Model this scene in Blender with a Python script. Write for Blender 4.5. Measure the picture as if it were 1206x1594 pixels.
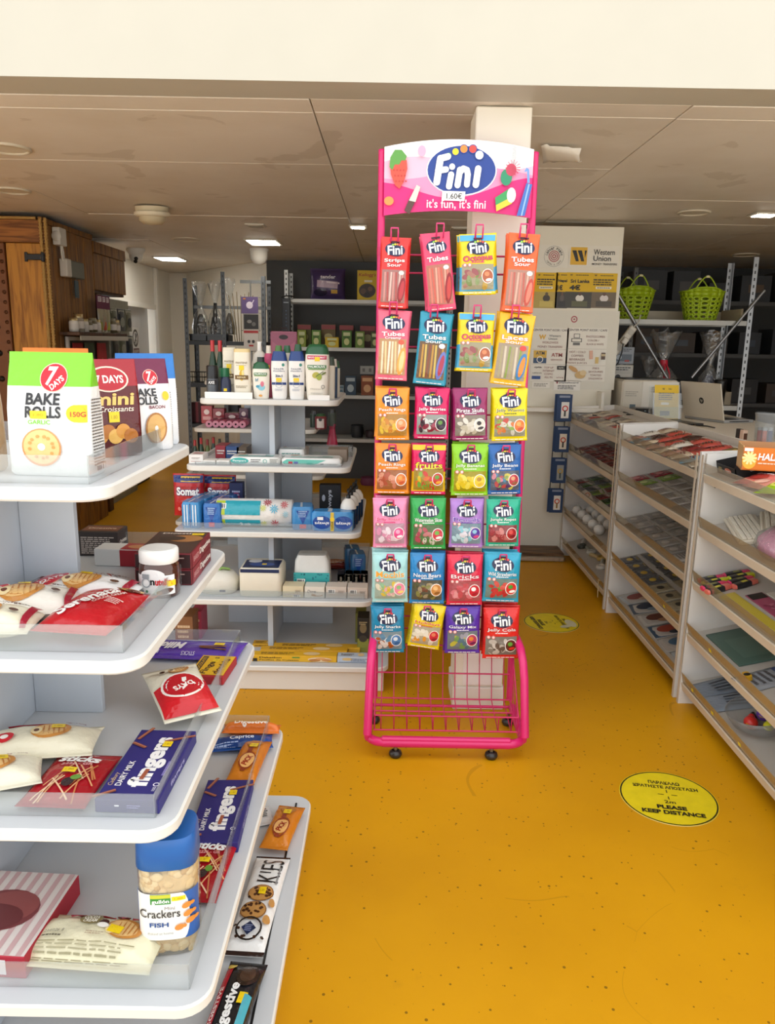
import bpy, bmesh, math, random
from mathutils import Vector, Matrix, noise
from mathutils.geometry import tessellate_polygon
random.seed(7)
for _o in list(bpy.data.objects): bpy.data.objects.remove(_o)
SC = bpy.context.scene
COL = SC.collection
R = math.radians
# ------------------------------------------------------------------ camera, sky, exposure
FOC, CX, CY = 1200.0, 603.0, 797.0
PITCH, ROLL = R(12.4), R(1.0)
EYE = Vector((0, 0, 1.5))
_fw = Vector((0, math.cos(PITCH), -math.sin(PITCH)))
_u0 = Vector((0, math.sin(PITCH), math.cos(PITCH)))
_rt = Vector((1, 0, 0)) * math.cos(ROLL) + _u0 * math.sin(ROLL)
_up = _u0 * math.cos(ROLL) - Vector((1, 0, 0)) * math.sin(ROLL)
cam_data = bpy.data.cameras.new('camera')
cam = bpy.data.objects.new('camera', cam_data)
COL.objects.link(cam)
cam_data.sensor_fit = 'VERTICAL'
cam_data.sensor_height = 24.0
cam_data.lens = 24.0 * FOC / 1594.0
cam_data.clip_start = 0.05
cam.matrix_world = Matrix(((_rt.x, _up.x, -_fw.x, EYE.x), (_rt.y, _up.y, -_fw.y, EYE.y), (_rt.z, _up.z, -_fw.z, EYE.z), (0, 0, 0, 1)))
SC.camera = cam
world = bpy.data.worlds.new('daylight')
SC.world = world
world.use_nodes = True
_bg = world.node_tree.nodes['Background']
_bg.inputs[0].default_value = (0.96, 0.98, 1.0, 1)
_bg.inputs[1].default_value = 1.55
_sun = bpy.data.lights.new('sun', 'SUN'); _sun.energy = 8.0; _sun.angle = R(0.6); _sun.color = (1.0, 0.95, 0.86)
_so = bpy.data.objects.new('sun', _sun); COL.objects.link(_so); _so.location = (0, 12, 14); _so.rotation_euler = (R(-32), R(6), 0)   # high over the roof: the shopfront lies in the building's shade, the pavement in sun
SC.view_settings.view_transform = 'Standard'
SC.view_settings.look = 'None'
SC.view_settings.gamma = 1.0
SC.view_settings.use_curve_mapping = False
SC.view_settings.exposure = 0.34
SC.cycles.max_bounces = 8
SC.cycles.diffuse_bounces = 5
SC.cycles.transparent_max_bounces = 16
SC.cycles.caustics_reflective = False
SC.cycles.caustics_refractive = False

def ray(px, py):
    return _fw + _rt * ((px - CX) / FOC) - _up * ((py - CY) / FOC)
def P(px, py, Y=None, Z=None, X=None):
    """world point seen along a line of sight at a known depth Y, height Z or side plane X"""
    d = ray(px, py)
    t = Y / d.y if Y is not None else ((Z - 1.5) / d.z if Z is not None else X / d.x)
    return EYE + d * t
def stand(x0, y0, x1, y1, Y, Z=None):
    """(centre x, base z, width, height) of an upright thing at depth Y"""
    xm, ym = (x0 + x1) / 2, (y0 + y1) / 2
    zb = Z if Z is not None else P(xm, y1, Y=Y).z
    return (P(x0, ym, Y=Y).x + P(x1, ym, Y=Y).x) / 2, zb, P(x1, ym, Y=Y).x - P(x0, ym, Y=Y).x, P(xm, y0, Y=Y).z - zb

# ------------------------------------------------------------------ materials
_M = {}
def lin(h):
    h = h.lstrip('#')
    out = []
    for i in (0, 2, 4):
        c = int(h[i:i + 2], 16) / 255
        out.append(c / 12.92 if c <= 0.04045 else ((c + 0.055) / 1.055) ** 2.4)
    return (*out, 1)
def new_mat(name):
    m = bpy.data.materials.new(name)
    m.use_nodes = True
    return m, m.node_tree.nodes, m.node_tree.links, m.node_tree.nodes['Principled BSDF']
def mat(h, rough=0.5, metal=0.0, vary=0.06, scale=14, bump=0.0, bscale=60, coat=0.0, spec=0.5):
    """plain painted / printed surface with a little procedural unevenness"""
    key = (h, rough, metal, vary, scale, bump, bscale, coat, spec)
    if key in _M: return _M[key]
    m, n, l, b = new_mat('surface_' + h.strip('#') + '_%d' % len(_M))
    b.inputs['Roughness'].default_value = rough
    b.inputs['Metallic'].default_value = metal
    b.inputs['Coat Weight'].default_value = coat
    b.inputs['Specular IOR Level'].default_value = spec
    c = lin(h)
    if vary > 0:
        tc = n.new('ShaderNodeTexCoord'); nz = n.new('ShaderNodeTexNoise'); mx = n.new('ShaderNodeMix')
        nz.inputs['Scale'].default_value = scale; nz.inputs['Detail'].default_value = 4
        mx.data_type = 'RGBA'
        mx.inputs[6].default_value = tuple(min(1, x * (1 + vary)) for x in c[:3]) + (1,)
        mx.inputs[7].default_value = tuple(x * (1 - vary) for x in c[:3]) + (1,)
        l.new(tc.outputs['Object'], nz.inputs['Vector']); l.new(nz.outputs['Fac'], mx.inputs[0]); l.new(mx.outputs[2], b.inputs['Base Color'])
    else:
        b.inputs['Base Color'].default_value = c
    if bump > 0:
        tc = n.new('ShaderNodeTexCoord'); nb = n.new('ShaderNodeTexNoise'); bp = n.new('ShaderNodeBump')
        nb.inputs['Scale'].default_value = bscale; nb.inputs['Detail'].default_value = 3
        bp.inputs['Strength'].default_value = bump; bp.inputs['Distance'].default_value = 0.004
        l.new(tc.outputs['Object'], nb.inputs['Vector']); l.new(nb.outputs['Fac'], bp.inputs['Height']); l.new(bp.outputs['Normal'], b.inputs['Normal'])
    _M[key] = m
    return m
def ink(h): return mat(h, 0.42, vary=0)
def film_ink(h): return mat(h, 0.2, vary=0, bump=0.9, bscale=40)
def foil(h): return mat(h, 0.2, vary=0.04, bump=0.9, bscale=40)
def plastic(h): return mat(h, 0.3, vary=0.02)
def card(h): return mat(h, 0.55, vary=0.03)
def paint(h): return mat(h, 0.5, vary=0.04, scale=5)
def steel(h): return mat(h, 0.38, metal=0.85, vary=0.12, scale=30)
def glassy(name, tint='FFFFFF', clear=0.86, rough=0.04, bump=0.0, refl=0.04):
    if name in _M: return _M[name]
    m, n, l, b = new_mat(name)
    out = n['Material Output']; n.remove(b)
    tr = n.new('ShaderNodeBsdfTransparent'); gl = n.new('ShaderNodeBsdfGlossy'); df = n.new('ShaderNodeBsdfDiffuse')
    lw = n.new('ShaderNodeLayerWeight'); lw.inputs[0].default_value = 0.5; pw = n.new('ShaderNodeMath'); pw.operation = 'POWER'; pw.inputs[1].default_value = 4.0; l.new(lw.outputs['Facing'], pw.inputs[0]); fr = n.new('ShaderNodeMath'); fr.operation = 'MULTIPLY_ADD'; fr.inputs[1].default_value = 0.85; fr.inputs[2].default_value = refl; l.new(pw.outputs[0], fr.inputs[0])
    tr.inputs[0].default_value = lin(tint); gl.inputs['Roughness'].default_value = rough; df.inputs[0].default_value = lin(tint)
    m1 = n.new('ShaderNodeMixShader'); m2 = n.new('ShaderNodeMixShader')
    m1.inputs[0].default_value = clear
    l.new(df.outputs[0], m1.inputs[1]); l.new(tr.outputs[0], m1.inputs[2])
    l.new(fr.outputs[0], m2.inputs[0]); l.new(m1.outputs[0], m2.inputs[1]); l.new(gl.outputs[0], m2.inputs[2])
    if bump:
        tc = n.new('ShaderNodeTexCoord'); nb = n.new('ShaderNodeTexNoise'); bp = n.new('ShaderNodeBump')
        nb.inputs['Scale'].default_value = 22; bp.inputs['Strength'].default_value = bump; bp.inputs['Distance'].default_value = 0.02
        l.new(tc.outputs['Object'], nb.inputs['Vector']); l.new(nb.outputs['Fac'], bp.inputs['Height'])
        l.new(bp.outputs['Normal'], gl.inputs['Normal']); l.new(bp.outputs['Normal'], lw.inputs['Normal'])
    l.new(m2.outputs[0], out.inputs[0])
    _M[name] = m
    return m
ACRYL = glassy('acrylic', 'F4F6F6', 0.88)
TAPE = glassy('amber_acrylic', 'E3CFA6', 0.72)
CELLO = glassy('cellophane', 'F4F6F6', 0.93, 0.10, 1.0, 0.10)
CLEARP = glassy('clear_plastic', 'F4F6F6', 0.9, 0.06)
def glow(h, s):
    m, n, l, b = new_mat('lit_' + h)
    b.inputs['Emission Color'].default_value = lin(h); b.inputs['Emission Strength'].default_value = s; b.inputs['Base Color'].default_value = lin(h)
    return m
def wood(h, h2, key, scale=(9, 9, 0.8), rough=0.55):
    k = ('wood', key)
    if k in _M: return _M[k]
    m, n, l, b = new_mat('wood_' + key)
    tc = n.new('ShaderNodeTexCoord'); mp = n.new('ShaderNodeMapping'); nz = n.new('ShaderNodeTexNoise'); rp = n.new('ShaderNodeValToRGB')
    oi = n.new('ShaderNodeObjectInfo'); ad = n.new('ShaderNodeVectorMath'); ad.operation = 'ADD'
    mp.inputs['Scale'].default_value = scale; nz.inputs['Scale'].default_value = 3.2; nz.inputs['Detail'].default_value = 7; nz.inputs['Distortion'].default_value = 0.7
    rp.color_ramp.elements[0].color = lin(h2); rp.color_ramp.elements[0].position = 0.36
    rp.color_ramp.elements[1].color = lin(h); rp.color_ramp.elements[1].position = 0.56
    l.new(tc.outputs['Object'], ad.inputs[0]); l.new(oi.outputs['Random'], ad.inputs[1]); l.new(ad.outputs[0], mp.inputs['Vector'])
    l.new(mp.outputs[0], nz.inputs['Vector']); l.new(nz.outputs['Fac'], rp.inputs[0]); l.new(rp.outputs[0], b.inputs['Base Color'])
    b.inputs['Roughness'].default_value = rough
    _M[k] = m
    return m

# ------------------------------------------------------------------ mesh builder
class MB:
    def __init__(s): s.v = []; s.f = []; s.m = []; s.sm = []
    def add(s, vs, fs, m, smooth=False, T=None):
        o = len(s.v)
        s.v += [tuple(T @ Vector(p)) if T is not None else tuple(p) for p in vs]
        for f in fs:
            s.f.append([i + o for i in f]); s.m.append(m); s.sm.append(smooth)
        return s
    def box(s, x0, x1, y0, y1, z0, z1, m, bev=0.0, T=None):
        if bev <= 0:
            vs = [(x, y, z) for x in (x0, x1) for y in (y0, y1) for z in (z0, z1)]
            return s.add(vs, [(0, 1, 3, 2), (4, 6, 7, 5), (0, 4, 5, 1), (2, 3, 7, 6), (0, 2, 6, 4), (1, 5, 7, 3)], m, T=T)
        c = ((x0 + x1) / 2, (y0 + y1) / 2, (z0 + z1) / 2); h = (abs(x1 - x0) / 2, abs(y1 - y0) / 2, abs(z1 - z0) / 2)
        b = min(bev, *(0.49 * q for q in h))
        idx = {}; vs = []
        for sx in (-1, 1):
            for sy in (-1, 1):
                for sz in (-1, 1):
                    for a in range(3):
                        hh = [h[k] - (0 if k == a else b) for k in range(3)]
                        idx[(sx, sy, sz, a)] = len(vs)
                        vs.append((c[0] + sx * hh[0], c[1] + sy * hh[1], c[2] + sz * hh[2]))
        fs = []
        g = lambda S, a: idx[(S[0], S[1], S[2], a)]
        for a in range(3):
            o1, o2 = (a + 1) % 3, (a + 2) % 3
            for sg in (-1, 1):
                q = []
                for (p, r) in ((-1, -1), (1, -1), (1, 1), (-1, 1)):
                    S = [0, 0, 0]; S[a] = sg; S[o1] = p; S[o2] = r
                    q.append(g(S, a))
                fs.append(q if sg > 0 else q[::-1])
        for a in range(3):       # edges parallel to axis a
            o1, o2 = (a + 1) % 3, (a + 2) % 3
            for p in (-1, 1):
                for r in (-1, 1):
                    S0 = [0, 0, 0]; S0[a] = -1; S0[o1] = p; S0[o2] = r
                    S1 = list(S0); S1[a] = 1
                    q = [g(S0, o1), g(S0, o2), g(S1, o2), g(S1, o1)]
                    fs.append(q if p * r > 0 else q[::-1])
        for sx in (-1, 1):
            for sy in (-1, 1):
                for sz in (-1, 1):
                    q = [g((sx, sy, sz), 0), g((sx, sy, sz), 1), g((sx, sy, sz), 2)]
                    fs.append(q if sx * sy * sz > 0 else q[::-1])
        return s.add(vs, fs, m, T=T)
    def loft(s, secs, m, n=20, p=2.0, caps=True, smooth=True, T=None, bm=None, tm=None):
        """stacked superellipse rings: (z, hx, hy[, cx, cy])"""
        vs = []; fs = []
        for q in secs:
            z, hx, hy = q[:3]; cx, cy = (q[3], q[4]) if len(q) > 4 else (0, 0)
            for i in range(n):
                a = 2 * math.pi * (i + 0.5) / n; ca, sa = math.cos(a), math.sin(a)
                vs.append((cx + hx * math.copysign(abs(ca) ** (2 / p), ca), cy + hy * math.copysign(abs(sa) ** (2 / p), sa), z))
        for k in range(len(secs) - 1):
            for i in range(n):
                j = (i + 1) % n
                fs.append((k * n + i, k * n + j, (k + 1) * n + j, (k + 1) * n + i))
        s.add(vs, fs, m, smooth, T)
        if caps:
            s.add(vs[:n], [list(range(n))[::-1]], bm or m, False, T)
            s.add(vs[-n:], [list(range(n))], tm or m, False, T)
        return s
    def lathe(s, prof, m, n=20, T=None, caps=False, smooth=True):
        return s.loft([(z, r, r) for r, z in prof], m, n, 2.0, caps, smooth, T)
    def tube(s, pts, r, m, n=8, closed=False, caps=True, T=None):
        pts = [Vector(p) for p in pts]; N = len(pts); vs = []; fs = []
        up = Vector((0.13, 0.21, 0.97)); prev = None
        for i, p in enumerate(pts):
            if closed: d = pts[(i + 1) % N] - pts[i - 1]
            else: d = pts[min(i + 1, N - 1)] - pts[max(i - 1, 0)]
            d.normalize()
            if prev is None:
                a = d.cross(up)
                if a.length < 1e-3: a = d.cross(Vector((1, 0, 0)))
            else:
                a = prev - d * prev.dot(d)
            a.normalize(); prev = a; b = d.cross(a)
            rr = r[i] if isinstance(r, (list, tuple)) else r
            for k in range(n):
                t = 2 * math.pi * k / n
                vs.append(p + a * (rr * math.cos(t)) + b * (rr * math.sin(t)))
        for i in range(N if closed else N - 1):
            for k in range(n):
                q = (k + 1) % n; i2 = (i + 1) % N
                fs.append((i * n + k, i * n + q, i2 * n + q, i2 * n + k))
        s.add(vs, fs, m, True, T)
        if caps and not closed:
            s.add(vs[:n], [list(range(n))[::-1]], m, False, T); s.add(vs[-n:], [list(range(n))], m, False, T)
        return s
    def prism(s, out, z0, z1, m, T=None, tm=None, smooth=False):
        n = len(out)
        vs = [(x, y, z0) for x, y in out] + [(x, y, z1) for x, y in out]
        s.add(vs, [(i, (i + 1) % n, n + (i + 1) % n, n + i) for i in range(n)], m, smooth, T)
        s.add(vs[:n], [list(range(n))[::-1]], m, False, T); s.add(vs[n:], [list(range(n))], tm or m, False, T)
        return s
    def mesh(s, name):
        me = bpy.data.meshes.new(name)
        me.from_pydata(s.v, [], s.f)
        ms = []
        for x in s.m:
            if x not in ms: ms.append(x)
        for x in ms: me.materials.append(x)
        ix = {x: i for i, x in enumerate(ms)}
        me.polygons.foreach_set('material_index', [ix[x] for x in s.m])
        me.polygons.foreach_set('use_smooth', s.sm)
        me.update()
        return me
def rrect(w, h, r, n=6, cx=0, cy=0):
    out = []
    for (sx, sy, a0) in ((1, 1, 0), (-1, 1, 90), (-1, -1, 180), (1, -1, 270)):
        for i in range(n + 1):
            a = R(a0 + 90 * i / n)
            out.append((cx + sx * (w / 2 - r) + r * math.cos(a), cy + sy * (h / 2 - r) + r * math.sin(a)))
    return out
def arc(cx, cy, r, a0, a1, n=8):
    return [(cx + r * math.cos(R(a0 + (a1 - a0) * i / n)), cy + r * math.sin(R(a0 + (a1 - a0) * i / n))) for i in range(n + 1)]
def TR(x=0, y=0, z=0, rx=0, ry=0, rz=0):
    return Matrix.Translation((x, y, z)) @ Matrix.Rotation(R(rz), 4, 'Z') @ Matrix.Rotation(R(ry), 4, 'Y') @ Matrix.Rotation(R(rx), 4, 'X')

# ------------------------------------------------------------------ objects
def _link(name, data, parent=None, M=None):
    o = bpy.data.objects.new(name, data)
    COL.objects.link(o)
    if parent is not None: o.parent = parent
    if M is not None: o.matrix_basis = M
    return o
def thing(name, label, cat, M=None, mb=None, group=None):
    """a top-level thing: its body mesh, or an Empty at its base"""
    o = _link(name, (mb.mesh(name) if isinstance(mb, MB) else mb) if mb is not None else None, None, M)
    o['label'] = label; o['category'] = cat
    if group: o['group'] = group
    return o
def part(name, mb, parent, M=None, label=None):
    if isinstance(mb, MB):
        if not mb.f: return None
        mb = mb.mesh(name)
    o = _link(name, mb, parent, M)
    if label: o['label'] = label
    return o
def struct(name, mb, parent=None, M=None):
    o = _link(name, mb.mesh(name) if isinstance(mb, MB) else mb, parent, M)
    if parent is None: o['kind'] = 'structure'
    return o
def dup(root, label, M):
    """a copy of a thing with copies of its parts and their sub-parts"""
    r = root.copy(); COL.objects.link(r); r.matrix_basis = M; r['label'] = label
    for ch in root.children:
        c = ch.copy(); COL.objects.link(c); c.parent = r
        for g in ch.children:
            d = g.copy(); COL.objects.link(d); d.parent = c
    return r
ORD = ['first', 'second', 'third', 'fourth', 'fifth', 'sixth', 'seventh', 'eighth', 'ninth', 'tenth', 'eleventh', 'twelfth', 'thirteenth', 'fourteenth', 'fifteenth', 'sixteenth']

# ------------------------------------------------------------------ flat print laid on a surface
_TX = {}
def text_geo(t, bold=0.0, shear=0.0):
    k = (t, bold, shear)
    if k in _TX: return _TX[k]
    cu = bpy.data.curves.new('lettering', 'FONT'); cu.body = t; cu.offset = bold; cu.shear = shear; cu.resolution_u = 3
    o = bpy.data.objects.new('lettering', cu); COL.objects.link(o)
    me = o.to_mesh()
    vs = [(v.co.x, v.co.y) for v in me.vertices]; fs = [tuple(p.vertices) for p in me.polygons]
    o.to_mesh_clear(); bpy.data.objects.remove(o); bpy.data.curves.remove(cu)
    if not vs: vs = [(0, 0)]
    x0, x1 = min(v[0] for v in vs), max(v[0] for v in vs); y0, y1 = min(v[1] for v in vs), max(v[1] for v in vs)
    w, h = max(x1 - x0, 1e-4), max(y1 - y0, 1e-4)
    g = ([((x - x0) / w - 0.5, (y - y0) / h - 0.5) for x, y in vs], fs, w / h)
    _TX[k] = g
    return g
class Print:
    """ink on a surface: fn(u, v, n) maps print coordinates and a hair's height n onto the surface"""
    def __init__(s, fn, base=0.0006, step=0.00022, film=False): s.mb = MB(); s.fn = fn; s.n = base; s.step = step; s.ink = film_ink if film else ink
    def put(s, pts, fs, h):
        s.mb.add([s.fn(u, v, s.n) for u, v in pts], fs, s.ink(h) if isinstance(h, str) else h); s.n += s.step
        return s
    def poly(s, pts, h):
        tri = tessellate_polygon([[Vector((u, v, 0)) for u, v in pts]])
        out = []
        for t in tri:
            a, b, c = (pts[i] for i in t)
            out.append(t if (b[0] - a[0]) * (c[1] - a[1]) - (b[1] - a[1]) * (c[0] - a[0]) > 0 else t[::-1])
        return s.put(pts, out, h)
    def rect(s, cx, cy, w, h, col, rot=0, sub=1, suby=None, shear=0):
        suby = suby or sub; ca, sa = math.cos(R(rot)), math.sin(R(rot)); pts = []; fs = []
        for j in range(suby + 1):
            for i in range(sub + 1):
                a, b = w * (i / sub - 0.5), h * (j / suby - 0.5); a += shear * b
                pts.append((cx + a * ca - b * sa, cy + a * sa + b * ca))
        for j in range(suby):
            for i in range(sub):
                k = j * (sub + 1) + i; fs.append((k, k + 1, k + sub + 2, k + sub + 1))
        return s.put(pts, fs, col)
    def ell(s, cx, cy, rx, ry, col, rot=0, n=20, rings=2, a0=0, a1=360):
        ca, sa = math.cos(R(rot)), math.sin(R(rot)); pts = [(cx, cy)]; fs = []
        full = a1 - a0 >= 360; m = n if full else n + 1
        for k in range(1, rings + 1):
            for i in range(m):
                t = R(a0 + (a1 - a0) * i / n); a, b = rx * math.cos(t) * k / rings, ry * math.sin(t) * k / rings
                pts.append((cx + a * ca - b * sa, cy + a * sa + b * ca))
        for i in range(n):
            j = (i + 1) % m
            fs.append((0, 1 + i, 1 + j))
            for k in range(rings - 1):
                o = 1 + k * m; fs.append((o + i, o + m + i, o + m + j, o + j))
        return s.put(pts, fs, col)
    def ring(s, cx, cy, r0, r1, col, n=28, a0=0, a1=360, sy=1.0):
        pts = []; fs = []
        for i in range(n + 1):
            t = R(a0 + (a1 - a0) * i / n)
            pts += [(cx + r0 * math.cos(t), cy + sy * r0 * math.sin(t)), (cx + r1 * math.cos(t), cy + sy * r1 * math.sin(t))]
        for i in range(n): fs.append((2 * i, 2 * i + 1, 2 * i + 3, 2 * i + 2))
        return s.put(pts, fs, col)
    def text(s, t, cx, cy, w, h, col, bold=0.02, rot=0, shear=0, rim=None, rimw=0.05, bend=0):
        """lettering scaled to the box w by h (h None keeps the letter shape)"""
        if rim: s.text(t, cx, cy, w * 1.03, (h * 1.12) if h else None, rim, bold + rimw, rot, shear, bend=bend)
        vs, fs, asp = text_geo(t, bold, shear)
        if h is None: h = w / asp
        ca, sa = math.cos(R(rot)), math.sin(R(rot)); pts = []
        for x, y in vs:
            a, b = x * w, y * h + bend * (1 - 4 * x * x)
            pts.append((cx + a * ca - b * sa, cy + a * sa + b * ca))
        return s.put(pts, fs, col)
    def lines(s, cx, cy, w, h, n, col, fill=0.5, seed=1):
        """rows of small print too fine to read"""
        rg = random.Random(seed); pts = []; fs = []
        for k in range(n):
            yy = cy + h / 2 - (k + 0.5) * h / n; x = cx - w / 2; end = cx + w / 2 - rg.random() * 0.2 * w
            while x < end:
                ww = min(w * (0.06 + 0.14 * rg.random()), end - x); o = len(pts); hh = h / n * fill / 2
                pts += [(x, yy - hh), (x + ww, yy - hh), (x + ww, yy + hh), (x, yy + hh)]; fs.append((o, o + 1, o + 2, o + 3)); x += ww + w * 0.025
        return s.put(pts, fs, col)
    def barcode(s, cx, cy, w, h, rot=0):
        s.rect(cx, cy, w, h, 'F5F5F0', rot); rg = random.Random(3); n = 11
        for k in range(n):
            if rg.random() < 0.75:
                a = (k + 0.5) / n * w - w / 2; ca, sa = math.cos(R(rot)), math.sin(R(rot))
                s.rect(cx + a * ca * 0.9, cy + a * sa * 0.9, w / n * 0.6, h * 0.8, '15151A', rot); s.n -= s.step
        s.n += s.step
        return s
    def blobs(s, cx, cy, w, h, cols, n, r, seed=1, asp=0.7, rim=None):
        rg = random.Random(seed)
        for k in range(n):
            rr = r * (0.75 + 0.5 * rg.random())
            x, y = cx + (rg.random() - 0.5) * (w - 1.6 * rr), cy + (rg.random() - 0.5) * (h - 1.6 * rr); a = rg.random() * 180
            if rim: s.ell(x, y, rr * 1.12, rr * asp * 1.15, rim, a, 12, 1); s.n -= s.step * 0.7
            s.ell(x, y, rr, rr * asp, cols[k % len(cols)], a, 12, 1); s.n -= s.step * 0.7
        s.n += s.step * 2
        return s
    def done(s, parent, name='print'): return part(name, s.mb, parent)
front = lambda y0=0.0: (lambda u, v, n: (u, y0 - n, v))             # a face that looks towards -y
backf = lambda y0=0.0: (lambda u, v, n: (-u, y0 + n, v))
topf = lambda z0=0.0: (lambda u, v, n: (u, v, z0 + n))
rightf = lambda x0=0.0: (lambda u, v, n: (x0 + n, u, v))
leftf = lambda x0=0.0: (lambda u, v, n: (x0 - n, -u, v))

# ------------------------------------------------------------------ package shapes
def pillow(w, h, t, m, seal=0.012, seed=1, nu=12, nv=16, wrinkle=0.0012, band=None, back=0.8, pw=2.6):
    """heat-sealed film bag standing in the x-z plane, front towards -y; returns mesh builder and front mapping"""
    def thick(u, v):
        a = min(1, abs(2 * u / w)); vv = abs(v) - (h / 2 - seal)
        if vv > 0: return 0.0006
        b = abs(v) / (h / 2 - seal)
        f = (1 - a ** pw) ** 0.62 * (1 - b ** 3.6) ** 0.72
        q = noise.noise((u * 34 + seed * 3.1, v * 34, seed * 1.7))
        return max(0.0006, t / 2 * f + wrinkle * q * min(1, 3 * f))
    def edge(v): return 1 - 0.035 * max(0, 1 - abs(2 * v / h) ** 4) * min(1, t / 0.03)
    fn = lambda u, v, n: (u * edge(v), -thick(u, v) - n, v)
    mb = MB(); vs = []; fs = []; ff = []
    vl = [-h / 2, -h / 2 + seal * 0.5, -h / 2 + seal] + [(-h / 2 + seal) + (h - 2 * seal) * j / nv for j in range(1, nv)] + [h / 2 - seal, h / 2 - seal * 0.5, h / 2]
    W = nu + 1
    for side in (1, -1):
        for v in vl:
            for i in range(W):
                u = w * (i / nu - 0.5); x, y, z = fn(u, v, 0)
                vs.append((x, y if side > 0 else -y * back, z))
    N = len(vl) * W
    for j in range(len(vl) - 1):
        vm = (vl[j] + vl[j + 1]) / 2
        for i in range(nu):
            k = j * W + i
            ff.append(((k, k + 1, k + W + 1, k + W), vm)); ff.append(((N + k, N + k + W, N + k + W + 1, N + k + 1), vm))
    for i in range(nu): ff.append(((i, N + i, N + i + 1, i + 1), -h)); k = (len(vl) - 1) * W + i; ff.append(((k, k + 1, N + k + 1, N + k), h))
    for j in range(len(vl) - 1):
        k = j * W; ff.append(((k, k + W, N + k + W, N + k), vl[j])); k += nu; ff.append(((k, N + k, N + k + W, k + W), vl[j]))
    o = len(mb.v); mb.v += vs
    for q, vm in ff:
        mm = m
        if band:
            for lo, hi, bmz in band:
                if lo <= vm / h <= hi: mm = bmz
        mb.f.append(list(q)); mb.m.append(mm); mb.sm.append(True)
    return mb, fn
def carton(w, d, h, m, bev=0.0015, sides=None):
    """box with its base at z=0, centred in x and y"""
    return MB().box(-w / 2, w / 2, -d / 2, d / 2, 0, h, m, bev)
LIE = Matrix.Rotation(R(-90), 4, 'X')                       # lay an upright package on its back, print up
def lay(x, y, z, rz=0, tilt=0, roll=0):
    return Matrix.Translation((x, y, z)) @ Matrix.Rotation(R(rz), 4, 'Z') @ Matrix.Rotation(R(roll), 4, 'Y') @ Matrix.Rotation(R(-90 + tilt), 4, 'X')

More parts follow.
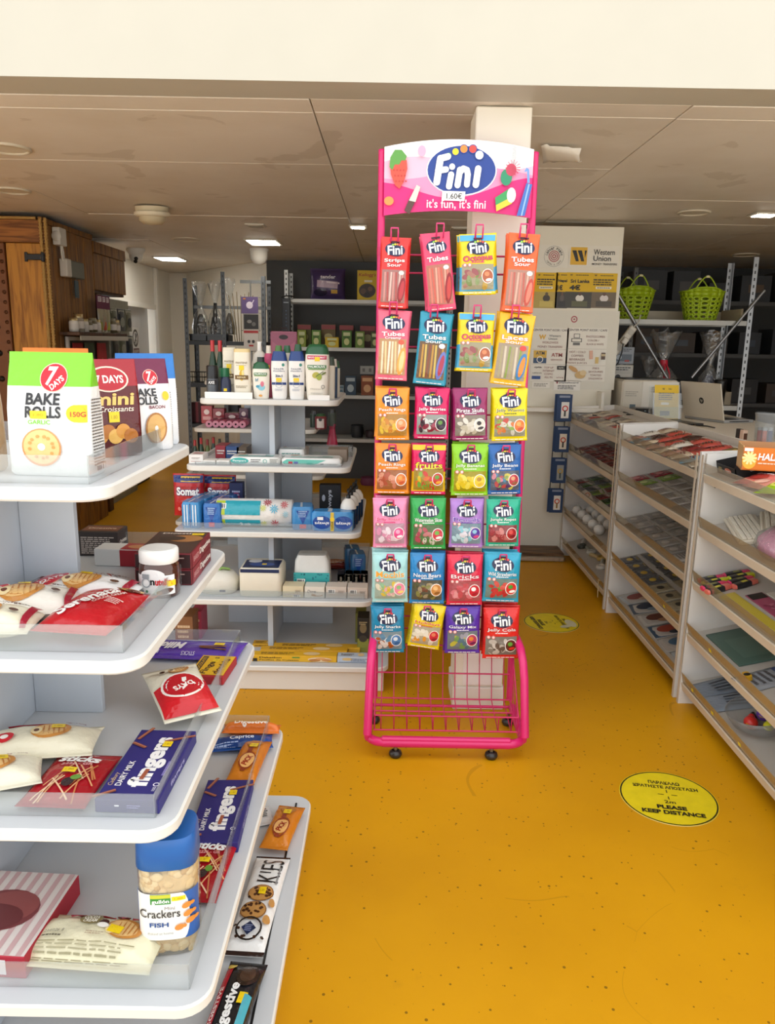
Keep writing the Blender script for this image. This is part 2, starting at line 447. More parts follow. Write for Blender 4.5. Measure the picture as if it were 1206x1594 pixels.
# ================================================================== THE ROOM
CEIL = 2.33
def floor_mat():
    m, n, l, b = new_mat('yellow_floor')
    tc = n.new('ShaderNodeTexCoord')
    big = n.new('ShaderNodeTexNoise'); big.inputs['Scale'].default_value = 1.1; big.inputs['Detail'].default_value = 6
    rp = n.new('ShaderNodeValToRGB'); rp.color_ramp.elements[0].position = 0.3; rp.color_ramp.elements[0].color = lin('C28708'); rp.color_ramp.elements[1].position = 0.7; rp.color_ramp.elements[1].color = lin('D69A0E')
    vo = n.new('ShaderNodeTexVoronoi'); vo.inputs['Scale'].default_value = 46
    sel = n.new('ShaderNodeSeparateColor'); l.new(vo.outputs['Color'], sel.inputs[0])
    mr = n.new('ShaderNodeMapRange'); mr.inputs[1].default_value = 0.42; mr.inputs[2].default_value = 1.0; mr.inputs[3].default_value = 0.0; mr.inputs[4].default_value = 0.2
    l.new(sel.outputs[0], mr.inputs[0])
    lt = n.new('ShaderNodeMath'); lt.operation = 'LESS_THAN'; l.new(vo.outputs['Distance'], lt.inputs[0]); l.new(mr.outputs[0], lt.inputs[1])
    mx = n.new('ShaderNodeMix'); mx.data_type = 'RGBA'; mx.inputs[7].default_value = lin('5E4310')
    dim = n.new('ShaderNodeMath'); dim.operation = 'MULTIPLY'; dim.inputs[1].default_value = 0.75; l.new(lt.outputs[0], dim.inputs[0])
    sc = n.new('ShaderNodeTexNoise'); sc.inputs['Scale'].default_value = 5; sc.inputs['Detail'].default_value = 8; sc.inputs['Roughness'].default_value = 0.75
    r2 = n.new('ShaderNodeValToRGB'); r2.color_ramp.elements[0].position = 0.60; r2.color_ramp.elements[0].color = (0, 0, 0, 1); r2.color_ramp.elements[1].position = 0.80; r2.color_ramp.elements[1].color = (0.5, 0.5, 0.5, 1)
    m2 = n.new('ShaderNodeMix'); m2.data_type = 'RGBA'; m2.inputs[7].default_value = lin('A97B1A')
    for q in (big, vo, sc): l.new(tc.outputs['Object'], q.inputs['Vector'])
    l.new(big.outputs['Fac'], rp.inputs[0]); l.new(rp.outputs[0], m2.inputs[6]); l.new(sc.outputs['Fac'], r2.inputs[0]); l.new(r2.outputs[0], m2.inputs[0])
    wv = n.new('ShaderNodeTexVoronoi'); wv.feature = 'DISTANCE_TO_EDGE'; wv.inputs['Scale'].default_value = 1.1; wd = n.new('ShaderNodeTexNoise'); wd.inputs['Scale'].default_value = 1.4; wd.inputs['Detail'].default_value = 1; wa = n.new('ShaderNodeVectorMath'); wa.operation = 'MULTIPLY_ADD'; wa.inputs[1].default_value = (1.6, 1.6, 0); l.new(tc.outputs['Object'], wd.inputs['Vector']); l.new(wd.outputs['Color'], wa.inputs[0]); l.new(tc.outputs['Object'], wa.inputs[2]); l.new(wa.outputs[0], wv.inputs['Vector'])
    ws = n.new('ShaderNodeMath'); ws.operation = 'LESS_THAN'; ws.inputs[1].default_value = 0.0016; l.new(wv.outputs['Distance'], ws.inputs[0])
    wn = n.new('ShaderNodeTexNoise'); wn.inputs['Scale'].default_value = 2.3; l.new(tc.outputs['Object'], wn.inputs['Vector'])
    wg = n.new('ShaderNodeMath'); wg.operation = 'GREATER_THAN'; wg.inputs[1].default_value = 0.57; l.new(wn.outputs['Fac'], wg.inputs[0])
    wm = n.new('ShaderNodeMath'); wm.operation = 'MULTIPLY'; l.new(ws.outputs[0], wm.inputs[0]); l.new(wg.outputs[0], wm.inputs[1])
    w3 = n.new('ShaderNodeMath'); w3.operation = 'MAXIMUM'; w4 = n.new('ShaderNodeMath'); w4.operation = 'MULTIPLY'; w4.inputs[1].default_value = 0.22; l.new(wm.outputs[0], w4.inputs[0]); l.new(dim.outputs[0], w3.inputs[0]); l.new(w4.outputs[0], w3.inputs[1]); dim = w3
    l.new(m2.outputs[2], mx.inputs[6]); l.new(dim.outputs[0], mx.inputs[0]); l.new(mx.outputs[2], b.inputs['Base Color'])
    b.inputs['Roughness'].default_value = 0.42; b.inputs['Specular IOR Level'].default_value = 0.2
    return m
def ceiling_mat():
    m, n, l, b = new_mat('ceiling_paint')
    tc = n.new('ShaderNodeTexCoord'); a = n.new('ShaderNodeTexNoise'); a.inputs['Scale'].default_value = 0.9; a.inputs['Detail'].default_value = 8; a.inputs['Roughness'].default_value = 0.6
    rp = n.new('ShaderNodeValToRGB'); rp.color_ramp.elements[0].position = 0.36; rp.color_ramp.elements[0].color = lin('DCD3C4'); rp.color_ramp.elements[1].position = 0.6; rp.color_ramp.elements[1].color = lin('EAE4DA')
    c = n.new('ShaderNodeTexNoise'); c.inputs['Scale'].default_value = 2.6; c.inputs['Detail'].default_value = 9; c.inputs['Distortion'].default_value = 0.5
    r2 = n.new('ShaderNodeValToRGB'); r2.color_ramp.elements[0].position = 0.615; r2.color_ramp.elements[0].color = (0, 0, 0, 1); r2.color_ramp.elements[1].position = 0.63; r2.color_ramp.elements[1].color = (0.24, 0.24, 0.24, 1)
    mx = n.new('ShaderNodeMix'); mx.data_type = 'RGBA'; mx.inputs[7].default_value = lin('A08F74')
    l.new(tc.outputs['Object'], a.inputs['Vector']); l.new(tc.outputs['Object'], c.inputs['Vector'])
    l.new(a.outputs['Fac'], rp.inputs[0]); l.new(rp.outputs[0], mx.inputs[6]); l.new(c.outputs['Fac'], r2.inputs[0]); l.new(r2.outputs[0], mx.inputs[0]); l.new(mx.outputs[2], b.inputs['Base Color'])
    b.inputs['Roughness'].default_value = 0.45
    bp = n.new('ShaderNodeBump'); bp.inputs['Strength'].default_value = 0.25; bp.inputs['Distance'].default_value = 0.02
    l.new(a.outputs['Fac'], bp.inputs['Height']); l.new(bp.outputs['Normal'], b.inputs['Normal'])
    return m
FLOOR, CEILM = floor_mat(), ceiling_mat()
WHITE = paint('ECE9E0'); OFFW = paint('DAD8D0'); DARKW = paint('4A4B4B')
struct('floor', MB().box(-4.0, 4.6, 0.55, 10.7, -0.05, 0, FLOOR))
struct('pavement', MB().box(-14, 14, -16, 0.545, -0.06, -0.004, paint('CFCBC2')))
ceil = struct('ceiling', MB().box(-4.0, 4.6, 2.95, 10.7, CEIL + 0.02, CEIL + 0.14, paint('6E675A')))
_ys = [2.96, 3.12, 3.98, 4.75, 5.62, 7.0, 8.6, 10.6]; _xs = [-3.95, -2.1, -0.3, 1.05, 2.6, 4.5]
for j in range(len(_ys) - 1):
    for i in range(len(_xs) - 1):
        dz = random.uniform(0, 0.004)
        part('ceiling_panel', MB().box(_xs[i] + 0.002, _xs[i + 1] - 0.002, _ys[j] + 0.0025, _ys[j + 1] - 0.0025, CEIL + dz, CEIL + 0.02, CEILM, 0.002), ceil)
# loose paper flap torn from the ceiling beside the pillar
mb = MB(); rgf = random.Random(2)
fa, fb = P(843, 226, Z=CEIL - .01), P(846, 253, Z=CEIL - .02); fc, fd = P(898, 231, Z=CEIL - .02), P(909, 251, Z=CEIL - .035)
flap = []
for i in range(9):
    for j in range(5):
        t, q = i / 8, j / 4; p = (fa * (1 - q) + fb * q) * (1 - t) + (fc * (1 - q) + fd * q) * t
        flap.append((p.x + (rgf.uniform(-.012, .02) if i == 8 else 0), p.y + (rgf.uniform(-.02, .02) if j in (0, 4) else 0), min(CEIL - .003, p.z - .018 * math.sin(3.1 * q) * (.3 + t))))
mb.add(flap, [(i * 5 + j, i * 5 + j + 1, (i + 1) * 5 + j + 1, (i + 1) * 5 + j) for i in range(8) for j in range(4)], paint('F4F2EA'), True)
fl = part('torn_flap', mb, ceil, label='white torn ceiling lining hanging beside the pillar')
sm = fl.modifiers.new('thickness', 'SOLIDIFY'); sm.thickness = 0.003
# front bulkhead over the open shopfront, side returns
struct('wall_front', MB().box(-9, 9, 2.765, 2.95, CEIL, 6.2, paint('BFBAAC')))
struct('wall_left', MB().box(-4.0, -3.6, 2.765, 8.6, 0, CEIL, WHITE))
struct('wall_right', MB().box(4.3, 4.6, 2.765, 8.8, 0, CEIL, paint('5B5A57')))
struct('wall_back', MB().box(-1.33, 4.3, 8.55, 8.75, 0, CEIL, DARKW))
ang = MB(); p0, p1 = Vector((-1.33, 8.55)), Vector((-2.65, 10.36)); nn = Vector((p1 - p0).yx); nn = Vector((-(p1 - p0).y, (p1 - p0).x)).normalized() * -0.1
ang.prism([(p0.x, p0.y), (p0.x + nn.x, p0.y + nn.y), (p1.x + nn.x, p1.y + nn.y), (p1.x, p1.y)], 0, CEIL, WHITE)
struct('wall_angled', ang)
struct('wall_corner', MB().box(-2.9, -2.6, 10.36, 10.5, 0, CEIL, WHITE))
struct('wall_passage', MB().box(-3.05, -2.87, 9.72, 10.5, 0, CEIL, WHITE))
struct('lintel_passage', MB().box(-3.05, -2.87, 8.0, 9.72, 1.86, CEIL, WHITE))
struct('trim_1', MB().box(-2.87, -2.83, 9.66, 9.74, 0, CEIL, paint('F2F0EA'), 0.004))
struct('trim_2', MB().box(-2.885, -2.85, 8.0, 9.7, 1.84, 1.9, paint('F2F0EA'), 0.004))
# door in the passage with a no-entry notice
d1 = struct('door_1', MB().box(-3.02, -2.95, 8.75, 9.64, 0, 1.85, paint('C9CACC'), 0.004))
part('door_handle', MB().tube([(-2.94, 8.85, 1.0), (-2.90, 8.85, 1.0), (-2.90, 8.97, 1.0)], 0.01, steel('B0B0B0')), d1)
sg = thing('no_entry_sign', 'no-entry notice with crossed walking figure on the passage door', 'sign', TR(-2.949, 9.12, 1.45), MB().box(0, 0.003, -0.13, 0.13, -0.17, 0.17, paint('D8D8D6')))
pr = Print(rightf(0.003), 0.0008, 0.0008)
pr.ring(0, 0.05, 0.075, 0.1, '30282A', 24); pr.ell(0, 0.09, 0.018, 0.018, '222222'); pr.rect(0, 0.045, 0.022, 0.06, '222222'); pr.rect(-0.02, 0.005, 0.014, 0.06, '222222', 25); pr.rect(0.02, 0.005, 0.014, 0.06, '222222', -25)
pr.rect(0, 0.05, 0.17, 0.02, '30282A', 45); pr.rect(0, -0.1, 0.2, 0.07, '5A3038'); pr.text('NO ENTRY', 0, -0.1, 0.17, 0.035, 'E8E4E0')
pr.done(sg)
# front pillar
pil = struct('pillar_front', MB().box(0.292, 0.492, 2.995, 3.195, 0.10, CEIL - 0.001, paint('F1ECDD'), 0.004))
part('plinth', MB().box(0.285, 0.499, 2.986, 3.204, 0, 0.10, paint('E6E2D8'), 0.004), pil)
part('cover_panel', MB().box(0.325, 0.488, 2.985, 2.9949, 0.11, 0.62, paint('F2F0EC'), 0.003), pil)
# partition that carries the notices
part_wall = struct('partition_notices', MB().box(0.93, 1.57, 5.52, 5.70, 0, 2.29, paint('E4DFCF')))
part('ledge', MB().box(0.95, 1.49, 5.40, 5.52, 1.045, 1.075, paint('E8E4D8'), 0.003).box(1.47, 1.49, 5.40, 5.52, 1.075, 1.19, paint('E8E4D8'), 0.002), part_wall)
# brown step with a silver tape edge between the pillar and the counter
stp = thing('threshold_step', 'low brown wooden step with crinkled silver tape edge below the notices', 'step', None, MB().box(0.2, 1.262, 5.30, 5.515, 0.0005, 0.055, wood('7A5A3A', '4E3823', 'step', (2, 14, 14)), 0.004))
part('tape_strip', MB().box(0.2, 1.262, 5.262, 5.299, 0.0005, 0.035, mat('B9AFA0', 0.3, 0.6, 0.2, 40, 1.0, 60), 0.01), stp, label='crinkled silver tape')

# ------------------------------------------------------------------ ceiling fittings
RINGM = paint('CFC6B2')
def at_ceil(px, py): q = P(px, py, Z=CEIL); return q.x, q.y
def round_light(px, py, r, label):
    x, y = at_ceil(px, py)
    o = thing('recessed_light', label, 'ceiling light', TR(x, y, CEIL), MB().lathe([(r, 0.0), (r, -0.008), (r * 0.86, -0.012), (r * 0.84, -0.002)], RINGM, 28))
    part('diffuser', MB().lathe([(0.001, -0.006), (r * 0.84, -0.004)], paint('D9D2C2'), 28), o)
round_light(10, 230, 0.105, 'unlit round recessed light above the wooden kiosk, nearest the shopfront')
round_light(290, 372, 0.12, 'unlit flat round ceiling light amid peeling paint')
round_light(20, 296, 0.10, 'unlit round ceiling disc just in front of the wooden kiosk')
round_light(1080, 330, 0.10, 'unlit round recessed light above the cashier counter')
round_light(1160, 396, 0.12, 'unlit round recessed light deep above the basket rack')
LIT = glow('FFF7EA', 18.0)
def square_light(px, py, w, d, lit, label):
    x, y = at_ceil(px, py)
    o = thing('panel_light', label, 'ceiling light', TR(x, y, CEIL), MB().box(-w / 2 - 0.02, w / 2 + 0.02, -d / 2 - 0.02, d / 2 + 0.02, -0.01, 0, paint('D8D4C8'), 0.003))
    part('diffuser', MB().box(-w / 2, w / 2, -d / 2, d / 2, -0.014, -0.0101, LIT if lit else paint('B9B4A6')), o, label='glowing white panel' if lit else None)
square_light(410, 376, 0.24, 0.30, True, 'larger lit square ceiling panel above the household gondola')
square_light(265, 402, 0.24, 0.34, True, 'lit square ceiling panel near the white passage walls')
square_light(398, 350, 0.10, 0.10, False, 'small unlit square downlight above the household gondola')
square_light(557, 352, 0.09, 0.10, True, 'small lit square downlight next to the candy stand header')
square_light(716, 355, 0.10, 0.10, False, 'small unlit square downlight seen under the candy stand header')
square_light(1190, 333, 0.12, 0.10, True, 'small lit square downlight at the edge above the counter')
x, y = at_ceil(236, 322)
sd = thing('smoke_detector', 'cream domed smoke detector with rings on stained ceiling', 'smoke detector', TR(x, y, CEIL, 4), MB().lathe([(0.105, 0), (0.105, -0.03), (0.09, -0.035)], paint('D9CDAE'), 24))
part('ring', MB().lathe([(0.112, -0.033), (0.115, -0.05), (0.1, -0.062), (0.07, -0.062)], paint('E4DAC0'), 24), sd)
part('dome', MB().lathe([(0.085, -0.06), (0.085, -0.085), (0.06, -0.105), (0.001, -0.112)], paint('C9BC9C'), 24), sd)
def cctv(px, py, label, ball=True):
    x, y = at_ceil(px, py)
    o = thing('dome_camera', label, 'security camera', TR(x, y, CEIL), MB().lathe([(0.085, 0), (0.09, -0.015), (0.062, -0.06), (0.055, -0.065)], paint('E8E6DF'), 24))
    h = part('ball', MB().lathe([(0.064, -0.055), (0.062, -0.08), (0.05, -0.11), (0.028, -0.128), (0.001, -0.134)] if ball else [(0.082, -0.03), (0.078, -0.09), (0.055, -0.13), (0.001, -0.15)], paint('E4E2DA'), 24), o)
    if ball:
        for dx, dz in ((0.018, -0.095), (0.008, -0.118)):
            part('lens', MB().lathe([(0.018, 0), (0.018, 0.008), (0.001, 0.009)], plastic('101012'), 12, TR(dx, -0.052 + (0.012 if dz < -0.1 else 0), dz, 100)), h)
cctv(211, 387, 'white dome camera with two dark lenses above the wooden kiosk')
cctv(403, 387, 'white bullet-shaped dome camera over the dark back wall corner', False)
# floor stickers
def floor_sticker(cx, cy, r, rz, label, worn):
    o = thing('distance_sticker', label, 'floor sticker', TR(cx, cy, 0.0006, 0, 0, rz), MB().prism([(r * math.cos(2 * math.pi * k / 48), r * math.sin(2 * math.pi * k / 48)) for k in range(48)], 0, 0.0012, mat('E9E2B4', 0.5), tm=mat('E2CA10', 0.45, vary=0.16, scale=22)), 'round floor distance stickers')
    pr = Print(topf(0.0012), 0.0003, 0.0002)
    k = r / 0.16
    pr.ring(0, 0, r * 0.955, r * 0.985, '1D1B12', 48)
    B = '1D1B12'
    pr.text('ΠΑΡΑΚΑΛΩ', 0, 0.088 * k, 0.105 * k, 0.02 * k, B, 0.04); pr.text('ΚΡΑΤΗΣΤΕ ΑΠΟΣΤΑΣΗ', 0, 0.06 * k, 0.215 * k, 0.02 * k, B, 0.04)
    pr.rect(-0.022 * k, 0.014 * k, 0.02 * k, 0.003 * k, B); pr.rect(0.022 * k, 0.014 * k, 0.02 * k, 0.003 * k, B); pr.rect(0, 0.034 * k, 0.003 * k, 0.018 * k, B); pr.rect(0, -0.006 * k, 0.003 * k, 0.018 * k, B)
    pr.text('2m', 0, -0.03 * k, 0.036 * k, 0.017 * k, B, 0.01); pr.text('PLEASE', 0, -0.062 * k, 0.095 * k, 0.022 * k, B, 0.04); pr.text('KEEP DISTANCE', 0, -0.092 * k, 0.2 * k, 0.022 * k, B, 0.04)
    if worn:
        pr.ell(0.03 * k, 0.105 * k, 0.06 * k, 0.03 * k, mat('CFC9A8', 0.5, vary=0.2), 0, 18); pr.ell(0.075 * k, 0.06 * k, 0.02 * k, 0.04 * k, mat('CFC9A8', 0.5, vary=0.2), 20, 14)
    pr.done(o)
floor_sticker(0.974, 2.362, 0.161, -9, 'bright yellow round distance sticker on the floor close to the doorway', False)
floor_sticker(0.918, 4.042, 0.152, -82, 'worn yellow round distance sticker farther down the aisle, turned sideways', True)

# ------------------------------------------------------------------ wooden kiosk on the left
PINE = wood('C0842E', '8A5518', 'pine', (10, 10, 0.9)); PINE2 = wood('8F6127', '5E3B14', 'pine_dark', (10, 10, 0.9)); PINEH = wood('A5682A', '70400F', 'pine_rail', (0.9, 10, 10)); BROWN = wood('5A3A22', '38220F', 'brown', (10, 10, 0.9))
kio = thing('wooden_kiosk', 'varnished pine plank kiosk with rope along its corner', 'kiosk', TR(0, 0, 0))
part('core', MB().box(-3.59, -2.43, 5.61, 6.48, 0.001, 2.28, BROWN), kio)
part('top_rail', MB().box(-3.59, -2.40, 5.575, 5.608, 2.13, 2.28, PINEH, 0.003), kio)
for i, (a, b) in enumerate(((-2.67, -2.405), (-3.06, -2.83), (-3.32, -3.065), (-3.585, -3.325))):
    part('plank', MB().box(a, b, 5.585, 5.609, 0.002, 2.128, PINE, 0.004), kio)
part('studded_post', MB().box(-2.825, -2.675, 5.565, 5.609, 0.002, 2.128, mat('7A4A28', 0.45, 0.2, 0.15), 0.006), kio)
for k in range(16):
    z = 1.05 + k * 0.068
    part('rivet', MB().lathe([(0.014, 0), (0.011, 0.008), (0.001, 0.011)], mat('5E3A22', 0.35, 0.5), 10, TR(-2.695, 5.565, z, 90)), kio)
for k, z in enumerate((1.2, 1.38, 1.56, 1.74)):
    part('stud', MB().lathe([(0.022, 0), (0.018, 0.014), (0.001, 0.02)], plastic('1A1714'), 12, TR(-2.765, 5.565, z, 90)), kio)
ye = [5.61, 5.75, 5.89, 6.02, 6.16, 6.30, 6.48]
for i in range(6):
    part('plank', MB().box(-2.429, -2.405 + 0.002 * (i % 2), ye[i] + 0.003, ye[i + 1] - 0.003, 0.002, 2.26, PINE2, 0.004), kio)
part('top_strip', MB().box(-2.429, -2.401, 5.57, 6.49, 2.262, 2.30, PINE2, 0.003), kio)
def rope(pts, r, m, turns):
    mb = MB(); n = len(pts)
    for ph in (0, 2.09, 4.19):
        q = []
        for i, p in enumerate(pts):
            a = ph + turns * 2 * math.pi * i / (n - 1); q.append((p[0] + r * 0.55 * math.cos(a), p[1] + r * 0.55 * math.sin(a), p[2]))
        mb.tube(q, r * 0.6, m, 5)
    return mb
ROPE = mat('B08A4C', 0.8, vary=0.15, scale=60)
for dx in (-0.012, 0.022):
    part('rope', rope([(-2.398 + dx, 5.566, 2.29 - 0.02 * i) for i in range(80)], 0.014, ROPE, 42), kio)
part('rope', MB().tube([(-3.58 + 0.06 * i, 5.568, 2.29) for i in range(20)], 0.01, ROPE, 6), kio, label='thin rope along the top edge')
kn = thing('black_bracket', 'black iron hook bracket nailed on the kiosk beside the rope', 'bracket', TR(-2.47, 5.574, 2.035), MB().box(-0.055, 0.075, -0.012, 0, -0.02, 0.02, plastic('121212'), 0.006))
part('flange', MB().box(-0.065, -0.045, -0.014, 0, -0.032, 0.032, plastic('121212'), 0.006).box(0.055, 0.075, -0.03, 0, -0.032, 0.032, plastic('121212'), 0.006), kn)
jx = thing('junction_box', 'white square junction box high on the kiosk side', 'junction box', TR(-2.400, 5.78, 2.195), MB().box(0.001, 0.055, -0.06, 0.06, -0.06, 0.06, paint('D9D7CF'), 0.005))
part('cover', MB().lathe([(0.035, 0), (0.03, 0.006), (0.001, 0.007)], paint('CFCDC4'), 16, TR(0.03, -0.06, 0, 90)), jx)
part('cable', MB().tube([(0.03, 0.01, -0.06), (0.035, 0.0, -0.1), (0.03, 0.02, -0.15), (0.03, 0.07, -0.19)], 0.007, paint('DDDBD2'), 6).tube([(0.03, 0.03, -0.06), (0.035, 0.03, -0.1), (0.03, 0.05, -0.15), (0.03, 0.10, -0.19)], 0.007, paint('DDDBD2'), 6), jx)
el = thing('emergency_light', 'grey emergency light box below the white junction box', 'emergency light', TR(-2.400, 5.98, 1.99), MB().box(0.001, 0.05, -0.17, 0.17, -0.06, 0.06, paint('6B6E63'), 0.006))
part('end_cap', MB().box(0.001, 0.058, -0.175, -0.09, -0.063, 0.063, paint('CFCDC4'), 0.006), el)
part('tag', MB().box(0.02, 0.026, 0.03, 0.1, -0.2, -0.075, plastic('20404E'), 0.01).tube([(0.023, 0.065, -0.03), (0.023, 0.065, -0.08)], 0.003, steel('777777'), 5), el)
# jar shelf on the kiosk side
SHZ = P(120, 517, X=-2.36).z
ksh = thing('kiosk_shelf', 'dark wooden shelf of jars fixed to the kiosk side', 'shelf', TR(0, 0, 0), MB().box(-2.399, -2.25, 5.72, 6.75, SHZ - 0.025, SHZ, BROWN, 0.003))
part('edge_trim', MB().box(-2.25, -2.242, 5.72, 6.75, SHZ - 0.06, SHZ - 0.026, paint('B7B2A6'), 0.002), ksh)
JW, JG, JC = paint('D9D5CC'), glassy('jar_glass', 'E6DCC8', 0.6), steel('C9B98A')
for i, (yy, r, h, kind) in enumerate(((5.80, 0.035, 0.10, 0), (5.89, 0.04, 0.13, 1), (6.0, 0.032, 0.10, 0), (6.08, 0.032, 0.09, 2), (6.17, 0.034, 0.11, 2), (6.26, 0.03, 0.10, 0), (6.60, 0.035, 0.12, 2), (6.69, 0.035, 0.11, 1))):
    o = thing('glass_jar', '%s small jar from the rope on the kiosk shelf, %s' % (ORD[i], ('white label', 'brass lid', 'dark contents')[kind]), 'jar', TR(-2.32, yy, SHZ + 0.0005), MB().lathe([(0.001, 0), (r, 0.002), (r, h * 0.7), (r * 0.8, h * 0.8)], (JW, JG, mat('6B6247', 0.4))[kind], 14), 'jars on the kiosk shelf')
    part('lid', MB().lathe([(r * 0.85, h * 0.8), (r * 0.85, h), (0.001, h)], (JC, JC, paint('8A8570'))[kind], 14), o)
    part('label_band', MB().lathe([(r + 0.0008, h * 0.2), (r + 0.0008, h * 0.6)], paint('CFCAC2'), 14), o)
for i, yy in enumerate((6.34, 6.42, 6.50)):
    m_, fn = pillow(0.075, 0.20, 0.03, glassy('sweet_film', 'D8D2B8', 0.55), 0.01, 40 + i, 6, 8)
    o = thing('sweets_pouch', '%s clear sweets pouch with purple card header on the kiosk shelf' % ORD[i], 'pouch', TR(-2.32, yy, SHZ + 0.102, 0, 0, 78), m_, 'clear pouches on the kiosk shelf')
    part('header_card', MB().box(-0.04, 0.04, -0.003, 0.003, 0.085, 0.19, card('5E2440')), o)
    part('sweets', MB().loft([(-0.08, 0.028, 0.014), (-0.02, 0.03, 0.016), (0.03, 0.02, 0.008)], mat(('8E8C30', 'B04A2A', '9AA040')[i], 0.5, vary=0.4, scale=80), 10), o)
    pr = Print(front(-0.003)); pr.rect(0, 0.16, 0.05, 0.04, 'D9CFD2'); pr.lines(0, 0.16, 0.04, 0.03, 3, '5E2440'); pr.done(o)
pan = thing('framed_board', 'pinboard with white frame hanging under the kiosk jar shelf', 'board', TR(0, 0, 0), MB().box(-2.399, -2.392, 5.80, 6.70, 1.06, SHZ - 0.03, mat('4A4235', 0.6, vary=0.3)))
part('frame_rail', MB().box(-2.392, -2.37, 5.80, 5.83, 1.06, SHZ - 0.032, paint('C9C7C0'), 0.003).box(-2.392, -2.37, 5.83, 6.70, SHZ - 0.062, SHZ - 0.032, paint('C9C7C0'), 0.003), pan)
for i, (yy, c_) in enumerate(((5.97, '9E1F24'), (6.20, '49563F'), (6.46, 'A81E22'))):
    o = thing('hanging_pennant', ('dark red pennant with gold star hanging nearer the rope', 'mottled green packet between the two red pennants', 'bright red pennant with gold star hanging farther from the rope')[i], 'pennant', TR(-2.372, yy, SHZ - 0.08), MB().prism([(-0.09, 0), (0.09, 0), (0.105, -0.16), (0, -0.24), (-0.105, -0.16)], 0, 0.006, mat(c_, 0.6, vary=0.35 if i == 1 else 0.1), TR(0, 0, 0, 90, 0, 90)))
    if i != 1:
        pr = Print(rightf(0.006), 0.001); pr.poly([(0.035 * math.cos(R(90 + 36 * k)) * (1 if k % 2 == 0 else 0.45), -0.15 + 0.035 * math.sin(R(90 + 36 * k)) * (1 if k % 2 == 0 else 0.45)) for k in range(10)], 'C8A64A'); pr.done(o)
# overhead cabinet, post and pegboard behind the kiosk
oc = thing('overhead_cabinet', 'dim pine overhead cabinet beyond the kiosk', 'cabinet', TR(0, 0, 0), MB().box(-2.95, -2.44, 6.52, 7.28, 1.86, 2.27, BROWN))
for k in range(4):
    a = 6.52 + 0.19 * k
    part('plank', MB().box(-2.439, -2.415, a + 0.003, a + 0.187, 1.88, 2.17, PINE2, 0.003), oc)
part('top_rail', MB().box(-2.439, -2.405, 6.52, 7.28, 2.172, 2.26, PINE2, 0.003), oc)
part('post', MB().box(-2.52, -2.44, 6.62, 6.72, 0.001, 1.859, BROWN, 0.003), oc)
pg = thing('pegboard', 'pale pegboard of hanging packets beyond the kiosk', 'pegboard', TR(0, 0, 0), MB().box(-2.56, -2.53, 6.80, 7.66, 0.001, 1.84, mat('8E8B78', 0.6, vary=0.15)))
for k in range(5):
    part('peg_rail', MB().tube([(-2.515, 6.82, 1.74 - 0.22 * k), (-2.515, 7.64, 1.74 - 0.22 * k)], 0.004, steel('909088'), 5), pg)
k = 0
for r_ in range(4):
    for c_ in range(4):
        yy, zz = 6.92 + 0.2 * c_, 1.66 - 0.24 * r_
        hx = ('3A3B30', '565A46', '2C3038', '6A6C5A')[(r_ * 3 + c_) % 4]
        m_, fn = pillow(0.15, 0.2, 0.03, mat(hx, 0.35, vary=0.3, scale=30), 0.01, k, 6, 8)
        o = thing('hanging_packet', '%s packet of the %s row on the pale pegboard' % (ORD[c_], ORD[r_]), 'packet', TR(-2.49, yy, zz, 0, 0, 84), m_, 'packets hung on the pegboard')
        pr = Print(fn, 0.002); pr.ell(0, -0.02, 0.045, 0.045, '1F2022' if k % 2 else '8C8E80'); pr.rect(0, 0.07, 0.12, 0.03, 'A8A796'); pr.done(o); k += 1
lc = thing('low_cabinet', 'low dark cabinet on the floor beyond the kiosk', 'cabinet', TR(0, 0, 0), MB().box(-2.9, -2.6, 6.55, 8.3, 0.001, 0.42, paint('2C2A28'), 0.005))
part('door_panel', MB().box(-2.599, -2.585, 6.6, 7.4, 0.05, 0.38, paint('34322F'), 0.003), lc); part('door_panel', MB().box(-2.599, -2.585, 7.43, 8.25, 0.05, 0.38, paint('34322F'), 0.003), lc)

